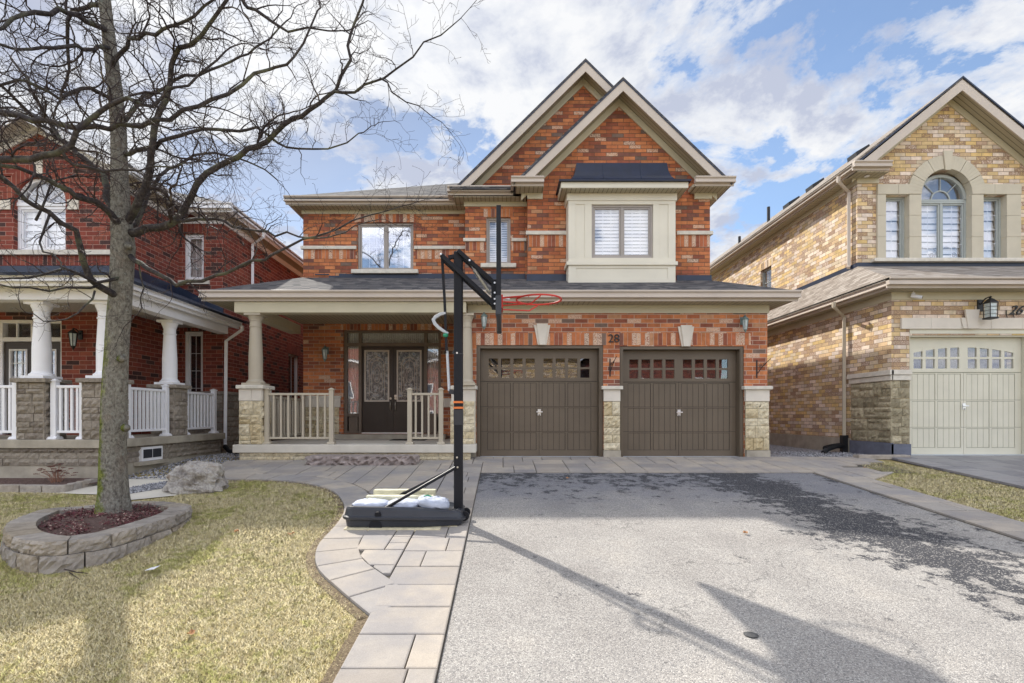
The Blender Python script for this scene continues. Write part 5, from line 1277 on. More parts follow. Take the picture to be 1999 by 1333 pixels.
sb = MB(); sheet(sb, [(7.6, 0), (13, 0), (13, 10.28), (7.6, 10.28)], .012); structure(sb, 'neighbour_driveway_bed', M['sand'])
# neighbour's path, gravel strips
sb = MB(); sheet(sb, [G(110, 964), G(190, 966), G(252, 953), G(335, 938), G(335, 926), G(250, 935), G(195, 943)], .008); sheet(sb, [G(246, 978), G(345, 968), G(335, 950), G(250, 966)], .009)
structure(sb, 'concrete_path', M['concrete'])
t = NT('crushed_gravel'); vo = t.n('ShaderNodeTexVoronoi'); vo.inputs['Scale'].default_value = 38; t.l(t.pos(), vo.inputs['Vector'])
t.bsdf(t.ramp(t.white(vo.outputs['Position'])[0], [(0, (.09, .09, .10, 1)), (.5, (.24, .24, .26, 1)), (1, (.50, .50, .54, 1))]), .9, t.bump(vo.outputs['Distance'], 1.0, -.02)); M['gravel'] = t.m
sb = MB(); sheet(sb, [(-6.2, 8.2), (-5.35, 8.15), (-4.98, 9.0), (-5.02, 16), (-6.4, 16)], .010); sheet(sb, [G(250, 966), G(345, 950), G(335, 939), G(252, 953)], .012); sheet(sb, [(6.0, 10.3), (7.0, 9.95), (7.8, 10.1), (7.8, 16), (5.36, 16), (5.36, 10.3)], .011)
structure(sb, 'gravel_strip', M['gravel'])
M['pebble'] = island('pebbles', [(0, (.10, .10, .11, 1)), (.5, (.28, .28, .30, 1)), (1, (.55, .55, .58, 1))])
pb = MB()
def pebble(mb, x, y, z, r, rs):
    v = [(x+r*rs.uniform(.6, 1.2)*a, y+r*rs.uniform(.6, 1.2)*b, z+r*.7*c) for a, b, c in ((1, 0, 0), (0, 1, 0), (-1, 0, 0), (0, -1, 0), (0, 0, 1), (0, 0, -1))]
    mb.add(v, [(0, 1, 4), (1, 2, 4), (2, 3, 4), (3, 0, 4), (1, 0, 5), (2, 1, 5), (3, 2, 5), (0, 3, 5)])
rs = random.Random(9)
for (poly, n) in (([(-6.15, 8.2), (-5.38, 8.15), (-5.02, 9.0), (-5.1, 11.5), (-6.15, 11.5)], 2600), ([G(250, 966), G(345, 950), G(335, 939), G(252, 953)], 700), ([(6.2, 10.2), (7.0, 9.95), (7.75, 10.2), (7.75, 11.8), (6.0, 11.8)], 1200)):
    xs_ = [p_[0] for p_ in poly]; ys_ = [p_[1] for p_ in poly]
    for _ in range(n):
        x, y = rs.uniform(min(xs_), max(xs_)), rs.uniform(min(ys_), max(ys_))
        if pip([x], [y], poly)[0]: pebble(pb, x, y, zg(y)+.018, rs.uniform(.010, .022), rs)
tag(pb.build('gravel', M['pebble']), 'loose grey gravel between the houses', 'gravel', kind='stuff')

# =================================================================== houses across the street (mirrored in the windows)
def opposite(cx, wd, yf, brick, label, seed):
    z0 = zg(-1)-.1; h = thing('brick_house', label, 'house', (cx, yf, z0), 'houses across the street')
    a, b = cx-wd/2, cx+wd/2; yb = yf-11
    m = MB(); m.box(a, b, yb, yf, z0, z0+7.0); m.prism_y([(a+.3, z0+7.0), (a+.3+wd*.45, z0+7.0), (a+.3+wd*.225, z0+9.4)], yf-.3, yf-.001); part(m, 'wall', M[brick], h)
    r = MB(); e = .4; zz = z0+7.02; mx_ = (yb+yf)/2
    P_ = [(a-e, yb-e, zz), (b+e, yb-e, zz), (b+e, yf+e, zz), (a-e, yf+e, zz), (a+wd/2-.4, mx_, zz+3.6), (b-wd/2+.4, mx_, zz+3.6)]
    r.add(P_, [(0, 1, 5, 4), (1, 2, 5), (2, 3, 4, 5), (3, 0, 4), (3, 2, 1, 0)]); part(r, 'roof', M['shingle'], h)
    for gx in (a+.8, a+3.6):
        g_ = MB(); g_.box(gx, gx+2.4, yf+.001, yf+.06, z0+.02, z0+2.2); part(g_, 'garage_door', M['white'], h, bevel=.01)
    for gx in (a+1.2, a+4.0, b-2.4):
        for zq in ((3.7, 5.1),)+(((.9, 2.3),) if gx == b-2.4 else ()):
            g_ = MB(); g_.wall(gx, gx+1.5, z0+zq[0], z0+zq[1], yf+.001, yf+.05, [(gx+.08, gx+.71, z0+zq[0]+.08, z0+zq[1]-.08), (gx+.79, gx+1.42, z0+zq[0]+.08, z0+zq[1]-.08)]); fo = part(g_, 'window', M['white'], h)
            g_ = MB(); g_.box(gx+.05, gx+1.45, yf+.003, yf+.02, z0+zq[0]+.05, z0+zq[1]-.05); part(g_, 'pane', M['flash'], fo)
    g_ = MB(); gutter_x(g_, a-e, b+e, yf+.35, z0+7.1); part(g_, 'fascia', M['white'], h)
opposite(-11.3, 11.2, -23.0, 'red', 'dark red brick house across the street, farthest left of those mirrored in the glass', 1)
opposite(1.0, 11.4, -23.5, 'yellow', 'buff brick house directly across the street, mirrored in the garage door lights', 2)
opposite(13.3, 11.2, -23.0, 'red', 'dark red brick house across the street to the right, mirrored in the garage lights', 3)
# =================================================================== LAWN
LAWN = [(-14, .6), (-.95, .6)]+BCs[::-1]+[G(434, 945), G(330, 972), G(246, 982), G(190, 970), G(130, 964), (-7.13, 7.28), (-14, 7.28)]
LAWN2 = [(5.9, 1.5), (7.58, 1.5), (7.58, 9.1), (7.3, 10.0), (6.85, 9.95), (6.5, 9.2), (6.55, 8.6), (6.2, 8.45), (5.98, 8.25), (5.9, 8.0)]
t = NT('grass_blades'); rp_ = t.geo().outputs['Random Per Island']
pn = t.math('ADD', t.math('MULTIPLY', t.noise(1.1, detail=5, rough=.65), .5), t.math('MULTIPLY', t.noise(9, detail=4, rough=.7), .5))
dry = t.ramp(rp_, [(0, (.84, .69, .40, 1)), (.35, (.95, .84, .55, 1)), (.58, (.82, .70, .31, 1)), (.82, (.42, .31, .17, 1)), (1, (.97, .90, .62, 1))])
grn = t.ramp(rp_, [(0, (.24, .31, .05, 1)), (.3, (.82, .74, .28, 1)), (.55, (.42, .48, .09, 1)), (.82, (.36, .27, .13, 1)), (1, (.95, .86, .45, 1))])
big = t.noise(.75, detail=6, rough=.7)
c = t.mix(t.ramp(pn, [(.49, (0, 0, 0, 1)), (.57, (.9, .9, .9, 1))]), dry, grn)
c = t.mix(1.0, c, t.ramp(t.noise(16, detail=6, rough=.75), [(.34, (.62, .56, .48, 1)), (.46, (1, 1, 1, 1)), (.68, (1.12, 1.10, 1.05, 1))]), 'MULTIPLY')
c = t.mix(t.ramp(big, [(.58, (0, 0, 0, 1)), (.70, (.35, .35, .35, 1))]), c, (.60, .48, .30, 1))
vm = t.n('ShaderNodeVectorMath', operation='NORMALIZE'); va = t.n('ShaderNodeVectorMath', operation='MULTIPLY_ADD'); t.l(t.geo().outputs['Normal'], va.inputs[0]); va.inputs[1].default_value = (.35, .35, .35); va.inputs[2].default_value = (0, 0, .9); t.l(va.outputs[0], vm.inputs[0])
b = t.bsdf(c, .8, vm.outputs[0], spec=.1); M['grass'] = t.m
PLT_T = [(3, 1034), (14, 1047), (56, 1057), (105, 1059), (161, 1052), (213, 1045), (271, 1029), (315, 1015), (350, 1004), (376, 989), (374, 983), (322, 978), (280, 976), (154, 988), (105, 990), (77, 994), (35, 1008), (10, 1020)]
ZT = -.236
PLT = []
for px, py in PLT_T:
    Y = 1000*(CZ-ZT)/(py-812); PLT.append(((px-980)/1000*Y, Y))
PLTc = PLT
def make_grass(name, polys, dens, rect, excl, label, rng):
    x0, x1, y0, y1 = rect; N = int((x1-x0)*(y1-y0)*dens)
    x = rng.uniform(x0, x1, N); y = rng.uniform(y0, y1, N)
    k = np.zeros(N, bool)
    for p_ in polys: k |= pip(x, y, p_)
    for p_ in excl: k &= ~pip(x, y, p_)
    keepp = rng.uniform(0, 1, N) < np.clip(4.2/np.maximum(y, 1), .25, 1)
    k &= keepp; x, y = x[k], y[k]
    if rect[0] < -2:
        dd = np.full(len(x), 9.0)
        for (ex, ey) in BCs[::2]+[(-.93, q) for q in np.arange(.5, 3.6, .1)]: dd = np.minimum(dd, np.hypot(x-ex, y-ey))
        k2 = rng.uniform(0, 1, len(x)) < np.clip((dd-.03)/.13, .05, 1); x, y = x[k2], y[k2]
    n = len(x)
    sc = np.clip(y/4.2, .85, 1.7)
    h = rng.uniform(.006, .024, n)*np.sqrt(sc); wd = rng.uniform(.0013, .0026, n)*sc; a = rng.uniform(0, 2*np.pi, n); ln = rng.uniform(.3, 2.0, n)*h
    z = -0.085*(10.3-np.clip(y, -1, 10.3))-.003
    V = np.zeros((n, 3, 3)); ca, sa = np.cos(a), np.sin(a); bx, by = -sa*wd, ca*wd
    V[:, 0] = np.stack([x-bx, y-by, z], 1); V[:, 1] = np.stack([x+bx, y+by, z], 1); V[:, 2] = np.stack([x+ca*ln, y+sa*ln, z+h], 1)
    me = bpy.data.meshes.new(name); me.vertices.add(n*3); me.vertices.foreach_set('co', V.reshape(-1))
    me.loops.add(n*3); me.loops.foreach_set('vertex_index', np.arange(n*3, dtype=np.int32))
    me.polygons.add(n); me.polygons.foreach_set('loop_start', (np.arange(n)*3).astype(np.int32)); me.update(calc_edges=True)
    me.materials.append(M['grass']); o = bpy.data.objects.new(name, me); COL.objects.link(o)
    return tag(o, label, 'grass', kind='stuff')
make_grass('grass', [LAWN], 30000, (-8.2, -.9, 1.9, 8.15), [PLT], 'patchy dormant straw and green grass of the front lawn', RNG)
make_grass('grass', [LAWN2], 16000, (5.85, 7.6, 4.2, 10.0), [], 'strip of grass between the two driveways', RNG)

# =================================================================== PLANTER RING
BS = thing('stone_planter', 'curved low ring of two courses of grey split concrete blocks around the tree', 'planter', (-4.2, 5.4, -.4))
M['block'] = island('split_concrete_block', [(0, C(150, 142, 134)), (.5, C(176, 168, 160)), (1, C(160, 146, 126))], nscale=9, nvar=.35, bump=1.0, bscale=26, bdist=.02)
def densify(pl, step):
    out = []; n = len(pl)
    for i in range(n):
        a, b = Vector(pl[i]), Vector(pl[(i+1) % n]); k = max(1, int((b-a).length/step))
        for q in range(k): out.append(tuple(a+(b-a)*q/k))
    return out
# smooth closed outline
def closed_smooth(pl, it=2):
    for _ in range(it):
        o = []
        for i in range(len(pl)):
            a, b = Vector(pl[i]), Vector(pl[(i+1) % len(pl)]); o += [tuple(a*.75+b*.25), tuple(a*.25+b*.75)]
        pl = o
    return pl
ring_ = densify(closed_smooth(PLT, 2), .01); nR = len(ring_)
def inward(i, d):
    a = Vector(ring_[(i-10) % nR]); b = Vector(ring_[(i+10) % nR]); t_ = (b-a).normalized(); return (ring_[i % nR][0]-t_.y*d, ring_[i % nR][1]+t_.x*d)
area = sum(ring_[i][0]*ring_[(i+1) % nR][1]-ring_[(i+1) % nR][0]*ring_[i][1] for i in range(nR))
IN = 1 if area > 0 else -1
rs = random.Random(4)
def block(i0, i1, z0, z1, dep, outd=0.0, top=True):
    m_ = i1-i0; k = max(3, m_//3); kv = 5; mb = MB(); o = 0; fr = []
    for j in range(kv+1):
        for i in range(k+1):
            q = i0+round((i1-i0)*i/k); p_ = inward(q, IN*(outd+(0 if 0 < i < k and 0 < j < kv else .012)+rs.uniform(-.012, .012))); mb.v.append((p_[0], p_[1], z0+(z1-z0)*j/kv))
    for j in range(kv):
        for i in range(k): a = j*(k+1)+i; mb.f.append((a, a+1, a+k+2, a+k+1))
    b0 = len(mb.v)
    for zz in (z0, z1):
        for i in range(k+1): q = i0+round((i1-i0)*i/k); p_ = inward(q, IN*dep); mb.v.append((p_[0], p_[1], zz))
    f0 = kv*(k+1)
    for i in range(k):
        mb.f.append((f0+i, f0+i+1, b0+k+1+i+1, b0+k+1+i)); mb.f.append((b0+i+1, b0+i, b0+k+1+i, b0+k+2+i))
        mb.f.append((i+1, i, b0+i, b0+i+1))
    mb.f.append(tuple([j*(k+1) for j in range(kv+1)][::-1])+(b0, b0+k+1)); mb.f.append(tuple(j*(k+1)+k for j in range(kv+1))+(b0+k+1+k, b0+k))
    mb.mi = [0]*len(mb.f); return mb
i = 0; off = 0
for course, (z0, z1, dep, outd) in enumerate(((ZT-.30, ZT-.123, .22, -.012), (ZT-.12, ZT, .235, 0.004))):
    i = 0 if course else 14; end = i+nR
    while i < end-3:
        L_ = rs.choice((27, 29, 31, 33)); j = min(i+L_, end); j = end if end-j < 16 else j
        if IN < 0: pass
        part(block(i, j-1, z0, z1-rs.uniform(0, .004), dep, outd), 'block', M['block'], BS)
        i = j
soilp = [inward(i, IN*.20) for i in range(0, nR, 8)]
mb = MB(); cxs = sum(p_[0] for p_ in soilp)/len(soilp); cys = sum(p_[1] for p_ in soilp)/len(soilp)
vs = [(p_[0], p_[1], ZT-.07) for p_ in soilp]+[(cxs+(p_[0]-cxs)*.5, cys+(p_[1]-cys)*.5, ZT-.02) for p_ in soilp]+[(cxs, cys, ZT-.01)]
n = len(soilp); mb.add(vs, [(i, (i+1) % n, n+(i+1) % n, n+i) for i in range(n)]+[(n+i, n+(i+1) % n, 2*n) for i in range(n)])
t = NT('bark_mulch'); nn = t.noise(40, detail=5, rough=.7); t.bsdf(t.ramp(nn, [(.3, (.05, .025, .022, 1)), (.55, (.16, .10, .085, 1)), (.75, (.30, .22, .19, 1))]), .95, t.bump(nn, 1, .03)); M['mulch'] = t.m
tag(mb.build('mulch', M['mulch']), 'dark bark mulch filling the stone planter', 'mulch', kind='stuff')
# low burgundy ground cover
M['burg'] = island('burgundy_leaves', [(0, (.07, .02, .028, 1)), (.4, (.15, .04, .05, 1)), (.7, (.25, .09, .09, 1)), (.82, (.16, .08, .06, 1)), (1, (.60, .46, .38, 1))], rough=.6, bump=0.1)
def leaf_cloud(name, pts, mat, label, cat, s0, s1, rs):
    mb = MB()
    for (x, y, z) in pts:
        s_ = rs.uniform(s0, s1); a, b, c_ = rs.uniform(0, 6.3), rs.uniform(-.8, .8), rs.uniform(-.8, .8)
        m = Matrix.Rotation(a, 3, 'Z') @ Matrix.Rotation(b, 3, 'X') @ Matrix.Rotation(c_, 3, 'Y')
        q = [m @ Vector(v)*s_ for v in ((-1, -.1, 0), (0, -.45, .12), (1, 0, 0), (0, .45, .12))]; mb.add([(x+v.x, y+v.y, z+v.z) for v in q], [(0, 1, 2), (0, 2, 3)])
    return tag(mb.build(name, mat), label, cat, kind='stuff')
rs = random.Random(12); pts = []
inner = [inward(i, IN*.25) for i in range(0, nR, 8)]
clumps = []
for _ in range(90):
    a, r = rs.uniform(0, 6.28), rs.uniform(0, 1)**.5; x, y = -4.22+.95*r*math.cos(a), 5.5+.75*r*math.sin(a)
    if pip([x], [y], inner)[0]: clumps.append((x, y, rs.uniform(.06, .13)))
for (x, y, r) in clumps:
    for _ in range(120):
        d = Vector((rs.gauss(0, 1), rs.gauss(0, 1), abs(rs.gauss(0, .8)))); d = d.normalized()*r*rs.uniform(.3, 1); pts.append((x+d.x, y+d.y, ZT-.05+d.z*.9))
for _ in range(900):
    x, y = rs.uniform(-5, -3.4), rs.uniform(4.5, 6.4)
    if pip([x], [y], inner)[0]: pts.append((x, y, ZT-.035+rs.uniform(0, .02)))
leaf_cloud('ground_cover', pts, M['burg'], 'low burgundy ground cover plants around the base of the tree', 'ground cover', .008, .018, rs)

# =================================================================== BARE TREE
t = NT('lichen_bark'); x, y, z = t.xyz(); n1 = t.noise(34, t.comb(x, y, t.math('MULTIPLY', z, .62)), detail=8, rough=.78, dist=.4); n2 = t.noise(5, detail=6, rough=.75)
c = t.ramp(n1, [(.34, (.08, .07, .062, 1)), (.44, (.25, .23, .20, 1)), (.56, (.40, .38, .33, 1)), (.70, (.56, .54, .47, 1))])
nx, ny, nz = t.xyz(t.geo().outputs['Normal'])
side = t.math('ADD', t.math('MULTIPLY', nx, -.75), t.math('MULTIPLY', ny, -.15))
low = t.n('ShaderNodeMapRange'); t.l(z, low.inputs[0]); low.inputs[1].default_value = 3.2; low.inputs[2].default_value = .2
moss = t.math('MULTIPLY', t.math('ADD', side, t.math('MULTIPLY', t.math('SUBTRACT', n2, .5), 2.2)), low.outputs[0])
c = t.mix(t.ramp(t.noise(3.3, detail=6, rough=.7), [(.54, (0, 0, 0, 1)), (.66, (.55, .55, .55, 1))]), c, t.ramp(n1, [(.3, (.14, .10, .08, 1)), (.7, (.42, .34, .27, 1))]))
c = t.mix(t.ramp(moss, [(.12, (0, 0, 0, 1)), (.42, (1, 1, 1, 1))]), c, t.ramp(n1, [(.38, (.07, .09, .02, 1)), (.65, (.42, .46, .12, 1))]))
lich = t.ramp(t.noise(34, detail=4, rough=.6), [(.63, (0, 0, 0, 1)), (.67, (.75, .75, .75, 1))]); c = t.mix(lich, c, (.42, .46, .42, 1))
t.bsdf(c, .95, t.bump(n1, 1.0, .06), spec=.1); M['bark'] = t.m
t = NT('twig_bark'); t.bsdf(t.ramp(t.noise(9, detail=4), [(.3, (.025, .020, .022, 1)), (.55, (.055, .042, .042, 1)), (.75, (.17, .15, .13, 1))]), .8, spec=.2); M['twig'] = t.m
T = thing('bare_tree', 'leafless tree with a mossy trunk and tangled spreading branches standing in the ring of blocks', 'tree', (-4.43, 5.85, ZT-.1))
rt = random.Random(21)
def pl(spec, rads):
    pts = [P(*q) for q in spec]; n = len(pts); out = []; rr = []
    for i in range(n-1):
        p0, p1, p2, p3 = [pts[min(max(j, 0), n-1)] for j in (i-1, i, i+1, i+2)]
        k = max(2, int((p2-p1).length/.12))
        for q in range(k):
            u = q/k; v = 0.5*((2*p1)+(-p0+p2)*u+(2*p0-5*p1+4*p2-p3)*u*u+(-p0+3*p1-3*p2+p3)*u**3)
            w_ = (i+u)/(n-1); out.append(v); rr.append(rads[0]+(rads[1]-rads[0])*w_**.8)
    out.append(pts[-1]); rr.append(rads[1]); return out, rr
tk = MB()
tp = [(222, 1010, 5.85), (221, 960, 5.85), (220, 880, 5.85), (223, 780, 5.85), (230, 660, 5.85), (237, 560, 5.85), (241, 480, 5.85), (237, 420, 5.85), (233, 340, 5.85), (231, 260, 5.85), (224, 170, 5.85), (214, 90, 5.83), (205, 10, 5.8), (196, -90, 5.75), (205, -220, 5.7), (190, -400, 5.6)]
trd = [.175, .148, .130, .122, .116, .113, .118, .100, .085, .078, .072, .066, .060, .050, .038, .02]
pts_ = [P(*q) for q in tp]; pp = []; rr = []
for i in range(len(pts_)-1):
    k = max(2, int((pts_[i+1]-pts_[i]).length/.05))
    for q in range(k):
        u = q/k; pp.append(pts_[i].lerp(pts_[i+1], u)); r_ = trd[i]+(trd[i+1]-trd[i])*u; rr.append(r_*(1+rt.uniform(-.012, .012)))
tk.tube(pp, rr, 22)
v0 = len(tk.v)
for i in range(v0):          # ridged, slightly fluted bark
    x_, y_, z_ = tk.v[i]; k = i//22; c_ = pp[k]; d = Vector((x_-c_.x, y_-c_.y, 0)); an = math.atan2(d.y, d.x)
    f_ = 1+.035*math.sin(3*an+z_*1.3)+.02*math.sin(7*an+z_*4)+(.10*max(0, 1-(z_+.35)/.35)*math.sin(5*an) if z_ < 0 else 0)+rt.uniform(-.008, .008)
    tk.v[i] = (c_.x+d.x*f_, c_.y+d.y*f_, z_)
# knots
for (px, py) in ((245, 835), (250, 480), (236, 700)): tk.tube([P(px, py, 5.80), P(px+4, py+1, 5.67)], [.05, .02], 8)
part(tk, 'trunk', M['bark'], T, smooth=True)
LIMBS = [
 ([(232, 580, 5.8), (192, 557, 5.6), (171, 528, 5.5), (159, 485, 5.4), (144, 449, 5.3), (99, 413, 5.15), (48, 389, 5.0), (10, 352, 4.9), (-60, 300, 4.7)], (.052, .020)),
 ([(236, 440, 5.8), (215, 412, 5.65), (186, 395, 5.5), (129, 368, 5.3), (95, 352, 5.2), (40, 325, 5.0), (-30, 318, 4.8)], (.055, .018)),
 ([(235, 430, 5.85), (211, 390, 5.95), (205, 356, 6.0), (186, 325, 6.1), (150, 300, 6.2), (100, 250, 6.3), (60, 170, 6.4), (20, 110, 6.5)], (.06, .016)),
 ([(240, 440, 5.85), (262, 405, 5.75), (285, 370, 5.7), (292, 320, 5.6), (300, 250, 5.5), (322, 190, 5.45), (335, 130, 5.4), (352, 95, 5.3), (390, 70, 5.2), (430, 20, 5.1), (450, -60, 5.0)], (.062, .018)),
 ([(248, 455, 5.85), (290, 448, 5.75), (333, 434, 5.65), (362, 405, 5.6), (385, 360, 5.5), (425, 320, 5.45), (480, 292, 5.3), (535, 258, 5.2), (590, 222, 5.1), (625, 205, 5.0), (652, 178, 5.0), (680, 120, 4.95), (692, 40, 4.9), (715, -20, 4.9)], (.060, .012)),
 ([(652, 178, 5.0), (690, 175, 4.95), (742, 152, 4.9), (800, 115, 4.8), (860, 70, 4.75), (900, 35, 4.7)], (.020, .005)),
 ([(742, 152, 4.9), (770, 180, 4.85), (820, 205, 4.8), (862, 238, 4.75)], (.012, .004)),
 ([(255, 500, 5.8), (290, 525, 5.6), (330, 545, 5.5), (368, 553, 5.4), (420, 538, 5.3), (475, 520, 5.2), (535, 500, 5.1), (590, 470, 5.0), (660, 445, 4.95), (720, 418, 4.9), (775, 405, 4.85)], (.036, .006)),
 ([(333, 434, 5.65), (400, 428, 5.5), (440, 435, 5.4), (500, 450, 5.3), (560, 460, 5.2), (610, 465, 5.1), (670, 450, 5.05), (740, 428, 5.0)], (.026, .005)),
 ([(205, -60, 5.75), (60, -40, 5.2), (-90, 60, 4.7), (-90, 170, 4.4), (-20, 212, 4.25), (60, 232, 4.2), (150, 247, 4.2), (240, 247, 4.2), (330, 225, 4.2), (420, 200, 4.2), (470, 160, 4.25), (520, 130, 4.3), (558, 128, 4.3), (590, 90, 4.3), (620, 20, 4.3)], (.045, .009)),
 ([(200, -120, 5.7), (0, -90, 5.0), (-160, 60, 4.4), (-190, 220, 4.1), (-110, 300, 4.0), (-20, 308, 4.0), (60, 310, 4.0), (112, 296, 4.0), (158, 256, 4.0), (200, 215, 4.0), (238, 192, 4.0), (262, 195, 4.0), (300, 205, 4.05), (330, 180, 4.1), (390, 140, 4.15), (440, 100, 4.2)], (.050, .009)),
 ([(120, 292, 4.0), (145, 318, 4.05), (180, 332, 4.1), (240, 333, 4.1), (300, 330, 4.2), (360, 318, 4.2)], (.018, .007)),
 ([(208, 60, 5.8), (150, 28, 5.4), (95, 22, 5.1), (45, 32, 4.9), (0, 55, 4.7), (-60, 110, 4.5)], (.040, .015)),
 ([(218, 130, 5.8), (260, 80, 5.5), (330, 55, 5.2), (395, 15, 5.0), (450, -40, 4.9)], (.032, .012)),
 ([(214, 95, 5.8), (150, 98, 5.3), (90, 96, 5.0), (30, 92, 4.8), (-40, 80, 4.6)], (.030, .012)),
 ([(200, 10, 5.8), (140, 20, 6.1), (135, 100, 6.3), (131, 158, 6.4), (108, 210, 6.4), (112, 245, 6.4)], (.034, .010)),
 ([(231, 250, 5.85), (265, 205, 5.9), (300, 180, 6.0), (360, 150, 6.1), (430, 130, 6.1), (500, 90, 6.0), (560, 40, 6.0)], (.036, .010)),
 ([(232, 300, 5.85), (290, 290, 5.7), (350, 265, 5.5), (420, 250, 5.4), (500, 255, 5.3), (560, 285, 5.2), (640, 290, 5.1), (700, 260, 5.1)], (.034, .007)),
 ([(240, 540, 5.8), (180, 545, 5.5), (125, 530, 5.2), (60, 542, 5.0), (-10, 545, 4.8)], (.026, .010)),
 ([(192, 557, 5.6), (130, 562, 5.2), (60, 563, 4.9), (-10, 553, 4.7)], (.018, .009)),
 ([(185, 568, 5.5), (165, 600, 5.3), (130, 622, 5.2), (90, 624, 5.1), (50, 610, 5.0)], (.014, .006)),
 ([(99, 413, 5.15), (82, 460, 5.1), (90, 490, 5.0), (115, 510, 4.9), (130, 525, 4.9)], (.016, .007)),
 ([(70, 430, 5.2), (90, 385, 5.3), (110, 350, 5.4), (150, 340, 5.6)], (.016, .010)),
 ([(245, 460, 5.9), (270, 420, 6.2), (300, 360, 6.5), (330, 330, 6.7), (400, 300, 6.9), (480, 310, 7.0), (540, 350, 7.0)], (.045, .010)),
 ([(196, -90, 5.75), (260, -160, 5.3), (340, -150, 4.8), (420, -60, 4.5), (500, 20, 4.4), (560, 60, 4.4), (640, 60, 4.4)], (.04, .008)),
 ([(205, -180, 5.7), (300, -260, 6.0), (420, -260, 6.4), (520, -160, 6.6), (600, -60, 6.7)], (.035, .01)),
 ([(200, -150, 5.7), (100, -230, 5.9), (-60, -260, 6.2), (-200, -160, 6.4)], (.035, .01)),
 ([(262, 510, 5.75), (280, 560, 5.65), (275, 600, 5.6), (262, 618, 5.6)], (.012, .006)),
 ([(231, 210, 5.85), (180, 170, 5.5), (120, 190, 5.2), (60, 160, 5.0), (0, 165, 4.9), (-50, 190, 4.8)], (.030, .012)),
 ([(110, 270, 5.6), (75, 240, 5.4), (40, 200, 5.2), (0, 165, 5.0)], (.024, .018)),
]
limb = MB(); twig = MB(); BR = []
def thk(r): return 10 if r > .03 else (7 if r > .015 else 5)
for spec, rads in LIMBS:
    pp, rr = pl(spec, rads)
    pp = [p_+Vector((rt.gauss(0, .016), rt.gauss(0, .016), rt.gauss(0, .016))) if 0 < i < len(pp)-1 else p_ for i, p_ in enumerate(pp)]
    rr = [q*.80 for q in rr]
    limb.tube(pp, rr, thk(rads[0])); BR.append((pp, rr))
def grow(p, d, L, r, depth, out, droop=.0):
    n = max(3, int(L/.055)); pts = [p]; q = p.copy(); d = d.normalized()
    for i in range(n):
        d = (d+Vector((rt.gauss(0, .25), rt.gauss(0, .25), rt.gauss(0, .25)-droop))).normalized(); q = q+d*(L/n); pts.append(q)
    rad = [max(.0014, r*(1-.72*i/n)) for i in range(n+1)]
    out.tube(pts, rad, 4 if r > .004 else 3, cap=False)
    if depth > 0:
        for i in range(1, n+1):
            if rt.random() < (.74 if depth > 1 else .66):
                t_ = (pts[i]-pts[i-1]).normalized(); a = Vector((rt.gauss(0, 1), rt.gauss(0, 1), rt.gauss(.25, 1))); a = (a-t_*a.dot(t_)).normalized()
                grow(pts[i], t_*rt.uniform(.35, 1.0)+a*.9, L*rt.uniform(.28, .55), rad[i]*.62, depth-1, out, droop)
    else:
        for i in (n,):
            if rt.random() < .35: out.tube([pts[i], pts[i]+d*.006], [.0032, .0022], 4, cap=False)
for bi, (pp, rr) in enumerate(BR):
    acc = 0
    for i in range(1, len(pp)):
        acc += (pp[i]-pp[i-1]).length
        if rr[i] > .048 and i < 6: continue
        if acc > .085:
            acc = rt.uniform(-.03, .03); t_ = (pp[i]-pp[i-1]).normalized(); a = Vector((rt.gauss(0, 1), rt.gauss(0, 1), rt.gauss(.35, 1))); a = (a-t_*a.dot(t_)).normalized()
            # keep the lower branches thin so that the house stays readable
            low_ = pp[i].z < 2.7
            right_ = pp[i].x > -2.4
            if low_ and rt.random() < .45: continue
            L = rt.uniform(.25, .70)*(.65 if low_ else 1)*(.8 if right_ else 1)
            grow(pp[i], t_*rt.uniform(.3, 1)+a*.9, L, min(rr[i]*.5, .009), 2, twig, .02)
    tp_ = pp[-1]; t_ = (pp[-1]-pp[-3]).normalized(); grow(tp_, t_, .5, min(rr[-1], .007), 2, twig, .01)
for i in range(0, len(BR)):     # secondary boughs
    pp, rr = BR[i]
    for k in range(4, len(pp)-4, 10):
        t_ = (pp[k]-pp[k-1]).normalized(); a = Vector((rt.gauss(0, 1), rt.gauss(0, 1), rt.gauss(.6, .8))).normalized()
        if pp[k].z > 2.9 and pp[k].x < -2.2: grow(pp[k], t_*.6+a, rt.uniform(.7, 1.2), rr[k]*.55, 2, twig, 0)
t = NT('dark_branch_bark'); n1 = t.noise(30, detail=6, rough=.7); n2 = t.noise(4, detail=4)
c = t.ramp(n1, [(.3, (.018, .016, .020, 1)), (.55, (.055, .046, .046, 1)), (.75, (.15, .14, .12, 1))]); c = t.mix(t.ramp(n2, [(.52, (0, 0, 0, 1)), (.66, (.6, .6, .6, 1))]), c, (.16, .17, .10, 1))
t.bsdf(c, .85, t.bump(n1, .8, .012), spec=.3); M['limb'] = t.m
part(limb, 'branch', M['limb'], T, smooth=True)
part(twig, 'crown', M['twig'], T)
print('twig faces', len(twig.f))

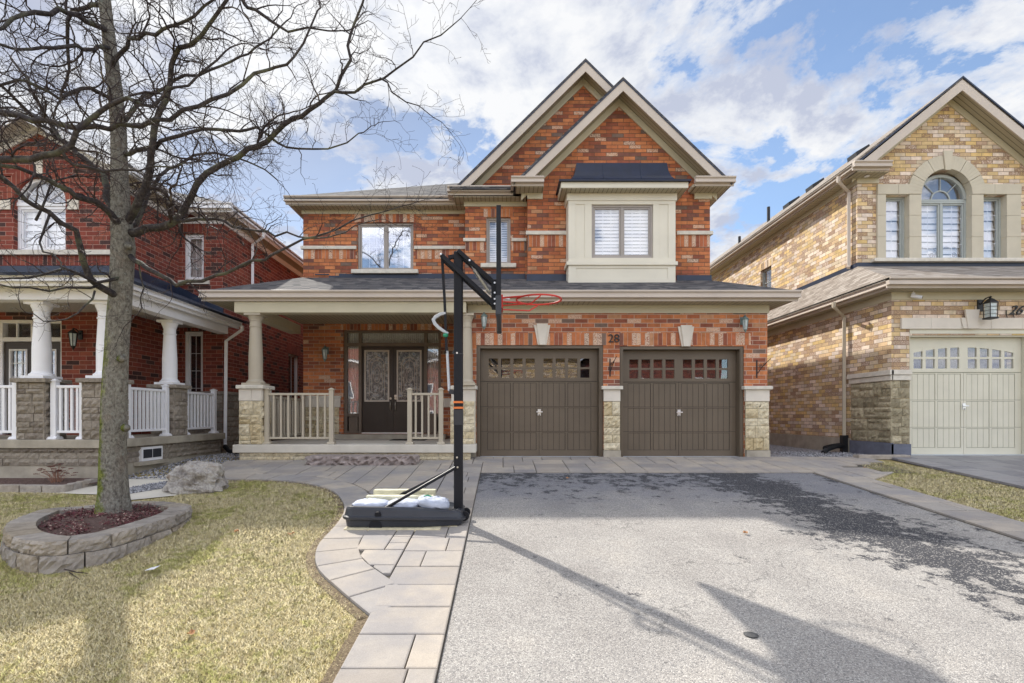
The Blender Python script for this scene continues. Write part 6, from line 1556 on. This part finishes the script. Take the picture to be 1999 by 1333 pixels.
# =================================================================== BOULDER, SHRUB, EDGING
def boulder(cx, cy, z0, sx, sy, sz, seed):
    import mathutils
    rs = random.Random(seed); mb = MB(); nu, nv = 64, 34
    for j in range(nv+1):
        th = math.pi*j/nv
        for i in range(nu):
            ph = 2*math.pi*i/nu; d = Vector((math.sin(th)*math.cos(ph), math.sin(th)*math.sin(ph), math.cos(th)))
            e = 3.2; k = (abs(d.x)**e+abs(d.y)**e+abs(d.z)**e)**(-1/e); p_ = d*k
            p_ = Vector((p_.x*(1-.20*p_.z)+.06*p_.z, p_.y*(1-.15*p_.z), p_.z))
            nz_ = mathutils.noise.fractal(p_*1.7+Vector((seed, 0, 0)), .7, 2.2, 5)*.16; cr = abs(mathutils.noise.noise(p_*3.1+Vector((0, seed, 0))))*.14
            st = math.floor((p_.z+.4*mathutils.noise.noise(p_*1.1))*5)/5*.05
            p_ = p_*(1+nz_-cr+st)
            mb.v.append((cx+p_.x*sx, cy+p_.y*sy, z0+p_.z*sz))
    for j in range(nv):
        for i in range(nu): a = j*nu+i; b = j*nu+(i+1) % nu; mb.f.append((a, a+nu, b+nu, b)); mb.mi.append(0)
    return mb
t = NT('pale_boulder'); n1 = t.noise(5, detail=8, rough=.7); n2 = t.noise(38, detail=5, rough=.7)
c = t.ramp(n1, [(.3, C(98, 92, 88)), (.46, C(160, 153, 146)), (.58, C(196, 190, 182)), (.72, C(146, 130, 114))]); c = t.mix(1.0, c, t.ramp(n2, [(.3, (.7, .7, .72, 1)), (.7, (1.15, 1.15, 1.15, 1))]), 'MULTIPLY')
t.bsdf(c, .95, t.bump(t.math('ADD', n1, t.math('MULTIPLY', n2, .5)), 1.0, .04), spec=.15); M['boulder'] = t.m
o = boulder(-4.43, 7.45, -.12, .40, .27, .27, 6).build('boulder', M['boulder']); tag(o, 'pale grey craggy boulder at the back corner of the lawn', 'boulder')
E = thing('garden_edging', 'low grey block edging around the bed in front of the red brick house', 'edging', (-6.6, 7.4, -.25))
def edge_run(a, b, n, h=.10, wd=.11):
    for i in range(n):
        p0 = Vector(a).lerp(Vector(b), i/n+.004); p1 = Vector(a).lerp(Vector(b), (i+1)/n-.004); d = (p1-p0).normalized(); nn_ = Vector((-d.y, d.x))*wd
        z_ = zg((p0.y+p1.y)/2); mb = MB(); mb.slab([(p0.x, p0.y, z_+h), (p1.x, p1.y, z_+h), (p1.x+nn_.x, p1.y+nn_.y, z_+h), (p0.x+nn_.x, p0.y+nn_.y, z_+h)], h+.08); part(mb, 'block', M['block'], E, bevel=.008)
edge_run((-8.6, 7.42), G(125, 962), 7); edge_run(G(126, 962), G(192, 946), 4)
mb = MB(); sheet(mb, [(-9, 7.5), (-6.3, 7.45), (-5.85, 7.95), (-6.2, 8.06), (-9, 8.06)], .05); tag(mb.build('garden_soil', M['mulch']), 'dark soil and mulch of the bed below the red brick house', 'soil', kind='stuff')
S_ = thing('dried_shrub', 'small dried perennial with flat brown flower heads in the bed of the red brick house', 'plant', (-6.75, 7.75, zg(7.75)+.04))
mb = MB(); hd = MB(); rs = random.Random(31)
for i in range(34):
    a = rs.uniform(0, 6.28); r = rs.uniform(.02, .27); h = rs.uniform(.12, .30)*(1.05-r); x, y, z = -6.75, 7.75, zg(7.75)+.04
    tp_ = (x+r*math.cos(a), y+r*.7*math.sin(a), z+h); mb.tube([(x+.05*math.cos(a), y+.04*math.sin(a), z), (x+r*.45*math.cos(a), y+.3*r*math.sin(a), z+h*.6), tp_], [.0035, .003, .002], 4)
    for _ in range(22): q = rs.uniform(0, 6.28); s_ = rs.uniform(0, .035); hd.lathe([(.001, tp_[2]-.004), (.006, tp_[2]), (.002, tp_[2]+.006)], tp_[0]+s_*math.cos(q), tp_[1]+s_*math.sin(q), 5)
M['dry'] = plain('dried_stems', (.30, .16, .11, 1), .9, var=.3); M['dryh'] = plain('dried_flower_heads', (.14, .055, .045, 1), .9, var=.4, scale=30)
part(mb, 'stem', M['dry'], S_); part(hd, 'flower_head', M['dryh'], S_)
# fallen bits
mb = MB(); 
def gp(px, py, dz=.02): x_, y_ = G(px, py); return (x_, y_, zg(y_)+dz)
mb.tube([gp(125, 1119, .035), gp(150, 1124, .03), gp(170, 1127, .035)], [.004, .005, .003], 5); mb.tube([gp(135, 1124, .03), gp(155, 1139, .035)], [.004, .002], 5)
tag(mb.build('fallen_twig', M['twig']), 'forked dry twig lying on the lawn in front of the ring of blocks', 'twig')
x_, y_ = G(297, 1119); mb = MB(); mb.add([(x_-.05, y_-.02, zg(y_)+.03), (x_+.035, y_-.03, zg(y_)+.045), (x_+.05, y_+.03, zg(y_)+.06), (x_-.03, y_+.025, zg(y_)+.04)], [(0, 1, 2, 3)]); o = mb.build('paper_scrap', M['white']); o.modifiers.new('thick', 'SOLIDIFY').thickness = .002; tag(o, 'white scrap of paper on the grass', 'scrap')
x_, y_ = G(1466, 1241); mb = MB(); mb.lathe([(.045, zg(y_)+.005), (.045, zg(y_)+.010), (.03, zg(y_)+.013)], x_, y_, 20); tag(mb.build('valve_cover', M['road']), 'small round dark cover set in the driveway near the photo bottom', 'cover')
rs = random.Random(77)
M['leaf'] = plain('dead_leaf', (.42, .22, .10, 1), .8, var=.4, scale=40)
for (px, py, lab) in ((1108, 936, 'dry brown leaf on the driveway edge by the paving under the left garage door'), (1455, 1044, 'curled brown leaf on the sunlit driveway'), (1688, 916, 'dry leaf on the paving beside the right grass strip'), (462, 1041, 'brown leaf on the sunlit lawn right of the ring of blocks'), (568, 1046, 'brown leaf on the lawn close to the curved paving'), (373, 1243, 'brown leaf low on the lawn near the photo bottom')):
    x_, y_, z_ = gp(px, py, .03); mb = MB(); a = rs.uniform(0, 3); v = []
    for q in range(8): v.append((x_+.03*math.cos(a+q*.785)*(1.3 if q % 4 == 0 else .8), y_+.03*math.sin(a+q*.785), z_+.012*math.sin(q*2)))
    mb.add([(x_, y_, z_-.01)]+v, [(0, q+1, (q+1) % 8+1) for q in range(8)]); tag(mb.build('dry_leaf', M['leaf']), lab, 'leaf', 'fallen dry leaves')
s = MB(); s.box(6.98, 8.0, 10.02, 10.20, -.02, .07); o = s.build('paving_edge_stone', M['block'], bevel=.012); tag(o, 'low grey slab at the foot of the buff brick corner', 'slab')

# =================================================================== BASKETBALL HOOP
HY = 5.85; zb = zg(HY)+.075; hx = -.497
B = thing('basketball_hoop', 'portable basketball hoop on a black water base, backboard seen edge-on over the driveway', 'basketball hoop', (hx, HY, zg(HY)))
def hp(px, py, Y=HY): return tuple(P(px, py, Y))
# base tank
mb = MB(); x0, x1 = -1.735, -.455; yf_, yk = 5.47, 6.25; zlo = zg(5.5)+.048
def tank(zs, ins, taper):
    out = []
    for (z_, d) in zip(zs, ins):
        r = .13; pts_ = []
        cs = [(x1-.05, (yf_+yk)/2-.20+taper, -90, 0), (x1-.05, (yf_+yk)/2+.20-taper, 0, 90), (x0+r, yk-r, 90, 180), (x0+r, yf_+r, 180, 270)]
        for ci, (cx_, cy_, a0, a1) in enumerate(cs):
            rr_ = (.10 if ci < 2 else r)-d
            for q in range(6): a = R(a0+(a1-a0)*q/5); pts_.append((cx_+rr_*math.cos(a), cy_+rr_*math.sin(a)))
        # keep the front and back straight up to the taper
        pts_.insert(0, (x1-.42, yf_+d)); pts_.insert(13, (x1-.42, yk-d))
        out.append([(x, y, z_) for x, y in pts_])
    return out
def ringmesh(mb, rings):
    n = len(rings[0]); o = len(mb.v)
    for rg in rings: mb.v += rg
    for j in range(len(rings)-1):
        for i in range(n): mb.f.append((o+j*n+i, o+j*n+(i+1) % n, o+(j+1)*n+(i+1) % n, o+(j+1)*n+i)); mb.mi.append(mb.cur)
    mb.f.append(tuple(o+i for i in range(n-1, -1, -1))); mb.f.append(tuple(o+(len(rings)-1)*n+i for i in range(n))); mb.mi += [mb.cur]*2
rg = tank([zlo, zlo+.005, zlo+.085, zlo+.095, zlo+.105, zlo+.13, zlo+.145, zlo+.225, zlo+.25, zlo+.256, zlo+.20], [.05, .04, .03, .008, 0, 0, .02, .035, .055, .09, .13], 0)
for ring1 in rg:       # lower towards the pole end
    for i, (x, y, z_) in enumerate(ring1):
        u = max(0, (x-(x1-.70))/.75); ring1[i] = (x, y, zlo+(z_-zlo)*.86*(1-.35*min(1, u)**1.5))
ringmesh(mb, rg); base = part(mb, 'base_tank', M['plastic'], B, bevel=.004)
mb = MB(); mb.tube([(-1.36, 5.500, zlo+.012), (-1.36, 5.60, zlo+.012)], .07, 18); mb.tube([(-1.33, 5.482, zlo+.135), (-1.33, 5.60, zlo+.16)], .035, 12); part(mb, 'moulded_recess', M['black'], base)
# pole
pt = hp(895, 492)[2]
mb = MB(); s_ = .050; mb.box(hx-s_, hx+s_, HY-s_, HY+s_, zb-.03, pt); pole = part(mb, 'pole', M['black'], B, bevel=.012)
mb = MB(); mb.box(hx-s_-.003, hx+s_+.003, HY-s_-.003, HY+s_+.003, hp(0, 692)[2], hp(0, 690.5)[2])
mb.box(hx-s_-.002, hx+s_+.002, HY-s_-.002, HY+s_+.002, hp(0, 829)[2], hp(0, 800)[2]); part(mb, 'pole_sleeve', M['plastic'], pole)
mb = MB(); 
for a, b in ((787, 783), (798, 794)): mb.box(hx-s_-.004, hx+s_+.004, HY-s_-.004, HY+s_+.004, hp(0, a)[2], hp(0, b)[2])
part(mb, 'orange_band', M['orange'], pole)
bo = MB()
def bolt(px, py, Y=HY-.055, r=.011): x, y, z = hp(px, py, HY); bo.tube([(x, Y+.01, z), (x, Y-.008, z)], r, 8)
for q in ((893, 892), (894, 911), (893, 690), (895, 493.5), (895, 531)): bolt(*q)
# arms (pairs of square tubes either side of the pole)
arm = MB()
for dy in (-.075, .075):
    arm.tube([(hp(863, 502)[0], HY+dy, hp(863, 502)[2]), (hp(967, 598)[0], HY+dy, hp(967, 598)[2])], .034, 4)
part(arm, 'lower_arm', M['black'], B, bevel=.004)
arm = MB()
for dy in (-.075, .075): arm.tube([(hp(895, 493)[0], HY+dy, hp(895, 493)[2]), (hp(967, 557)[0], HY+dy, hp(967, 557)[2])], .032, 4)
part(arm, 'upper_arm', M['black'], B, bevel=.004)
for q in ((863, 502), (966, 597), (966, 557), (918, 514), (966, 576), (966, 588)): bolt(*q, Y=HY-.115)
part(bo, 'bolt', M['steel'], B)
sp = MB(); a, b = Vector(hp(920, 519)), Vector(hp(963, 581)); d = (b-a); L_ = d.length; d.normalize(); u_ = Vector((0, 1, 0)); v_ = d.cross(u_)
for dy in (-.03, .03):
    sp.tube([a+Vector((0, dy, 0))+d*(L_*(.12+.76*q/200))+(u_*math.cos(q*.9)+v_*math.sin(q*.9))*.018 for q in range(201)], .004, 4)
    sp.tube([a+Vector((0, dy, 0)), a+Vector((0, dy, 0))+d*L_*.13], .005, 5); sp.tube([b+Vector((0, dy, 0))-d*L_*.13, b+Vector((0, dy, 0))], .005, 5)
part(sp, 'spring', M['steel'], B)
# backboard: a framed clear panel standing in the YZ plane
bx = -.035
bb = MB(); y0b, y1b, zl, zh = HY-.60, HY+.60, 1.93, 3.0
for (ya, yb2, za, zb2) in ((y0b, y0b+.05, zl, zh), (y1b-.05, y1b, zl, zh), (y0b+.05, y1b-.05, zl, zl+.06), (y0b+.05, y1b-.05, zh-.05, zh)): bb.box(bx-.024, bx+.024, ya, yb2, za, zb2)
bb.box(bx-.020, bx+.018, HY-.04, HY+.04, zl+.06, zh-.05); 
bk_ = part(bb, 'backboard_frame', M['black'], B, bevel=.004)
t = NT('smoked_acrylic'); t.bsdf((.03, .05, .08, 1), .15, spec=.6); M['acrylic'] = t.m
mb = MB(); mb.box(bx+.008, bx+.014, y0b+.05, y1b-.05, zl+.06, zh-.05); part(mb, 'backboard_panel', M['acrylic'], bk_)
mb = MB(); mb.box(bx-.035, bx+.035, y0b-.012, y1b+.012, zl-.085, zl+.20) if False else mb.box(bx-.032, bx+.030, y0b-.012, y0b+.10, zl-.06, zl+.14); mb.box(bx-.032, bx+.030, y1b-.10, y1b+.012, zl-.06, zl+.14); mb.box(bx-.028, bx+.026, y0b+.10, y1b-.10, zl-.05, zl-.001); part(mb, 'corner_pad', M['plastic'], bk_, bevel=.01)
mb = MB(); mb.box(bx-.085, bx-.026, HY-.115, HY+.115, hp(0, 601)[2], hp(0, 550)[2]); part(mb, 'mounting_bracket', M['black'], B, bevel=.006)
# rim
rc = Vector(hp(1052, 585)); rz = rc.z; rr_ = .255
ri = MB(); ri.tube([(rc.x+rr_*math.cos(q), HY+rr_*math.sin(q), rz) for q in np.linspace(0, 2*math.pi, 49)], .010, 8)
ri.tube([(bx+.03, HY-.10, rz-.09), (rc.x-.10, HY-.20, rz-.085), (rc.x, HY-.255, rz-.012)], .008, 7); ri.tube([(bx+.03, HY+.10, rz-.09), (rc.x-.10, HY+.20, rz-.085), (rc.x, HY+.255, rz-.012)], .008, 7)
ri.tube([(bx+.03, HY-.09, rz), (rc.x-.19, HY-.17, rz)], .010, 7); ri.tube([(bx+.03, HY+.09, rz), (rc.x-.19, HY+.17, rz)], .010, 7); ri.box(bx+.026, bx+.045, HY-.13, HY+.13, rz-.12, rz+.03)
for q in np.linspace(0, 2*math.pi, 13)[:-1]: ri.tube([(rc.x+rr_*math.cos(q), HY+rr_*math.sin(q), rz), (rc.x+rr_*math.cos(q), HY+rr_*math.sin(q), rz-.022)], .004, 5)
part(ri, 'rim', M['red_paint'], B)
mb = MB(); mb.tube([(bx+.03, HY-.02, rz+.02), (bx+.12, HY-.02, rz+.005)], .016, 8); mb.tube([(bx+.03, HY+.03, rz+.03), (bx+.09, HY+.03, rz+.03)], .012, 8); part(mb, 'rim_spring', M['steel'], B)
# height lever at the back of the pole
mb = MB(); p0, p1, p2, p3 = [Vector(hp(*q)) for q in ((863, 502), (868, 585), (872, 690), (877, 763))]
mb.tube([p0, p1, p2], .021, 4); mb.tube([Vector(hp(875, 503)), Vector(hp(889, 500))], .03, 4); part(mb, 'lever_tube', M['black'], B)
mb = MB(); mb.tube([p2+Vector((.005, 0, .03)), p3], .016, 12); part(mb, 'lever_rod', M['grey_plastic'], B)
mb = MB(); mb.tube([Vector(hp(877, 764)), Vector(hp(888, 766))], .034, 4); mb.tube([Vector(hp(888, 680)), Vector(hp(884, 690))], .01, 5); part(mb, 'lever_bracket', M['plastic'], B)
mb = MB(); pth = [hp(871, 611), hp(860, 613), hp(850, 619), hp(846, 624), hp(849, 632), hp(857, 640), hp(866, 646), hp(875, 651)]; mb.tube(pth, [.022, .024, .026, .028, .028, .026, .024, .020], 4); part(mb, 'handle', M['grey_plastic'], B, bevel=.006)
mb = MB(); mb.lathe([(.001, 1.732), (.024, 1.738), (.032, 1.755), (.024, 1.775), (.001, 1.78)], hp(870, 658)[0], HY-.01, 12); part(mb, 'knob', M['green'], B, smooth=True)
# struts
top_ = Vector((hx-.03, HY-.055, hp(0, 912)[2]))
mb = MB(); a = top_; b = Vector((-1.31, 5.56, zlo+.17)); mb.tube([a, a.lerp(b, .97)+Vector((0, 0, .0)), b], .019, 10); part(mb, 'strut', M['black'], B)
mb = MB(); a = top_+Vector((0, .11, 0)); b = Vector((-1.31, 6.17, zlo+.20)); mb.tube([a, b], .019, 10); part(mb, 'strut', M['black'], B)
mb = MB()
for dy in (-.11, .11): mb.tube([(hx+.075, HY+dy-.02, zb+.02), (hx+.075, HY+dy+.02, zb+.02)], .055, 18); mb.tube([(hx, HY+dy, zb+.04), (hx+.075, HY+dy, zb+.02)], .02, 6)
part(mb, 'wheel', M['black'], B, bevel=.004)
mb = MB(); mb.box(hx-.07, hx+.06, HY-.09, HY+.09, zb+.0, zb+.09); part(mb, 'pole_bracket', M['plastic'], B, bevel=.01)
# weights: sandbags, bars, timbers
import mathutils
def bag(cx, cy, z0, sx, sy, sz, seed, rot=0.0, slope=0.0):
    mb = MB(); nu, nv = 40, 20
    for j in range(nv+1):
        th = math.pi*j/nv
        for i in range(nu):
            ph = 2*math.pi*i/nu; d = Vector((math.sin(th)*math.cos(ph), math.sin(th)*math.sin(ph), math.cos(th))); e = 3.6
            kk = (abs(d.x)**e+abs(d.y)**e)**(-1/e) if abs(d.x)+abs(d.y) > 1e-4 else 0; p_ = Vector((d.x*kk*math.sin(th)**.35, d.y*kk*math.sin(th)**.35, d.z)) if kk else d
            w_ = mathutils.noise.fractal(Vector((p_.x*2.2, p_.y*2.2, p_.z*1.2+seed)), .6, 2.1, 4)*.20+abs(mathutils.noise.noise(Vector((p_.x*5+seed, p_.y*4, p_.z))))*.34
            q = Vector((p_.x*sx, p_.y*sy, (p_.z+w_)*sz)); q.z += slope*q.x; q = Matrix.Rotation(rot, 3, 'Z') @ q; mb.v.append((cx+q.x, cy+q.y, z0+q.z))
    for j in range(nv):
        for i in range(nu): a = j*nu+i; b = j*nu+(i+1) % nu; mb.f.append((a, a+nu, b+nu, b)); mb.mi.append(0)
    return mb
ztop = zlo+.21
for (cx_, sx_, rot, seed, lab, dz, sl) in ((-1.47, .22, .02, 1, 'flat white sandbag at the left end of the hoop base', .02, 0), (-1.10, .20, -.05, 2, 'white sandbag in the middle of the hoop base under the strut', .022, 0), (-.77, .20, .12, 3, 'crumpled white sandbag with green tie next to the basketball pole', .035, -.12)):
    o = bag(cx_, 5.76, ztop-.03+dz, sx_*.9, .17, .045 if seed < 3 else .062, seed, rot, sl).build('sandbag', M['bag'], smooth=True); tag(o, lab, 'sandbag', 'white sandbags on the hoop base')
    if seed == 3: mb = MB(); mb.tube([(-.86, 5.66, ztop+.10), (-.82, 5.63, ztop+.115), (-.78, 5.65, ztop+.10)], .008, 6); tie = mb.build('tie', M['green'], o)
for i, (x0_, x1_, yy_, zz_, lab) in enumerate(((-1.58, -.80, 5.99, ztop+.012, 'front pale concrete bar lying across the back of the hoop base'), (-1.54, -.80, 6.18, ztop+.055, 'rear pale concrete bar behind the other on the hoop base'))):
    o = rock_block('b', 0, x0_, x1_, yy_-.055, yy_+.055, zz_-.045, zz_+.045+.0, 60+i, .003, (18, 3, 3), .002).build('concrete_bar', M['curb'], bevel=.006)
    o.rotation_euler = (0, 0, 0); tag(o, lab, 'concrete bar', 'pale concrete bars weighing down the hoop')
mb = MB(); mb.box(-1.5, -.80, 5.93, 6.24, zlo+.12, ztop-.036); part(mb, 'rear_tray', M['plastic'], B)
for (x0_, x1_, ya, yb2, lab) in ((-1.69, -.66, 5.462, 5.58, 'long timber plank under the front of the black hoop base'), (-.75, -.49, 5.60, 5.75, 'short timber offcut under the pole end of the hoop base'), (-1.65, -.5, 6.02, 6.16, 'timber plank hidden at the back under the hoop base')):
    zz_ = zlo-.058; mb = MB(); mb.slab([(x0_, ya, zz_+.052), (x1_, ya, zz_+.052), (x1_, yb2, zz_+.055), (x0_, yb2, zz_+.055)], .05); o = mb.build('timber_plank', M['plank'], bevel=.004); tag(o, lab, 'plank', 'timbers under the hoop base')

# =================================================================== SKY, SUN, CAMERA
AZ, EL = R(-35.5), R(40.3)          # the sun stands behind the houses, to the left
W_ = bpy.data.worlds.new('World'); SC.world = W_; W_.use_nodes = True; nt = W_.node_tree; nt.nodes.clear()
class WT(NT):
    def __init__(s): s.t = nt
w = WT(); out = w.n('ShaderNodeOutputWorld'); sky = w.n('ShaderNodeTexSky'); sky.sky_type = 'NISHITA'; sky.sun_disc = False
sky.sun_elevation = EL; sky.sun_rotation = AZ; sky.altitude = 200; sky.air_density = 1.0; sky.dust_density = 0.5; sky.ozone_density = 1.5
tc = w.n('ShaderNodeTexCoord'); X, Y_, Z = w.xyz(tc.outputs['Generated'])
inv = w.math('DIVIDE', 1.0, w.math('ADD', w.math('MAXIMUM', Z, 0.0), .22)); u = w.math('MULTIPLY', X, inv); v = w.math('MULTIPLY', Y_, inv)
uv = w.comb(u, v, 3.7)
def wn(scale, off, detail, rough, dist=0.0, lac=2.0):
    nd = w.n('ShaderNodeTexNoise'); nd.inputs['Scale'].default_value = scale; nd.inputs['Detail'].default_value = detail; nd.inputs['Roughness'].default_value = rough; nd.inputs['Distortion'].default_value = dist
    m = w.n('ShaderNodeMapping'); m.inputs['Location'].default_value = off; w.l(uv, m.inputs[0]); w.l(m.outputs[0], nd.inputs[0]); return nd.outputs[0]
d1 = wn(2.5, (5.2, .4, 0), 12, .62, .2); d2 = wn(2.5, (5.2+.02, .4-.07, .03), 12, .62, .2); d3 = wn(7.0, (4.1, .7, 1), 8, .6, .3)
mask = w.ramp(w.math('ADD', d1, w.math('ADD', w.math('MULTIPLY', w.math('SUBTRACT', d3, .5), .26), .006)), [(.43, (0.03, 0.03, 0.03, 1)), (.462, (.6, .6, .6, 1)), (.51, (1, 1, 1, 1))])
shade = w.math('ADD', w.math('MULTIPLY', w.math('SUBTRACT', d1, d2), 2.8), w.math('ADD', w.math('MULTIPLY', w.math('SUBTRACT', d1, .5), -.9), w.math('MULTIPLY', w.math('SUBTRACT', d3, .5), 1.1)))
ccol = w.ramp(w.math('ADD', shade, .5), [(.30, (1.02, 1.03, 1.05, 1)), (.52, (.87, .90, .97, 1)), (.78, (.60, .65, .80, 1))])
sd = (math.sin(AZ)*math.cos(EL), math.cos(AZ)*math.cos(EL), math.sin(EL))
dp = w.n('ShaderNodeVectorMath', operation='DOT_PRODUCT'); w.l(tc.outputs['Generated'], dp.inputs[0]); dp.inputs[1].default_value = sd
near = w.math('POWER', w.math('MAXIMUM', dp.outputs['Value'], 0.0), 14.0)
# thin cloud glows towards the sun; unseen clouds behind the camera brightened to fill the facade
back_fill = w.math('MULTIPLY', w.math('SUBTRACT', .35, Y_), 1.0, clamp=True)
cst = w.math('ADD', w.math('ADD', .385, w.math('MULTIPLY', near, .04)), w.math('MULTIPLY', back_fill, .50))
b1 = w.n('ShaderNodeBackground'); w.l(sky.outputs[0], b1.inputs[0]); w.l(w.math('SUBTRACT', .085, w.math('MULTIPLY', w.math('POWER', w.math('MAXIMUM', dp.outputs['Value'], 0.0), 5.0), .055)), b1.inputs[1])
b2 = w.n('ShaderNodeBackground'); w.l(ccol, b2.inputs[0]); w.l(cst, b2.inputs[1])
mx = w.n('ShaderNodeMixShader'); w.l(mask, mx.inputs[0]); w.l(b1.outputs[0], mx.inputs[1]); w.l(b2.outputs[0], mx.inputs[2]); w.l(mx.outputs[0], out.inputs[0])
su = bpy.data.lights.new('sun', 'SUN'); su.energy = 2.6; su.angle = R(1.0); su.color = (1, .95, .86); so = bpy.data.objects.new('sun', su); COL.objects.link(so)
so.rotation_euler = Vector(sd).to_track_quat('Z', 'Y').to_euler()
cam = bpy.data.cameras.new('camera'); co = bpy.data.objects.new('camera', cam); COL.objects.link(co); SC.camera = co
co.location = (0, 0, CZ); co.rotation_euler = (R(90), 0, 0); cam.sensor_width = 36; cam.lens = 36*1000/1999; cam.shift_x = 19.5/1999; cam.shift_y = 145.5/1999; cam.clip_end = 2000; cam.clip_start = .05
SC.view_settings.view_transform = 'Standard'; SC.view_settings.look = 'None'; SC.view_settings.exposure = 1.27; SC.view_settings.gamma = 1
SC.cycles.max_bounces = 8; SC.cycles.transparent_max_bounces = 12
